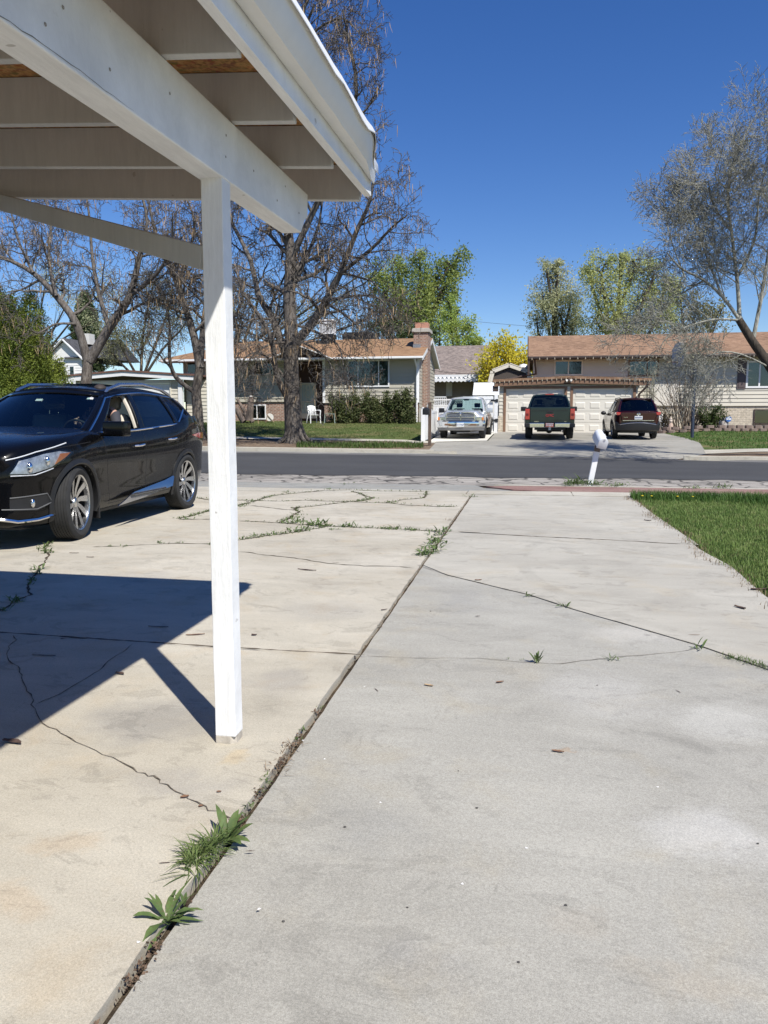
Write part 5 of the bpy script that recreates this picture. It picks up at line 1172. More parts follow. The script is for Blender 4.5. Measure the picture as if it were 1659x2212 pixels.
class Car:
    """lofted lower body plus a greenhouse of pillars, roof and panes; local +X is forward, +Y the driver's side"""
    def __init__(s, root, paint, W, zb, zs, zt, side, top, x0, x1, n=84):
        s.root, s.paint = root, paint
        s.W, s.zb, s.zs, s.zt = pchip(W), pchip(zb), pchip(zs), pchip(zt); s.side = pchip(side); s.topf = top; s.x0, s.x1, s.n = x0, x1, n
    def half(s, x):
        W, zb, zs, zt = s.W(x), s.zb(x), s.zs(x), s.zt(x); c = [(0, zb), (.5*W, zb), (.86*W, zb)]
        for k in range(17): t = k/16; c.append((W*s.side(t), zb+.03+(zs-zb-.03)*t))
        ye = W*s.side(1.0)
        for (fy, fz) in s.topf: c.append((ye*fy, zs+(zt-zs)*fz))
        return c
    def Y(s, x, z):
        W, zb, zs = s.W(x), s.zb(x), s.zs(x); t = (z-zb-.03)/(zs-zb-.03); return W*s.side(min(1, max(0, t)))
    def nrm(s, x, z):
        e = .01; n = Vector((-(s.Y(x+e, z)-s.Y(x-e, z))/(2*e), 1, -(s.Y(x, z+e)-s.Y(x, z-e))/(2*e))); return n.normalized()
    def body(s, arches=(), depth=.30, name='body'):
        xs = [s.x0+(s.x1-s.x0)*(i/s.n) for i in range(s.n+1)]
        # finer stations at both ends
        e = [s.x0+(s.x1-s.x0)*t for t in (.004, .008, .018, .982, .992, .996)]; xs = sorted(xs+e, reverse=s.x0 > s.x1)
        V = []; F = []
        for x in xs:
            h = s.half(x); V += [(x, y, z) for y, z in h]+[(x, -y, z) for y, z in h[-2:0:-1]]
        m = 2*len(s.half(s.x0))-2
        F = [(i*m+k, i*m+(k+1) % m, (i+1)*m+(k+1) % m, (i+1)*m+k) for i in range(len(xs)-1) for k in range(m)]
        F += [tuple(range(m)), tuple((len(xs)-1)*m+k for k in range(m-1, -1, -1))]
        b = MB(); b.add(V, F); o = b.build(name, s.paint, s.root)
        for (ax, az, ar, fl) in arches:
            N = 48; poly = [(ax+ar*math.cos(2*math.pi*k/N+.03), az+ar*math.sin(2*math.pi*k/N+.03)) for k in range(N)]
            for sg in (1, -1):
                c = MB(); c.prism(poly, *sorted((sg*1.4, sg*(s.W(ax)-depth))), 'y'); boolean(o, c.build('cutter', m_dark))
        bm = bmesh.new(); bm.from_mesh(o.data)               # drop what is left of the flank inside each arch
        dead = [f for f in bm.faces for (ax, az, ar, fl) in arches for c in [f.calc_center_median()] if (c.x-ax)**2+(c.z-az)**2 < (ar*.985)**2 and abs(c.y) > s.W(ax)-depth+.03]
        bmesh.ops.delete(bm, geom=list(set(dead)), context='FACES'); bm.to_mesh(o.data); bm.free()
        me = o.data; me.polygons.foreach_set('use_smooth', [True]*len(me.polygons)); me.set_sharp_from_angle(angle=R_(32)); s.o = o
        for (ax, az, ar, fl) in arches:
            for sg in (1, -1):
                b = MB(); v = []; K = 40
                for k in range(K+1):
                    a = -.30+(math.pi+.60)*k/K
                    for (rr, dy) in ((ar-.015, -.10), (ar-.015, .012), (ar+.0, .022), (ar+fl, .010), (ar+fl, -.02)):
                        x, z = ax+rr*math.cos(a), az+rr*math.sin(a); v.append((x, sg*(s.Y(x, max(z, s.zb(x)+.02))+dy), z))
                b.add(v, [(5*k+j, 5*k+j+1, 5*k+j+6, 5*k+j+5) for k in range(K) for j in range(4)])
                b.build('wheel_arch', m_black, s.root, True)
        return o
    def patch(s, name, poly, mat, off=.006, side=1, cell=.03, thick=.012, smooth=True, parent=None, tilt=0.0):
        """panel lying on the flank, outlined in (x, z)"""
        bm = bmesh.new(); f = bm.faces.new([bm.verts.new((x, 0, z)) for x, z in poly]); xs = [p[0] for p in poly]; zs = [p[1] for p in poly]
        for ax, lo, hi in ((0, min(xs), max(xs)), (2, min(zs), max(zs))):
            k = math.ceil(lo/cell)
            while k*cell < hi:
                co = [0, 0, 0]; no = [0, 0, 0]; co[ax] = k*cell; no[ax] = 1
                bmesh.ops.bisect_plane(bm, geom=bm.verts[:]+bm.edges[:]+bm.faces[:], plane_co=co, plane_no=no, dist=1e-5); k += 1
        be = [e for e in bm.edges if len(e.link_faces) == 1]; r = bmesh.ops.extrude_edge_only(bm, edges=be); inner = {g for g in r['geom'] if isinstance(g, bmesh.types.BMVert)}
        for v in bm.verts:
            x, z = v.co.x, v.co.z; q = Vector((x, s.Y(x, z), z))+s.nrm(x, z)*((off-thick if v in inner else off)+tilt*(max(zs)-z)); v.co = (q.x, side*q.y, q.z)
        bmesh.ops.recalc_face_normals(bm, faces=bm.faces)
        me = bpy.data.meshes.new(name); bm.to_mesh(me); bm.free(); me.materials.append(mat)
        return finish(me, name, parent or s.root, smooth, fix=False)
    def line(s, name, pts, w_, mat, off=.002, side=1, parent=None, rad=None):
        """thin strip or bead along the flank"""
        q = []
        for a, b in zip(pts, pts[1:]):
            n = max(1, int(math.hypot(b[0]-a[0], b[1]-a[1])/.05)); q += [(a[0]+(b[0]-a[0])*i/n, a[1]+(b[1]-a[1])*i/n) for i in range(n)]
        q.append(pts[-1]); P3 = []
        for x, z in q: p = Vector((x, s.Y(x, z), z))+s.nrm(x, z)*off; P3.append((p.x, side*p.y, p.z))
        b = MB(); b.tube(P3, w_/2, 6); return b.build(name, mat, parent or s.root, True)
    def house(s, cols, kinds, ZB, ZT, YB, YT, wmat, glass_side, bulge=.02, crown=.05, wbul=.10, rbul=.06, skip=(), roofmat=None, th=.028, wsh=None, rear=None, rows=(0.0, .05, .87, 1.0), noroof=False):
        """cols: (x at belt, x at roof) front to rear; kinds per gap: 'g' pane or 'p' pillar"""
        ZB, ZT, YB, YT = pchip(ZB), pchip(ZT), pchip(YB), pchip(YT); s.ZB, s.ZT, s.YB, s.YT = ZB, ZT, YB, YT
        def pt(c, v, sg):
            x = c[0]+(c[1]-c[0])*v; z = ZB(c[0])+(ZT(c[1])-ZB(c[0]))*v; y = YB(c[0])+(YT(c[1])-YB(c[0]))*v+bulge*math.sin(math.pi*v)
            return (x, sg*y, z)
        s.pt = pt
        def mixc(a, b, t): return (a[0]+(b[0]-a[0])*t, a[1]+(b[1]-a[1])*t)
        fr = MB(); panes = []
        for sg in (1, -1):
            for i, k in enumerate(kinds):
                a, b = cols[i], cols[i+1]
                for j in range(3):
                    v0, v1 = rows[j], rows[j+1]; nu, nv = 6, 5; isg = (k == 'g' and j == 1)
                    V = [pt(mixc(a, b, p/nu), v0+(v1-v0)*q/nv, sg) for p in range(nu+1) for q in range(nv+1)]
                    F = [(p*(nv+1)+q, (p+1)*(nv+1)+q, (p+1)*(nv+1)+q+1, p*(nv+1)+q+1) for p in range(nu) for q in range(nv)]
                    if isg: panes.append((sg, i, V, F))
                    else: fr.add(V, F)
        nu, nv = 12, 8
        def sheet(c, bul, v0, v1, u0, u1, nu=nu, nv=nv, o=0.0):
            V = []
            for p in range(nu+1):
                u = u0+(u1-u0)*p/nu
                for q in range(nv+1):
                    v = v0+(v1-v0)*q/nv; e = pt(c, v, 1); V.append((e[0]+bul*(1-u*u)+o, e[1]*u, e[2]+crown*(1-u*u)*v))
            return V, [(p*(nv+1)+q, (p+1)*(nv+1)+q, (p+1)*(nv+1)+q+1, p*(nv+1)+q+1) for p in range(nu) for q in range(nv)]
        m = .93
        for c, bul in ((cols[0], wbul), (cols[-1], -rbul)):
            for (a, b, u, w_) in ((0, 1, m, 1), (0, 1, -1, -m), (rows[2]+.06, 1, -m, m), (0, .05, -m, m)): fr.add(*sheet(c, bul, a, b, u, w_, 3 if abs(u-w_) < .2 else 12))
        if not noroof:
            nx = 16; V = []
            for i in range(nx+1):
                t = i/nx; x = cols[0][1]+(cols[-1][1]-cols[0][1])*t
                for k in range(13):
                    u = -1+k/6; xb = x+(wbul*(1-t)-rbul*t)*(1-u*u) if True else x
                    V.append((xb, (YT(x))*u, ZT(x)+crown*(1-u*u)+.012*(1-u**8)))
            rf = MB(); rf.add(V, [(i*13+k, (i+1)*13+k, (i+1)*13+k+1, i*13+k+1) for i in range(nx) for k in range(12)])
            ro = rf.build('roof', roofmat or s.paint, s.root, True); so_ = ro.modifiers.new('s', 'SOLIDIFY'); so_.thickness = th; so_.offset = 0
        fo = fr.build('pillars', s.paint, s.root, True, sharp=50); so_ = fo.modifiers.new('s', 'SOLIDIFY'); so_.thickness = th; so_.offset = 0
        for (sg, i, V, F) in panes:
            if (sg, i) in skip: continue
            b = MB(); b.add(V, F); b.build('side_window', glass_side[i] if isinstance(glass_side, dict) else glass_side, s.root, True)
        b = MB(); b.add(*sheet(cols[0], wbul, .05, rows[2]+.06, -m, m)); b.build('windscreen', wsh or wmat, s.root, True)
        b = MB(); b.add(*sheet(cols[-1], -rbul, .05, rows[2]+.06, -m, m)); b.build('rear_window', rear or wmat, s.root, True)
def wheel(parent, x, y, R, rimR, wd, side, style, rot=0.0, steer=0.0, twist=.2, nsp=10):
    """side: +1 outer face towards +Y"""
    h = MB(); h.lathe([(.001, -wd*.30), (rimR*.97, -wd*.30), (rimR*.97, wd*.30)], (0, 0, 0), 'y', 32); h.lathe([(.001, wd*.18), (.055, wd*.17), (.065, wd*.05), (.15, wd*.0), (.15, -wd*.2)], (0, 0, 0), 'y', 20)
    o = h.build('wheel', m_darkalu, parent, True, fix=False); o.location = (x, y, R); o.rotation_euler = (0, 0, (0 if side > 0 else math.pi)+steer)
    t = MB(); s_ = R-rimR
    prof = [(rimR, -wd*.38), (rimR+s_*.25, -wd*.47), (rimR+s_*.55, -wd*.5), (R-.02, -wd*.45), (R-.004, -wd*.40)]
    for k in range(-3, 4): z = k*wd*.115; prof += [(R, z-wd*.045), (R, z+wd*.045), (R-.007, z+wd*.047), (R-.007, z+wd*.068)]
    prof += [(R-.004, wd*.41), (R-.02, wd*.46), (rimR+s_*.55, wd*.5), (rimR+s_*.25, wd*.47), (rimR, wd*.38)]
    t.lathe(prof, (0, 0, 0), 'y', 48); t.build('tyre', m_rubber, o, True, sharp=30)
    r = MB(); r.lathe([(rimR*.955, wd*.2), (rimR*.965, wd*.39), (rimR+.004, wd*.42), (rimR+.008, wd*.39), (rimR, wd*.30)], (0, 0, 0), 'y', 40); 
    for k in range(nsp):
        a = rot+2*math.pi*k/nsp; pr = k % 2 == 0; w0, w1 = (.019, .027) if style == 'blade' else (.026, .034)
        tw = twist*(1 if style == 'blade' else 0)
        def q(rad, lat, d, aa): return (rad*math.cos(aa)-lat*math.sin(aa), d, rad*math.sin(aa)+lat*math.cos(aa))
        V = []
        for (rad, w_, d, aa) in ((.06, w0, wd*.20, a), (rimR*.5, (w0+w1)*.55, wd*.235, a+tw*.45), (rimR*.97, w1*1.25, wd*.34, a+tw)):
            V += [q(rad, -w_, d, aa), q(rad, w_, d, aa), q(rad, w_*.8, d-.03, aa), q(rad, -w_*.8, d-.03, aa)]
        r.add(V, [(4*i+j, 4*i+(j+1) % 4, 4*i+4+(j+1) % 4, 4*i+4+j) for i in range(2) for j in range(4)]+[(0, 1, 2, 3), (8, 9, 10, 11)])
    r.lathe([(.001, wd*.27), (.035, wd*.265), (.05, wd*.23), (.06, wd*.1)], (0, 0, 0), 'y', 16)
    r.build('rim', m_alu if style != 'chrome' else m_chrome, o, True, sharp=35)
    return o
def text(s_, size, loc, rot, mat, parent, name='lettering', ext=.004, align='CENTER'):
    c = bpy.data.curves.new(name, 'FONT'); c.body = s_; c.size = size; c.extrude = ext; c.align_x = align; c.align_y = 'CENTER'
    o = bpy.data.objects.new('t', c); COL.objects.link(o); dg = bpy.context.evaluated_depsgraph_get(); me = bpy.data.meshes.new_from_object(o.evaluated_get(dg))
    bpy.data.objects.remove(o); me.materials.clear(); me.materials.append(mat); o = bpy.data.objects.new(name, me); COL.objects.link(o); o.parent = parent; o.location = loc; o.rotation_euler = rot; return o
def paint(name, col, metal=.0, rough=.28, flake=0.0):
    t = NT(name); p = t.objc(); n = t.noise(p, 2.5, 4, .6); dust = t.noise(p, 9, 5, .7)
    t.set(t.scale_col(col, t.remap(n, .3, .7, .92, 1.08)), t.remap(dust, .3, .7, rough*.8, rough*1.3), metal, .5, 1.0); t.b.inputs['Coat Roughness'].default_value = .025; return t.mat
p_black = paint('black_car_paint', (.0025, .0025, .003)); p_black.node_tree.nodes['Principled BSDF'].inputs['Specular IOR Level'].default_value = .08; p_black.node_tree.nodes['Principled BSDF'].inputs['Coat Weight'].default_value = .75; p_black.node_tree.nodes['Principled BSDF'].inputs['Coat IOR'].default_value = 1.32; p_silver = paint('silver_car_paint', (.50, .52, .53), .35, .35); p_slate = paint('slate_car_paint', (.010, .024, .026), .2, .3); p_red = paint('dark_red_car_paint', (.022, .0008, .0035), .0, .3)
for q_ in (p_slate, p_red): q_.node_tree.nodes['Principled BSDF'].inputs['Specular IOR Level'].default_value = .15; q_.node_tree.nodes['Principled BSDF'].inputs['Coat IOR'].default_value = 1.36
g_clear = glass('car_glass', (.62, .74, .72), 1.0); g_tint = glass('tinted_glass', (.07, .09, .10), 1.0); g_mid = glass('rear_glass', (.34, .42, .42), .9)
m_lens = glass('lamp_lens', (.96, .97, .97), .7); m_redlens = M('red_lens', (.35, .012, .015), .12, spec=.6, var=.1, coat=1.0); m_amber = M('amber_lens', (.65, .20, .03), .15, var=.1, coat=1.0); m_reflector = M('lamp_reflector', (.75, .75, .77), .12, metal=1, var=.1)
m_tanleather = M('cream_leather', (.55, .50, .41), .55, var=.08); m_dash = M('dashboard_black', (.02, .02, .021), .6); m_trimgrey = M('grey_plastic', (.10, .10, .10), .6)
m_plate = M('plate_white', (.62, .64, .64), .4, var=.08, vscale=12); m_plate_red = M('plate_orange', (.60, .16, .10), .45, var=.25, vscale=14); m_platetext = M('plate_blue_text', (.05, .07, .2), .5); m_badge_red = M('badge_red', (.45, .03, .04), .35)
def seat(parent, x, y, z, mat, dash=False):
    b = MB(); b.cbox((x-.03, y, z-.02), .16, .50, .60, (0, -.22, 0)); o = b.build('seat', mat, parent, True, .05, 3)
    b = MB(); b.cbox((x-.13, y, z+.42), .10, .27, .19, (0, -.15, 0)); b.build('headrest', mat, o, True, .04, 3)
    b = MB(); [b.tube([(x-.11, y+d, z+.22), (x-.125, y+d, z+.36)], .008, 6) for d in (-.06, .06)]; b.build('headrest_post', m_chrome, o)

# ---------------- black SUV pulling in on the beige pad
suv = empty('parked_suv', (-6.07, 8.02, .006), R_(-88), 'black SUV with its driver window down, pulling in left of the post', 'suv', scale=1.115)
S = Car(suv, p_black,
    W=[(.97, .42), (.94, .60), (.86, .755), (.70, .85), (.45, .915), (0, .955), (-.5, .935), (-1.2, .925), (-2.1, .935), (-2.8, .957), (-3.2, .93), (-3.6, .86), (-3.85, .75), (-3.95, .60)],
    zb=[(.97, .40), (.93, .28), (.8, .22), (.5, .20), (-.5, .23), (-2.4, .24), (-3.3, .30), (-3.7, .36), (-3.95, .50)],
    zs=[(.97, .74), (.93, .80), (.8, .90), (.5, .975), (0, 1.03), (-.5, 1.07), (-1.2, 1.09), (-2.2, 1.14), (-2.7, 1.21), (-2.95, 1.275), (-3.3, 1.29), (-3.6, 1.24), (-3.8, 1.12), (-3.95, 1.0)],
    zt=[(.97, .80), (.93, .89), (.8, .99), (.5, 1.07), (0, 1.13), (-.42, 1.165), (-.8, 1.10), (-1.2, 1.04), (-2.6, 1.04), (-3.1, 1.18), (-3.5, 1.28), (-3.8, 1.18), (-3.95, 1.05)],
    side=[(0, .93), (.12, .965), (.30, .968), (.50, .982), (.68, 1.0), (.80, .995), (.92, .975), (1.0, .945)],
    top=[(.985, .22), (.95, .42), (.88, .6), (.75, .75), (.55, .88), (.3, .97), (.1, .998), (0, 1.0)], x0=.97, x1=-3.95, n=96)
S.body([(0, .37, .425, .045), (-2.825, .37, .425, .045)])
roofz = [(-1.25, 1.53), (-1.6, 1.582), (-2.1, 1.605), (-2.7, 1.58), (-3.2, 1.53), (-3.45, 1.49)]
gl_side = {1: g_clear, 3: g_tint, 5: g_tint}
S.house(cols=[(-.36, -1.22), (-.62, -1.36), (-1.52, -1.63), (-1.66, -1.74), (-2.60, -2.52), (-2.68, -2.62), (-3.12, -3.02), (-3.62, -3.44)], kinds='pgpgpgp',
    ZB=[(-.3, 1.08), (-1.2, 1.095), (-2.2, 1.145), (-2.7, 1.18), (-2.95, 1.26), (-3.2, 1.28), (-3.62, 1.22)], ZT=roofz, YB=[(-.3, .80), (-.62, .86), (-1.2, .875), (-2.7, .885), (-3.2, .84), (-3.62, .70)], YT=[(-1.2, .60), (-1.6, .635), (-2.6, .63), (-3.44, .56)],
    wmat=g_clear, glass_side=gl_side, skip={(1, 1)}, rear=g_tint, crown=.045, wbul=.16)
# shut lines
for pts in ([(-.70, .30), (-.66, .60), (-.60, .9), (-.58, 1.05)], [(-1.60, .33), (-1.62, .7), (-1.60, 1.04)], [(-2.36, .40), (-2.42, .58), (-2.62, .82), (-2.70, 1.10)], [(-.68, .30), (-2.3, .32)], [(.55, .93), (.2, .965), (-.3, 1.0)]):
    S.line('shut_line', pts, .008, m_dark, -.0015)
# chrome along the window frame, door moulding, handles
pt = S.pt; c = [(-.36, -1.22), (-1.52, -1.63), (-2.60, -2.52), (-3.12, -3.02)]
b = MB(); tp = [Vector(pt((-.40, -1.24), v, 1))+Vector((0, .016, 0)) for v in np.linspace(.02, .90, 8)]+[Vector(pt((x, x), .93, 1))+Vector((0, .014, 0)) for x in np.linspace(-1.38, -2.95, 12)]; b.tube(tp, .011, 6); b.build('window_chrome', m_chrome, suv, True)
b = MB(); b.tube([Vector(pt((x, x), .02, 1))+Vector((0, .014, 0)) for x in np.linspace(-.45, -2.62, 14)]+[Vector(pt((x, x), .06+.30*(i/4), 1))+Vector((0, .014, 0)) for i, x in enumerate((-2.70, -2.80, -2.90, -3.0, -3.08))], .012, 6); b.build('belt_chrome', m_chrome, suv, True)
S.patch('door_moulding', [(-.76, .300), (-1.3, .318), (-2.26, .372), (-2.42, .50), (-2.1, .455), (-1.2, .385)], M('dark_chrome', (.42, .43, .46), .12, metal=1, var=.05), .008, tilt=.42)
for (hx, hz) in ((-1.42, .93), (-2.34, .985)):
    b = MB(); y = S.Y(hx, hz); b.tube([(hx+.10, y-.004, hz-.006), (hx+.08, y+.028, hz-.004), (hx, y+.034, hz), (hx-.08, y+.028, hz+.006), (hx-.10, y-.004, hz+.006)], [.012, .015, .017, .015, .012], 8); b.build('door_handle', m_chrome, suv, True)
# mirror
b = MB(); b.cbox((-.63, 1.05, 1.135), .15, .27, .165, (0, 0, -.12)); b.bar((-.62, .86, 1.07), (-.63, 1.0, 1.09), .08, .04); mr = b.build('door_mirror', p_black, suv, True, .072, 5)
b = MB(); b.cbox((-.708, 1.05, 1.135), .012, .21, .115, (0, 0, -.12)); b.build('mirror_glass', m_chrome, mr, True)
b = MB(); b.ball((-.63, -1.045, 1.12), .13, 16, (.62, 1.05, .72)); b.bar((-.62, -.86, 1.07), (-.63, -1.0, 1.09), .07, .035); b.build('door_mirror', p_black, suv, True)
# roof rails
for sg in (1, -1):
    b = MB(); v = [(x, sg*(S.YT(x)-.035), S.ZT(x)+h) for x, h in ((-1.28, .005), (-1.36, .05), (-1.6, .078), (-2.2, .085), (-2.8, .075), (-3.15, .045), (-3.28, .0))]
    b.tube(v, [.012, .022, .024, .024, .024, .022, .012], 8); b.build('roof_rail', m_alu, suv, True)
b = MB(); b.add([(-1.5, -.36, 1.672), (-2.6, -.36, 1.672), (-2.6, .36, 1.672), (-1.5, .36, 1.672)], [(0, 1, 2, 3)]); b.build('sunroof', g_tint, suv)
# lamps
for sg in (1, -1):
    S.patch('headlight_housing', [(.86, .735), (.70, .725), (.45, .775), (.27, .855), (.14, .905), (.30, .925), (.52, .905), (.78, .85)], M('lamp_bowl', (.66, .68, .70), .25, metal=.25, var=.45, vscale=16), .004, sg, .03)
    hl = S.patch('headlight', [(.87, .725), (.70, .715), (.44, .765), (.25, .85), (.10, .91), (.30, .935), (.52, .915), (.80, .86)], m_lens, .020, sg, .03)
    S.patch('indicator', [(.40, .80), (.24, .862), (.15, .905), (.30, .90)], m_amber, .012, sg, .03, parent=hl)
    for (lx, lz, rr) in ((.70, .785, .055), (.50, .835, .05)):
        y = S.Y(lx, lz); n = S.nrm(lx, lz); b = MB(); q = Vector((lx, y, lz))+n*.004; b.ball((q.x, sg*q.y, q.z), rr, 14, (.6, .6, 1)); b.build('projector', m_chrome, hl, True)
    S.line('daytime_strip', [(.86, .86), (.6, .925), (.35, .965), (.16, 1.0)], .013, M('lamp_white', (.62, .64, .66), .2, var=.05), .006, sg); S.line('daytime_strip', [(.86, .715), (.66, .715), (.44, .765)], .012, M('lamp_white', (.62, .64, .66), .2, var=.05), .016, sg)
    S.patch('fog_bezel', [(.86, .50), (.50, .52), (.42, .43), (.62, .37), (.86, .39)], m_black, .006, sg, .03)
    y = S.Y(.66, .445); b = MB(); b.ball((.665, sg*(y+.004), .445), .045, 12, (.7, .5, 1)); b.build('fog_lamp', m_chrome, suv, True)
    S.line('fog_chrome', [(.90, .405), (.62, .385), (.43, .435), (.50, .525), (.86, .51)], .014, m_trimgrey, .008, sg)
    S.line('bumper_chrome', [(.95, .33), (.80, .285), (.60, .285), (.40, .31)], .035, m_chrome, .004, sg)
    S.patch('tail_light', [(-2.98, 1.02), (-3.3, 1.05), (-3.7, 1.05), (-3.7, .96), (-3.35, .97)], m_redlens, .012, sg, .04)
b = MB(); b.prism([(-.30, .50), (-.22, .78), (.22, .78), (.30, .50)], .972, .985, 'x'); gr = b.build('grille', m_black, suv, bevel=.01)
b = MB(); b.bar((.995, -.30, .80), (.995, -.08, .52), .04, .02); b.bar((.995, .30, .80), (.995, .08, .52), .04, .02); b.bar((.995, -.09, .52), (.995, .09, .52), .04, .02); b.build('grille_chrome', m_chrome, gr)
b = MB(); b.lathe([(.07, -.006), (.085, 0), (.07, .006), (.06, 0)], (1.0, 0, .68), 'x', 20, closed=True); b.box(.994, 1.004, -.10, .10, .665, .695); b.build('emblem', m_chrome, gr, True)
# mud flaps and underside
for (x, sg) in ((-.47, 1), (-.47, -1), (-3.28, 1), (-3.28, -1)):
    b = MB(); y = S.Y(x, .35); b.box(x-.012, x+.012, *sorted((sg*(y-.20), sg*(y-.005))), .16, .46); b.build('mud_flap', m_black, suv, bevel=.01)
b = MB(); b.box(-3.5, .7, -.72, .72, .19, .42); b.build('underbody', m_black, suv)
for (x, y, sd_, st) in ((0, .835, 1, R_(10)), (0, -.835, -1, R_(10)), (-2.825, .835, 1, 0), (-2.825, -.835, -1, 0)): wheel(suv, x, y,   .383, .283, .235, sd_, 'blade', .35, st, .22, 10)
# inside: dashboard, seats, wheel, B-post trim, papers on the dash
b = MB(); b.box(-1.05, -.35, -.74, .74, .92, 1.095); b.build('dashboard', m_dash, suv, bevel=.06, smooth=True)
b = MB(); b.box(-3.3, -1.0, -.80, .80, .84, .94); b.build('cabin_floor', m_dash, suv)
for y in (.38, -.38): seat(suv, -1.66, y, 1.03, m_tanleather)
b = MB(); b.cbox((-2.55, 0, 1.0), .18, 1.25, .5, (0, -.2, 0)); b.build('rear_seat', m_tanleather, suv, True, .05)
b = MB(); b.tube([(-1.02+.07*math.cos(a), .38+.185*math.cos(a+math.pi/2), 1.06+.17*math.cos(a)) for a in np.linspace(0, 2*math.pi, 25)], .014, 8, False); b.build('steering_wheel', m_dash, suv, True)
b = MB(); b.tube([Vector(pt((-1.545, -1.62), v, 1))-Vector((0, .045, 0)) for v in np.linspace(.05, .9, 7)], .024, 6); b.build('pillar_trim', m_tanleather, suv)
b = MB(); b.cbox((-.60, .28, 1.108), .22, .42, .02, (0, .1, .2)); b.build('dash_paper', M('white_paper', (.75, .76, .72), .7), suv, bevel=.006)
b = MB(); b.cbox((-1.16, .02, 1.46), .03, .22, .065, (0, -.3, 0)); b.build('rear_view_mirror', m_black, suv, bevel=.012)
b = MB(); b.cbox((-1.05, .52, 1.475), .012, .07, .035, (0, -.95, 0)); b.cbox((-1.02, -.1, 1.46), .012, .08, .04, (0, -.95, 0)); b.build('windscreen_sticker', m_white, suv)
# ---------------- the driver
def skin(name, verts, edges, radii, mat, parent, sub=2, loc=(0, 0, 0)):
    me = bpy.data.meshes.new(name); me.from_pydata(verts, edges, []); o = bpy.data.objects.new(name, me); COL.objects.link(o)
    md = o.modifiers.new('skin', 'SKIN'); md.use_smooth_shade = True
    for i, r in enumerate(radii): me.skin_vertices[0].data[i].radius = (r, r) if not hasattr(r, '__len__') else r
    me.skin_vertices[0].data[0].use_root = True
    o.modifiers.new('sub', 'SUBSURF').levels = sub; o.modifiers['sub'].render_levels = sub
    dg = bpy.context.evaluated_depsgraph_get(); m2 = bpy.data.meshes.new_from_object(o.evaluated_get(dg)); bpy.data.objects.remove(o)
    m2.materials.clear(); m2.materials.append(mat); m2.polygons.foreach_set('use_smooth', [True]*len(m2.polygons)); m2.polygons.foreach_set('material_index', [0]*len(m2.polygons))
    o = bpy.data.objects.new(name, m2); COL.objects.link(o); o.parent = parent; o.location = loc; return o
m_skin = M('skin', (.46, .27, .20), .55, var=.08); m_hair = M('dark_hair', (.035, .025, .02), .7); m_shirt = M('dark_shirt', (.04, .04, .05), .85)
mw = Matrix.Rotation(R_(-88), 4, 'Z'); dl = Vector((-1.46, .42, .925)); dw = Vector((-6.07, 8.02, .006))+(mw @ (dl*1.115))
dv = empty('person', dw, R_(-88), 'driver in dark shirt and dark glasses at the wheel of the black SUV', 'person', scale=1.02)
V = [(0, 0, .02), (-.03, 0, .18), (-.05, 0, .36), (-.04, 0, .47), (-.02, 0, .54), (.0, 0, .60), (.015, 0, .67), (.01, 0, .74),
     (-.04, .17, .43), (.08, .26, .24), (.30, .16, .30), (-.04, -.17, .43), (.08, -.26, .24), (.30, -.16, .30), (.36, .15, .33), (.36, -.15, .33)]
E_ = [(0, 1), (1, 2), (2, 3), (3, 4), (4, 5), (5, 6), (6, 7), (3, 8), (8, 9), (9, 10), (3, 11), (11, 12), (12, 13), (10, 14), (13, 15)]
Rd = [(.15, .17), (.14, .16), (.13, .18), (.07, .10), .052, (.07, .065), (.092, .078), (.07, .065), .07, .052, .035, .07, .052, .035, (.045, .02), (.045, .02)]
for sg, hb in ((1, 14), (-1, 15)):
    for k in range(4):                               # four fingers curled over the rim, thumb from the side of the palm
        b0 = len(V); z = .345-.018*k; V += [(.385, sg*.150, z), (.405, sg*.135, z-.002), (.395, sg*.118, z-.01)]; E_ += [(hb, b0), (b0, b0+1), (b0+1, b0+2)]; Rd += [.010, .009, .008]
    b0 = len(V); V += [(.345, sg*.125, .355), (.365, sg*.105, .37)]; E_ += [(hb, b0), (b0, b0+1)]; Rd += [.012, .009]
skin('body', V, E_, Rd, m_skin, dv, 2)
b = MB(); b.ball((.098, 0, .662), .02, 8, (1.2, .75, 1.5)); b.ball((.075, 0, .60), .032, 8, (.8, 1, .7)); b.build('face', m_skin, dv, True)
for sg in (1, -1): b = MB(); b.ball((-.005, sg*.078, .665), .03, 8, (.7, .35, 1.1)); b.build('ear', m_skin, dv, True)
b = MB(); b.box(.088, .094, -.07, -.008, .668, .702); b.box(.088, .094, .008, .07, .668, .702); b.box(.086, .092, -.01, .01, .688, .697)
for sg in (1, -1): b.bar((.09, sg*.072, .693), (-.01, sg*.083, .69), .006, .008)
b.build('glasses', m_black, dv, bevel=.004)
b = MB(); b.ball((-.018, 0, .73), .10, 14, (1.0, .9, .78)); b.ball((-.045, 0, .68), .085, 12, (.8, .98, 1)); b.build('hair', m_hair, dv, True)
V2 = [(0, 0, .0), (-.03, 0, .18), (-.05, 0, .36), (-.045, 0, .455), (-.04, .18, .425), (.08, .265, .24), (.24, .19, .285), (-.04, -.18, .425), (.08, -.265, .24), (.24, -.19, .285)]
skin('shirt', V2, [(0, 1), (1, 2), (2, 3), (3, 4), (4, 5), (5, 6), (3, 7), (7, 8), (8, 9)], [(.165, .19), (.155, .18), (.145, .20), (.085, .12), .085, .066, .052, .085, .066, .052], m_shirt, dv, 2)
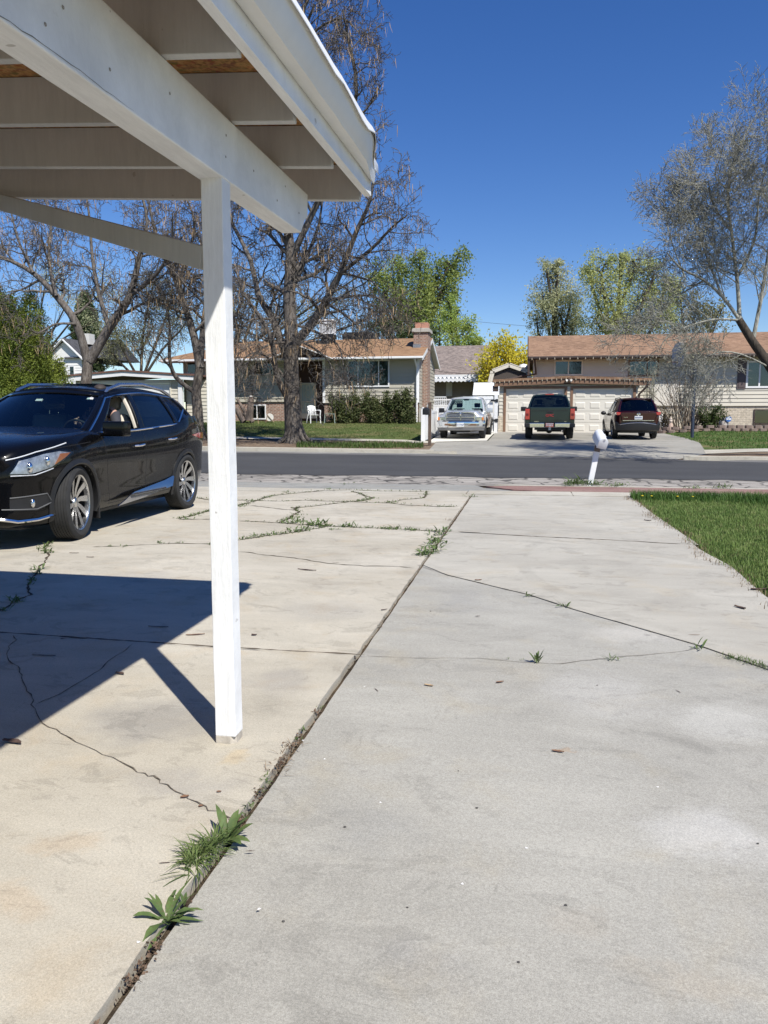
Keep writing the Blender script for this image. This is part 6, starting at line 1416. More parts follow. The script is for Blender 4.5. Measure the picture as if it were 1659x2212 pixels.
# ---------------- pickups: boxier lofts
PSIDE = [(0, .95), (.15, .975), (.4, .99), (.62, 1.0), (.82, .985), (1.0, .955)]
def bolt_mirror(parent, x, y, z, mat, sg, w_=.24, h=.20):
    b = MB(); b.cbox((x, sg*(y+w_*.55), z), .09, w_, h); b.bar((x, sg*(y-.10), z-.04), (x, sg*(y+.05), z-.03), .05, .035); return b.build('door_mirror', mat, parent, True, .025)
# silver pickup, nose to the street
rp = H(1000, 951); ram = empty('pickup_truck', (-2.72, 35.1, gz(-2.72, 34.5)+.03), R_(-91.5), 'silver older pickup with chrome cross grille, nose out on the white concrete pad', 'pickup truck', 'pickup trucks', 1.06)
T = Car(ram, p_silver, W=[(1.02, .86), (.98, .92), (.88, .96), (.6, .99), (0, 1.005), (-1.0, .985), (-3.5, .985), (-5.0, .965)],
    zb=[(1.02, .52), (.9, .46), (.5, .42), (-3.9, .44), (-5.0, .52)], zs=[(1.02, .88), (.9, .95), (.6, .99), (0, 1.02), (-1, 1.06), (-2.6, 1.12), (-5.0, 1.16)],
    zt=[(1.02, 1.07), (.97, 1.12), (.85, 1.155), (.4, 1.19), (-.5, 1.235), (-.95, 1.22), (-1.2, 1.15), (-2.8, 1.15), (-5.0, 1.17)],
    side=PSIDE, top=[(.97, .06), (.90, .12), (.82, .30), (.76, .62), (.70, .86), (.60, .95), (.4, .985), (.2, .998), (0, 1.0)], x0=1.02, x1=-5.0, n=70)
T.body([(0, .42, .47, .04), (-3.55, .42, .47, .04)], .34)
T.house(cols=[(-.72, -1.42), (-.98, -1.58), (-1.92, -1.96), (-2.02, -2.04), (-2.55, -2.45), (-2.68, -2.56)], kinds='pgpgp', ZB=[(-.7, 1.08), (-2.7, 1.14)], ZT=[(-1.4, 1.70), (-1.8, 1.745), (-2.56, 1.72)], YB=[(-.7, .84), (-1.1, .90), (-2.68, .89)], YT=[(-1.42, .68), (-2.56, .68)],
    wmat=g_clear, glass_side=g_mid, rear=g_clear, crown=.05, wbul=.13, rbul=.02)
b = MB()                                                    # chrome surround, cross bars
x = 1.03
b.prism([(-.60, .74), (.60, .74), (.565, 1.06), (.30, 1.095), (-.30, 1.095), (-.565, 1.06)], 1.0, x+.015, 'x'); g1 = b.build('grille', M('grille_dark', (.045, .045, .05), .4), ram)
b = MB(); V4 = [(-.60, .74), (.60, .74), (.565, 1.06), (.30, 1.095), (-.30, 1.095), (-.565, 1.06)]
for i in range(6): a, c = V4[i], V4[(i+1) % 6]; b.bar((x+.03, a[0], a[1]), (x+.03, c[0], c[1]), .045, .05)
b.cbox((x+.035, 0, .915), .05, .055, .33); b.cbox((x+.035, 0, .90), .05, 1.14, .05); b.build('grille_frame', m_chrome, g1, bevel=.01)
b = MB(); [b.box(x+.016, x+.024, s_*.03, s_*.57, z, z+.018) if s_ > 0 else b.box(x+.016, x+.024, -.57, -.03, z, z+.018) for s_ in (1, -1) for z in np.arange(.775, 1.03, .034)]; b.build('grille_slats', m_grey_metal, g1)
b = MB(); b.ball((x+.06, 0, 1.03), .06, 10, (.6, .8, 1.1)); b.tube([(x+.05, -.03, 1.06), (x+.03, -.10, 1.10), (x+.05, -.11, 1.02)], [.022, .018, .01], 6); b.tube([(x+.05, .03, 1.06), (x+.03, .10, 1.10), (x+.05, .11, 1.02)], [.022, .018, .01], 6); b.build('emblem', m_chrome, g1, True)
for sg in (1, -1):
    b = MB(); b.box(.92, 1.035, *sorted((sg*.63, sg*.87)), .755, .905); h = b.build('headlight', m_reflector, ram, bevel=.02)
    b = MB(); b.box(1.036, 1.048, *sorted((sg*.635, sg*.80)), .76, .90); b.build('lens', m_lens, h)
    b = MB(); b.box(.86, 1.034, *sorted((sg*.875, sg*.945)), .765, .895); b.build('indicator', m_amber, h, bevel=.01)
    bolt_mirror(ram, -1.02, .93, 1.20, p_silver if sg > 0 else m_black, sg)
    b = MB(); b.cbox((-1.25, sg*1.0, .98), .16, .03, .035); b.build('door_handle', m_black, ram, bevel=.008)
    T.line('shut_line', [(-.92, .48), (-.90, 1.05)], .012, m_dark, -.002, sg); T.line('shut_line', [(-2.0, .48), (-2.0, 1.12)], .012, m_dark, -.002, sg); T.line('shut_line', [(-2.72, .48), (-2.72, 1.13)], .018, m_dark, -.002, sg)
    b = MB(); b.box(1.075, 1.10, *sorted((sg*.20, sg*.66)), .545, .625); b.build('bumper_slot', M('amber_slot', (.16, .09, .05), .4), ram, bevel=.01)
b = MB(); v = []
for i in range(21):                                         # wrap-round chrome bumper
    u = -1+i/10; y = u*1.0; xx = 1.10-.20*abs(u)**3.0
    v += [(xx-.10, y*.99, .72), (xx, y, .71), (xx+.015, y, .60), (xx-.01, y, .47), (xx-.10, y*.99, .46)]
b.add(v, [(5*i+k, 5*i+k+1, 5*i+k+6, 5*i+k+5) for i in range(20) for k in range(4)]); bp = b.build('front_bumper', m_chrome, ram, True)
b = MB(); v = []
for i in range(21):
    u = -1+i/10; y = u*.99; xx = 1.085-.20*abs(u)**3.0
    v += [(xx, y, .475), (xx-.03, y*.98, .36), (xx-.12, y*.97, .34)]
b.add(v, [(3*i+k, 3*i+k+1, 3*i+k+4, 3*i+k+3) for i in range(20) for k in range(2)]); b.build('front_valance', M('grey_valance', (.16, .16, .165), .5), ram, True)
b = MB(); v = []
for i in range(21):
    u = -1+i/10; y = u*1.0; xx = 1.085-.20*abs(u)**3.0
    v += [(xx-.06, y*.98, .76), (xx+.02, y, .75), (xx+.02, y, .712)]
b.add(v, [(3*i+k, 3*i+k+1, 3*i+k+4, 3*i+k+3) for i in range(20) for k in range(2)]); b.build('bumper_pad', m_black, ram, True)
b = MB(); b.box(1.118, 1.128, -.155, .155, .50, .66); pl = b.build('number_plate', m_plate, ram, bevel=.004)
text('513 PGF', .085, (1.130, 0, .575), (R_(90), 0, R_(90)), m_platetext, pl)
b = MB(); b.box(-4.9, .9, -.62, .62, .36, .6); b.box(-4.8, .6, -.35, .35, .26, .40); b.build('underbody', m_black, ram)
for (x_, y_, sd_) in ((0, .82, 1), (0, -.82, -1), (-3.55, .82, 1), (-3.55, -.82, -1)): wheel(ram, x_, y_, .385, .225, .26, sd_, 'chrome', .1, 0, 0, 8)
b = MB(); b.box(-1.5, -.8, -.75, .75, .95, 1.10); b.build('dashboard', m_dash, ram, bevel=.05); b = MB(); b.box(-2.6, -1.3, -.8, .8, .9, .95); b.build('cabin_floor', m_dash, ram)
for y in (.40, -.40): seat(ram, -2.12, y, 1.02, M('grey_cloth', (.06, .06, .065), .9))
b = MB(); b.cbox((-1.34, 0, 1.66), .03, .22, .06); b.build('rear_view_mirror', m_black, ram)
# slate pickup, tail to the street
gm = empty('pickup_truck', (1.16, 39.0, gz(1.16, 37)-.005), R_(89), 'dark slate pickup with tall red tail lamps, tailgate to the street', 'pickup truck', 'pickup trucks', 1.06)
T = Car(gm, p_slate, W=[(1.0, .88), (.8, .97), (0, 1.015), (-1, 1.0), (-3.6, 1.01), (-4.62, 1.0), (-4.70, .98)], zb=[(1, .5), (.5, .42), (-3.9, .45), (-4.70, .50)], zs=[(1.0, 1.05), (0, 1.12), (-1.2, 1.16), (-2.7, 1.22), (-4.70, 1.26)], zt=[(1.0, 1.12), (.6, 1.2), (-.6, 1.27), (-1.2, 1.20), (-2.8, 1.24), (-4.7, 1.285)],
    side=PSIDE, top=[(.97, .35), (.93, .7), (.85, .95), (.5, 1.0), (0, 1.0)], x0=1.0, x1=-4.70, n=70)
T.body([(0, .42, .47, .05), (-3.65, .42, .47, .05)], .34)
T.house(cols=[(-.72, -1.35), (-.95, -1.50), (-1.75, -1.80), (-1.86, -1.90), (-2.72, -2.60), (-2.86, -2.70)], kinds='pgpgp', ZB=[(-.7, 1.16), (-2.9, 1.22)], ZT=[(-1.35, 1.78), (-1.9, 1.83), (-2.70, 1.80)], YB=[(-.7, .86), (-1.1, .92), (-2.86, .90)], YT=[(-1.35, .70), (-2.70, .70)],
    wmat=g_mid, glass_side=g_tint, rear=g_mid, crown=.05, wbul=.13, rbul=.02)
xb = -4.705
b = MB(); b.prism([(-.78, .66), (.78, .66), (.79, 1.19), (.77, 1.275), (-.77, 1.275), (-.79, 1.19)], xb-.045, xb+.02, 'x'); tg = b.build('tailgate', p_slate, gm, bevel=.02)
b = MB(); b.box(xb-.052, xb-.044, -.70, .70, 1.13, 1.145); b.box(xb-.052, xb-.044, -.70, .70, .735, .748); b.build('crease', m_dark, tg)
b = MB(); b.box(xb-.06, xb-.044, -.12, .12, 1.05, 1.125); b.build('tailgate_handle', m_black, tg, bevel=.01)
text('GMC', .15, (xb-.052, 0, .945), (R_(90), 0, R_(-90)), m_badge_red, tg, ext=.008)
text('SIERRA', .062, (xb-.05, .52, .70), (R_(90), 0, R_(-90)), m_chrome, tg); text('SLE', .055, (xb-.05, -.62, .70), (R_(90), 0, R_(-90)), m_chrome, tg)
for sg in (1, -1):
    b = MB(); b.box(xb-.03, xb+.10, *sorted((sg*.80, sg*.985)), .78, 1.215); tl = b.build('tail_light', m_redlens, gm, bevel=.025)
    b = MB(); b.box(xb-.034, xb-.029, *sorted((sg*.84, sg*.95)), .93, 1.03); b.build('reversing_lens', M('dark_red_lens', (.12, .01, .012), .2), tl)
    bolt_mirror(gm, -.98, .97, 1.27, m_black, sg, .26, .19)
    b = MB(); b.prism([(sg*.62, .46), (sg*1.0, .47), (sg*1.005, .63), (sg*.62, .64)], xb-.17, xb+.04, 'x'); b.build('bumper_corner', m_black, gm, bevel=.02)
b = MB(); b.prism([(-.80, .46), (.80, .46), (.82, .655), (-.82, .655)], xb-.175, xb-.01, 'x'); rb_ = b.build('rear_bumper', m_chrome, gm, bevel=.03)
b = MB(); b.box(xb-.178, xb-.174, -.22, .22, .48, .645); b.build('plate_recess', m_black, rb_)
b = MB(); b.box(xb-.19, xb-.179, -.155, .155, .485, .64); pl = b.build('number_plate', m_plate_red, gm, bevel=.004)
b = MB(); b.box(xb-.194, xb-.1905, -.14, .14, .60, .632); [b.box(xb-.194, xb-.1905, -.12+.055*i, -.12+.055*i+.035, .52, .585) for i in range(5)]; b.build('plate_marks', m_plate, pl)
b = MB(); b.box(xb-.21, xb+.1, -.05, .05, .36, .45); b.ball((xb-.24, 0, .46), .035, 10); b.build('tow_hitch', m_grey_metal, gm)
b = MB(); b.cbox((-2.80, 0, 1.86), .03, .36, .04); b.build('brake_light', m_redlens, gm)
b = MB(); b.box(-4.6, .8, -.6, .6, .36, .6); b.box(-3.95, -3.45, -.5, .5, .28, .45); b.build('underbody', m_black, gm); b = MB(); b.ball((-3.65, .0, .36), .15, 12); b.build('differential', m_black, gm, True)
for (x_, y_, sd_) in ((0, .84, 1), (0, -.84, -1), (-3.65, .84, 1), (-3.65, -.84, -1)): wheel(gm, x_, y_, .40, .235, .28, sd_, 'blade', .1, 0, 0, 6)
b = MB(); b.box(-1.4, -.8, -.75, .75, 1.0, 1.18); b.build('dashboard', m_dash, gm)
for y in (.42, -.42): seat(gm, -1.75, y, 1.14, M('charcoal_cloth', (.03, .03, .032), .9))
b = MB(); b.cbox((-2.4, 0, 1.15), .15, 1.4, .4, (0, -.15, 0)); b.build('rear_seat', M('charcoal_cloth', (.03, .03, .032), .9), gm, True, .05)
b = MB(); b.cbox((-1.3, 0, 1.72), .03, .24, .06); b.build('rear_view_mirror', m_black, gm)
# dark red crossover, tail to the street
rg = empty('parked_crossover', (4.75, 38.9, gz(4.75, 37.5)+.0), R_(91.5), 'dark red crossover with sloping rear glass, parked beside the slate pickup', 'crossover', scale=1.06)
S2 = Car(rg, p_red, W=[(.95, .45), (.85, .72), (.6, .86), (0, .92), (-1.2, .90), (-2.7, .925), (-3.2, .90), (-3.5, .86), (-3.68, .80), (-3.74, .74)], zb=[(.95, .4), (.6, .24), (-.5, .23), (-2.5, .25), (-3.2, .32), (-3.74, .40)], zs=[(.95, .75), (.5, .95), (-.5, 1.03), (-2.2, 1.09), (-3.2, 1.12), (-3.6, 1.08), (-3.74, 1.02)], zt=[(.95, .8), (.5, 1.05), (-.5, 1.15), (-1.2, 1.02), (-3.0, 1.08), (-3.55, 1.14), (-3.74, 1.07)],
    side=[(0, .92), (.15, .96), (.4, .985), (.7, 1.0), (.88, .985), (1.0, .95)], top=[(.98, .3), (.9, .6), (.75, .82), (.5, .95), (.2, .995), (0, 1)], x0=.95, x1=-3.74, n=70)
S2.body([(0, .36, .41, .05), (-2.706, .36, .41, .05)], .28)
S2.house(cols=[(-.38, -1.15), (-.62, -1.30), (-1.50, -1.58), (-1.62, -1.68), (-2.5, -2.42), (-2.6, -2.55), (-2.95, -2.9), (-3.62, -3.22)], kinds='pgpgpgp', ZB=[(-.3, 1.04), (-2.2, 1.10), (-2.9, 1.16), (-3.62, 1.10)], ZT=[(-1.1, 1.56), (-1.6, 1.63), (-2.4, 1.64), (-3.22, 1.59)], YB=[(-.38, .78), (-.8, .85), (-2.6, .87), (-3.62, .77)], YT=[(-1.15, .60), (-1.8, .65), (-3.22, .62)],
    wmat=g_mid, glass_side=g_tint, rear=g_tint, crown=.045, rbul=.10)
xr_ = -3.75
b = MB(); v = []
for i in range(17):                                         # black lower bumper with chrome strip
    u = -1+i/8; xx = xr_-.10+.22*abs(u)**3
    v += [(xx+.10, u*.86, .72), (xx, u*.88, .66), (xx-.01, u*.885, .50), (xx+.02, u*.87, .36), (xx+.12, u*.84, .31)]
b.add(v, [(5*i+k, 5*i+k+1, 5*i+k+6, 5*i+k+5) for i in range(16) for k in range(4)]); b.build('rear_bumper', m_black, rg, True)
b = MB(); b.tube([(xr_-.115+.22*abs(u)**3, u*.84, .655-.10*u*u) for u in np.linspace(-.95, .95, 19)], .012, 6); b.build('bumper_chrome', m_chrome, rg, True)
b = MB(); b.box(xr_-.035, xr_, -.62, .62, .735, .765); b.build('tailgate_chrome', m_chrome, rg, bevel=.008)
b = MB(); b.prism([(-.66, .74), (.66, .74), (.72, .98), (.70, 1.08), (-.70, 1.08), (-.72, .98)], xr_-.03, xr_+.06, 'x'); tg2 = b.build('tailgate', p_red, rg, bevel=.03)
b = MB(); b.lathe([(.052, -.004), (.066, 0), (.052, .004), (.044, 0)], (xr_-.036, 0, 1.0), 'x', 20, closed=True); b.box(xr_-.044, xr_-.032, -.075, .075, .988, 1.012); b.build('emblem', m_chrome, tg2, True)
text('ROGUE', .045, (xr_-.033, .50, .88), (R_(90), 0, R_(-90)), m_chrome, tg2)
b = MB(); b.box(xr_-.045, xr_-.032, -.155, .155, .79, .93); pl = b.build('number_plate', m_plate, rg, bevel=.004)
b = MB(); [b.box(xr_-.049, xr_-.0455, -.12+.045*i, -.12+.045*i+.028, .835, .895) for i in range(6)]; b.build('plate_marks', m_platetext, pl)
for sg in (1, -1):
    b = MB(); b.prism([(sg*.62, .98), (sg*.84, .96), (sg*.89, 1.05), (sg*.86, 1.10), (sg*.64, 1.07)], xr_-.0, xr_+.30, 'x'); tl = b.build('tail_light', m_redlens, rg, bevel=.02)
    S2.patch('side_lamp', [(-3.35, 1.03), (-3.66, 1.03), (-3.66, .95), (-3.45, .96)], m_redlens, .012, sg, .05, parent=tl)
    b = MB(); b.ball((-.62, sg*1.0, 1.08), .12, 12, (.6, 1.0, .72)); b.bar((-.62, sg*.84, 1.02), (-.62, sg*.95, 1.05), .06, .03); b.build('door_mirror', m_black, rg, True)
    b = MB(); b.tube([(-1.3, sg*.60, 1.63), (-1.5, sg*.625, 1.695), (-2.6, sg*.62, 1.70), (-2.9, sg*.60, 1.66)], .018, 6); b.build('roof_rail', m_black, rg, True)
b = MB(); b.box(-3.35, -3.15, -.6, .6, 1.615, 1.64); b.build('spoiler', p_red, rg, bevel=.01)
b = MB(); b.tube([(-2.95, 0, 1.65), (-3.03, 0, 1.74)], [.02, .01], 6); b.build('aerial', m_black, rg)
b = MB(); b.tube([(xr_+.02, .04, 1.11), (xr_+.2, -.36, 1.16)], .012, 5); b.build('wiper', m_black, rg)
b = MB(); b.box(-3.5, .7, -.66, .66, .24, .45); b.build('underbody', m_black, rg)
for (x_, y_, sd_) in ((0, .79, 1), (0, -.79, -1), (-2.706, .79, 1), (-2.706, -.79, -1)): wheel(rg, x_, y_, .365, .24, .23, sd_, 'blade', .1, 0, .1, 10)
for y in (.38, -.38): seat(rg, -1.5, y, 1.02, M('charcoal_cloth', (.03, .03, .032), .9))
b = MB(); b.cbox((-2.4, 0, 1.0), .15, 1.2, .5, (0, -.2, 0)); b.build('rear_seat', M('charcoal_cloth', (.03, .03, .032), .9), rg, True, .05)
b = MB(); b.box(-3.0, -.5, -.7, .7, .85, .92); b.build('cabin_floor', m_dash, rg)
# ================================================================ STREET AND YARD THINGS
# white mailbox on a leaning white post
mb0 = G(1272, 1046, .03); mt = P(1293, 958, mb0.y)
mail = empty('mailbox', mb0, 0, 'white dome-top mailbox on a leaning white post in the red strip', 'mailbox')
lean = Vector((mt.x-mb0.x, 0, mt.z-mb0.z)); L_ = lean.length; b = MB(); b.bar((0, 0, -.12), lean*.97, .11, .11, (0, 1, 0)); b.build('post', m_white, mail, bevel=.008)
b = MB(); b.bar(lean*.80, lean*.985, .118, .118, (0, 1, 0)); b.build('worn_collar', M('worn_wood', (.16, .13, .11), .9, var=.5, vscale=9), mail)
b = MB(); A = [(.095*math.cos(a), .13+.095*math.sin(a)) for a in np.linspace(0, math.pi, 13)]; b.prism([(.095, 0)]+A+[(-.095, 0)], -.23, .23, 'y')
bx = b.build('box', M('mailbox_white', (.72, .74, .76), .4), mail, True, .006, sharp=35); ang = math.atan2(lean.x, lean.z); bx.location = lean; bx.rotation_euler = (R_(24), ang*1.1, R_(14))
b = MB(); A = [(.10*math.cos(a), .13+.10*math.sin(a)) for a in np.linspace(0, math.pi, 13)]; b.prism([(.10, -.004)]+A+[(-.10, -.004)], -.255, -.231, 'y'); b.build('box_door', M('mailbox_white', (.72, .74, .76), .4), bx, True, .003, sharp=35)
b = MB(); b.box(.096, .104, .0, .16, .15, .18); b.build('flag', m_white, bx); b = MB(); b.box(-.02, .02, -.265, -.256, .205, .23); b.build('door_pull', m_white, bx)
# black mailbox on a brown post
q = H(928, 964); bm_ = empty('mailbox', q, 0, 'black mailbox on a weathered brown post at the end of the white fence', 'mailbox'); hp = P(928, 867, q.y).z-q.z
b = MB(); b.box(-.06, .06, -.06, .06, -.1, hp*.98); b.build('post', M('weathered_brown_wood', (.11, .075, .055), .9, var=.3, vscale=8), bm_, bevel=.01)
z1 = P(925, 896, q.y).z-q.z; b = MB(); A = [(-.11+.125*math.cos(a), z1+.16+.125*math.sin(a)) for a in np.linspace(0, math.pi, 13)]; b.prism([(.015, z1)]+A+[(-.235, z1)], -.42, .16, 'y'); bb = b.build('box', m_blackpaint, bm_, True, .006, sharp=35)
b = MB(); b.box(-.20, -.02, -.45, -.421, z1+.02, z1+.2); b.build('box_door', m_black, bb, bevel=.01)
b = MB(); b.tube([(-.07, .0, z1+.28), (-.08, .0, z1+.36), (-.03, .0, z1+.44), (-.10, 0, z1+.42)], [.04, .05, .03, .01], 8); b.build('ornament', m_offwhite, bm_, True)
# white vinyl fence running back along the pad, and the tall gate behind the pickup
fr_ = P(913.5, 955, 32.4); vf = empty('vinyl_fence', (fr_.x, 32.4, .5), 0, 'white vinyl fence panel running back from the street beside the silver pickup', 'fence')
def zf(y): return gz(fr_.x+.3, 32.4+y)-.5
for k, y in enumerate((0, 2.6, 5.2, 7.8, 10.2)):
    b = MB(); h = 1.40 if k == 0 else 1.30; b.box(-.075, .075, y-.075, y+.075, zf(y)-.2, zf(y)+h); b.prism([(-.09, zf(y)+h), (.09, zf(y)+h), (.0, zf(y)+h+.06)], y-.09, y+.09, 'y'); b.build('fence_post', m_white, vf, bevel=.008)
for y in (0, 2.6, 5.2, 7.8):
    b = MB(); ya, yb = y+.08, min(y+2.6, 10.2)-.08
    for k in range(12): u0 = ya+(yb-ya)*k/12; u1 = ya+(yb-ya)*(k+1)/12-.012; b.prism([(u0, zf(u0)+.08), (u1, zf(u1)+.08), (u1, zf(u1)+1.12), (u0, zf(u0)+1.12)], -.02, .02, 'x')
    b.prism([(ya, zf(ya)+1.121), (yb, zf(yb)+1.121), (yb, zf(yb)+1.23), (ya, zf(ya)+1.23)], -.035, .035, 'x'); b.prism([(ya, zf(ya)+.02), (yb, zf(yb)+.02), (yb, zf(yb)+.079), (ya, zf(ya)+.079)], -.035, .035, 'x'); b.build('panel', m_white, vf)
yg = 41.0; ga, gb = P(1024, 900, yg).x, P(1071, 900, yg).x; gzb = gz(-2, yg); gt_ = P(1050, 856, yg).z
gate = empty('vinyl_gate', (gb, yg, gzb), 0, 'tall white vinyl gate with black hinges behind the silver pickup', 'gate')
hg = gt_-gzb
b = MB(); b.box(-.09, .09, -.09, .09, -.1, hg+.1); b.build('gate_post', m_white, gate, bevel=.01)
b = MB(); n = 9; [b.box(ga-gb-.6+(gb-ga+.45)*k/n, ga-gb-.6+(gb-ga+.45)*(k+1)/n-.012, -.02, .02, .06, hg) for k in range(n)]; b.build('panel', m_white, gate)
b = MB(); b.box(ga-gb-.6, -.14, -.035, -.0205, hg-.16, hg-.02); b.box(ga-gb-.6, -.14, -.035, -.0205, .06, .2); b.bar((ga-gb-.5, -.036, .25), (-.25, -.036, hg-.2), .012, .10, (0, 1, 0)); b.build('gate_rail', m_white, gate)
for z in (.35*hg, .88*hg): b = MB(); b.box(-.28, .02, -.12, -.092, z-.05, z+.05); b.box(-.02, .11, -.125, -.093, z-.08, z+.08); b.build('hinge', m_blackpaint, gate)
lf = empty('vinyl_fence', (P(936, 880, 46).x, 46, .9), 0, 'low white vinyl fence with lattice top between the brick chimney and the silver pickup', 'fence')
fz0 = P(960, 862, 46).z-.9; wdf = P(1026, 880, 46).x-P(936, 880, 46).x
b = MB(); [b.box(wdf*k/14, wdf*(k+1)/14-.015, -.02, .02, -.3, fz0-.4) for k in range(14)]; b.build('panel', m_white, lf)
b = MB(); b.box(0, wdf, -.03, .03, fz0-.08, fz0); b.box(0, wdf, -.03, .03, fz0-.42, fz0-.34)
for k in range(26): b.bar((wdf*k/26, 0, fz0-.34), (wdf*(k+1)/26+.06, 0, fz0-.08), .02, .03, (0, 1, 0))
b.build('lattice', m_white, lf)
# arched picket gate by the right house
qa = P(1403, 930, 43.2); aw = P(1443, 930, 43.2).x-qa.x; z0_ = gz(qa.x+1, 43.2); pg = empty('arched_gate', (qa.x, 43.2, z0_), 0, 'low arched white board gate between the garage and the bare shrub', 'gate')
n = 12; b = MB()
for k in range(n):
    u0, u1 = k/n, (k+1)/n-.012; h = lambda u: .62+.30*(1-(2*u*.55-.35)**2*1.6)
    b.prism([(aw*u0, .04), (aw*u1, .04), (aw*u1, h(u1)), (aw*u0, h(u0))], -.015, .015, 'y')
b.build('pickets', m_white, pg); b = MB(); b.box(0, aw, -.035, -.016, .18, .26); b.tube([(aw*u, -.02, h(u)) for u in np.linspace(0, 1, 14)], .03, 6); b.build('gate_rail', m_white, pg)
# planting bed edged with concrete blocks
m_block = M('edging_block', (.21, .155, .13), .9, var=.3, vscale=1.2, bump=.5, bscale=18)
bed = [P(x, y, Yq) for x, y, Yq in ((1411, 930, 41.2), (1450, 930, 40.6), (1500, 928, 40.4), (1550, 926, 40.6))]+[Vector((bed_x, 40.9, 0)) for bed_x in (19.5, 22.5)]
path = []
for a, c in zip(bed, bed[1:]):
    n = max(1, int((c.xy-a.xy).length/.42)); path += [(a.x+(c.x-a.x)*i/n, a.y+(c.y-a.y)*i/n, (c-a).to_2d().angle_signed(Vector((1, 0))) if True else 0) for i in range(n)]
proto = None
for i, (x, y, a) in enumerate(path):
    for lv in range(2 if i < 18 else 1):
        xx = x+(.2 if lv else 0); yy = y+(.06 if lv else 0)
        if proto is None:
            b = MB(); b.prism([(-.2, -.02), (-.12, -.10), (.12, -.10), (.2, -.02), (.14, .12), (-.14, .12)], 0, .15, 'z'); proto = b.build('edging_block', m_block, bevel=.015); o = proto
            tag(o, 'brown-grey concrete edging block in the planting bed border before the right house', 'edging block', 'edging blocks of the planting bed')
        else: o = proto.copy(); COL.objects.link(o)
        o.location = (xx, yy, gz(xx, yy)+.015+.152*lv); o.rotation_euler = (0, 0, a+rng.uniform(-.06, .06))
drape('bed_soil', [(bed[0].x, 41.4), (bed[1].x, 40.75), (bed[2].x, 40.55), (bed[3].x, 40.75), (22.5, 41.05), (22.5, 45.8), (bed[0].x+.4, 45.8)], .05, m_mulch, .5)
def rock(name, loc, r, sc, mat, label, cat, seed):
    bmx = bmesh.new(); bmesh.ops.create_icosphere(bmx, subdivisions=3, radius=r); rs = random.Random(seed); ph = [rs.uniform(0, 6) for _ in range(6)]
    for v in bmx.verts:
        n = v.co.normalized(); f = 1+.13*math.sin(n.x*3+ph[0])*math.sin(n.y*3.3+ph[1])+.09*math.sin(n.z*5+ph[2]+n.x*4)+.04*math.sin(n.y*11+ph[3]); v.co = Vector((v.co.x*sc[0], v.co.y*sc[1], v.co.z*sc[2]))*f
    me = bpy.data.meshes.new(name); bmx.to_mesh(me); bmx.free(); me.materials.append(mat); o = finish(me, name, None, True, fix=False, sharp=180); o.location = loc; return tag(o, label, cat)
rq = P(1565, 916, 41.6); rock('boulder', (rq.x, 41.7, gz(rq.x, 41.7)+.25), .32, (.75, .6, 1.25), M('grey_boulder', (.40, .36, .32), .9, var=.2, bump=.5, bscale=20), 'upright grey boulder beside the blue yard sign', 'boulder', 3)
sq = P(1573.5, 918, 41.5); ysg = empty('yard_sign', (sq.x, 41.5, gz(sq.x, 41.5)), 0, 'small blue octagonal yard sign with a white band on a stake', 'sign'); hz = P(1573.5, 905, 41.5).z-gz(sq.x, 41.5); rr_ = .15
b = MB(); b.prism([(rr_*math.cos(R_(22.5+45*k)), hz+rr_*math.sin(R_(22.5+45*k))) for k in range(8)], -.008, .008, 'y'); sp = b.build('sign_plate', M('sign_blue', (.05, .16, .45), .4), ysg)
b = MB(); b.box(-.12, .12, -.012, -.0085, hz-.045, hz+.035); b.prism([(.085*math.cos(R_(22.5+45*k)), hz+.09+.03*math.sin(R_(22.5+45*k))) for k in range(8)], -.011, -.0085, 'y'); b.build('white_band', m_white, sp)
b = MB(); b.box(-.01, .01, .009, .025, -.1, hz+.05); b.build('stake', m_grey_metal, ysg)
gq = P(1448, 918, 42.0); gn = empty('garden_ornament', (gq.x, 41.9, gz(gq.x, 41.9)), 0, 'small pale garden figure in the bed left of the bare shrub', 'garden ornament')
b = MB(); b.lathe([(.001, 0), (.13, .01), (.14, .25), (.10, .42), (.06, .47)], n=14); b.build('body', M('terracotta_pale', (.45, .33, .26), .8), gn, True); b = MB(); b.ball((0, 0, .54), .085, 12); b.lathe([(.10, .58), (.05, .72), (.001, .84)], n=12); b.build('head', M('ornament_cream', (.62, .52, .42), .7), gn, True)
# basketball hoop on a dark blue pole
q = H(1495, 946); bh_ = empty('basketball_hoop', q, 0, 'dark blue steel basketball pole with a fan shaped grey backboard', 'basketball hoop'); zt2 = P(1502, 766, q.y).z-q.z; xt2 = P(1502, 766, q.y).x-q.x
m_pole = M('dark_blue_pole', (.03, .04, .065), .45, var=.2); b = MB(); b.tube([(0, 0, -.2), (xt2, 0, zt2)], .075, 12); b.build('pole', m_pole, bh_, True)
xb_ = P(1466, 772, q.y).x-q.x; zb2 = P(1460, 768, q.y).z-q.z
b = MB(); b.bar((xt2, 0, zt2-.06), (xb_+.08, .1, zt2-.06), .07, .07); b.bar((xt2-.02, 0, zt2-1.15), (xb_+.08, .1, zt2-.45), .05, .05); b.build('bracket', m_blackpaint, bh_)
fan = [(-.55, -.5), (.55, -.5), (.85, -.05), (.8, .3), (.5, .52), (0, .6), (-.5, .52), (-.8, .3), (-.85, -.05)]
b = MB(); b.prism([(y_, z_) for y_, z_ in fan], -.02, .02, 'x'); bd = b.build('backboard', M('grey_backboard', (.44, .45, .47), .5, var=.08), bh_, bevel=.008); bd.location = (xb_, .1, zb2); bd.rotation_euler = (0, 0, R_(8))
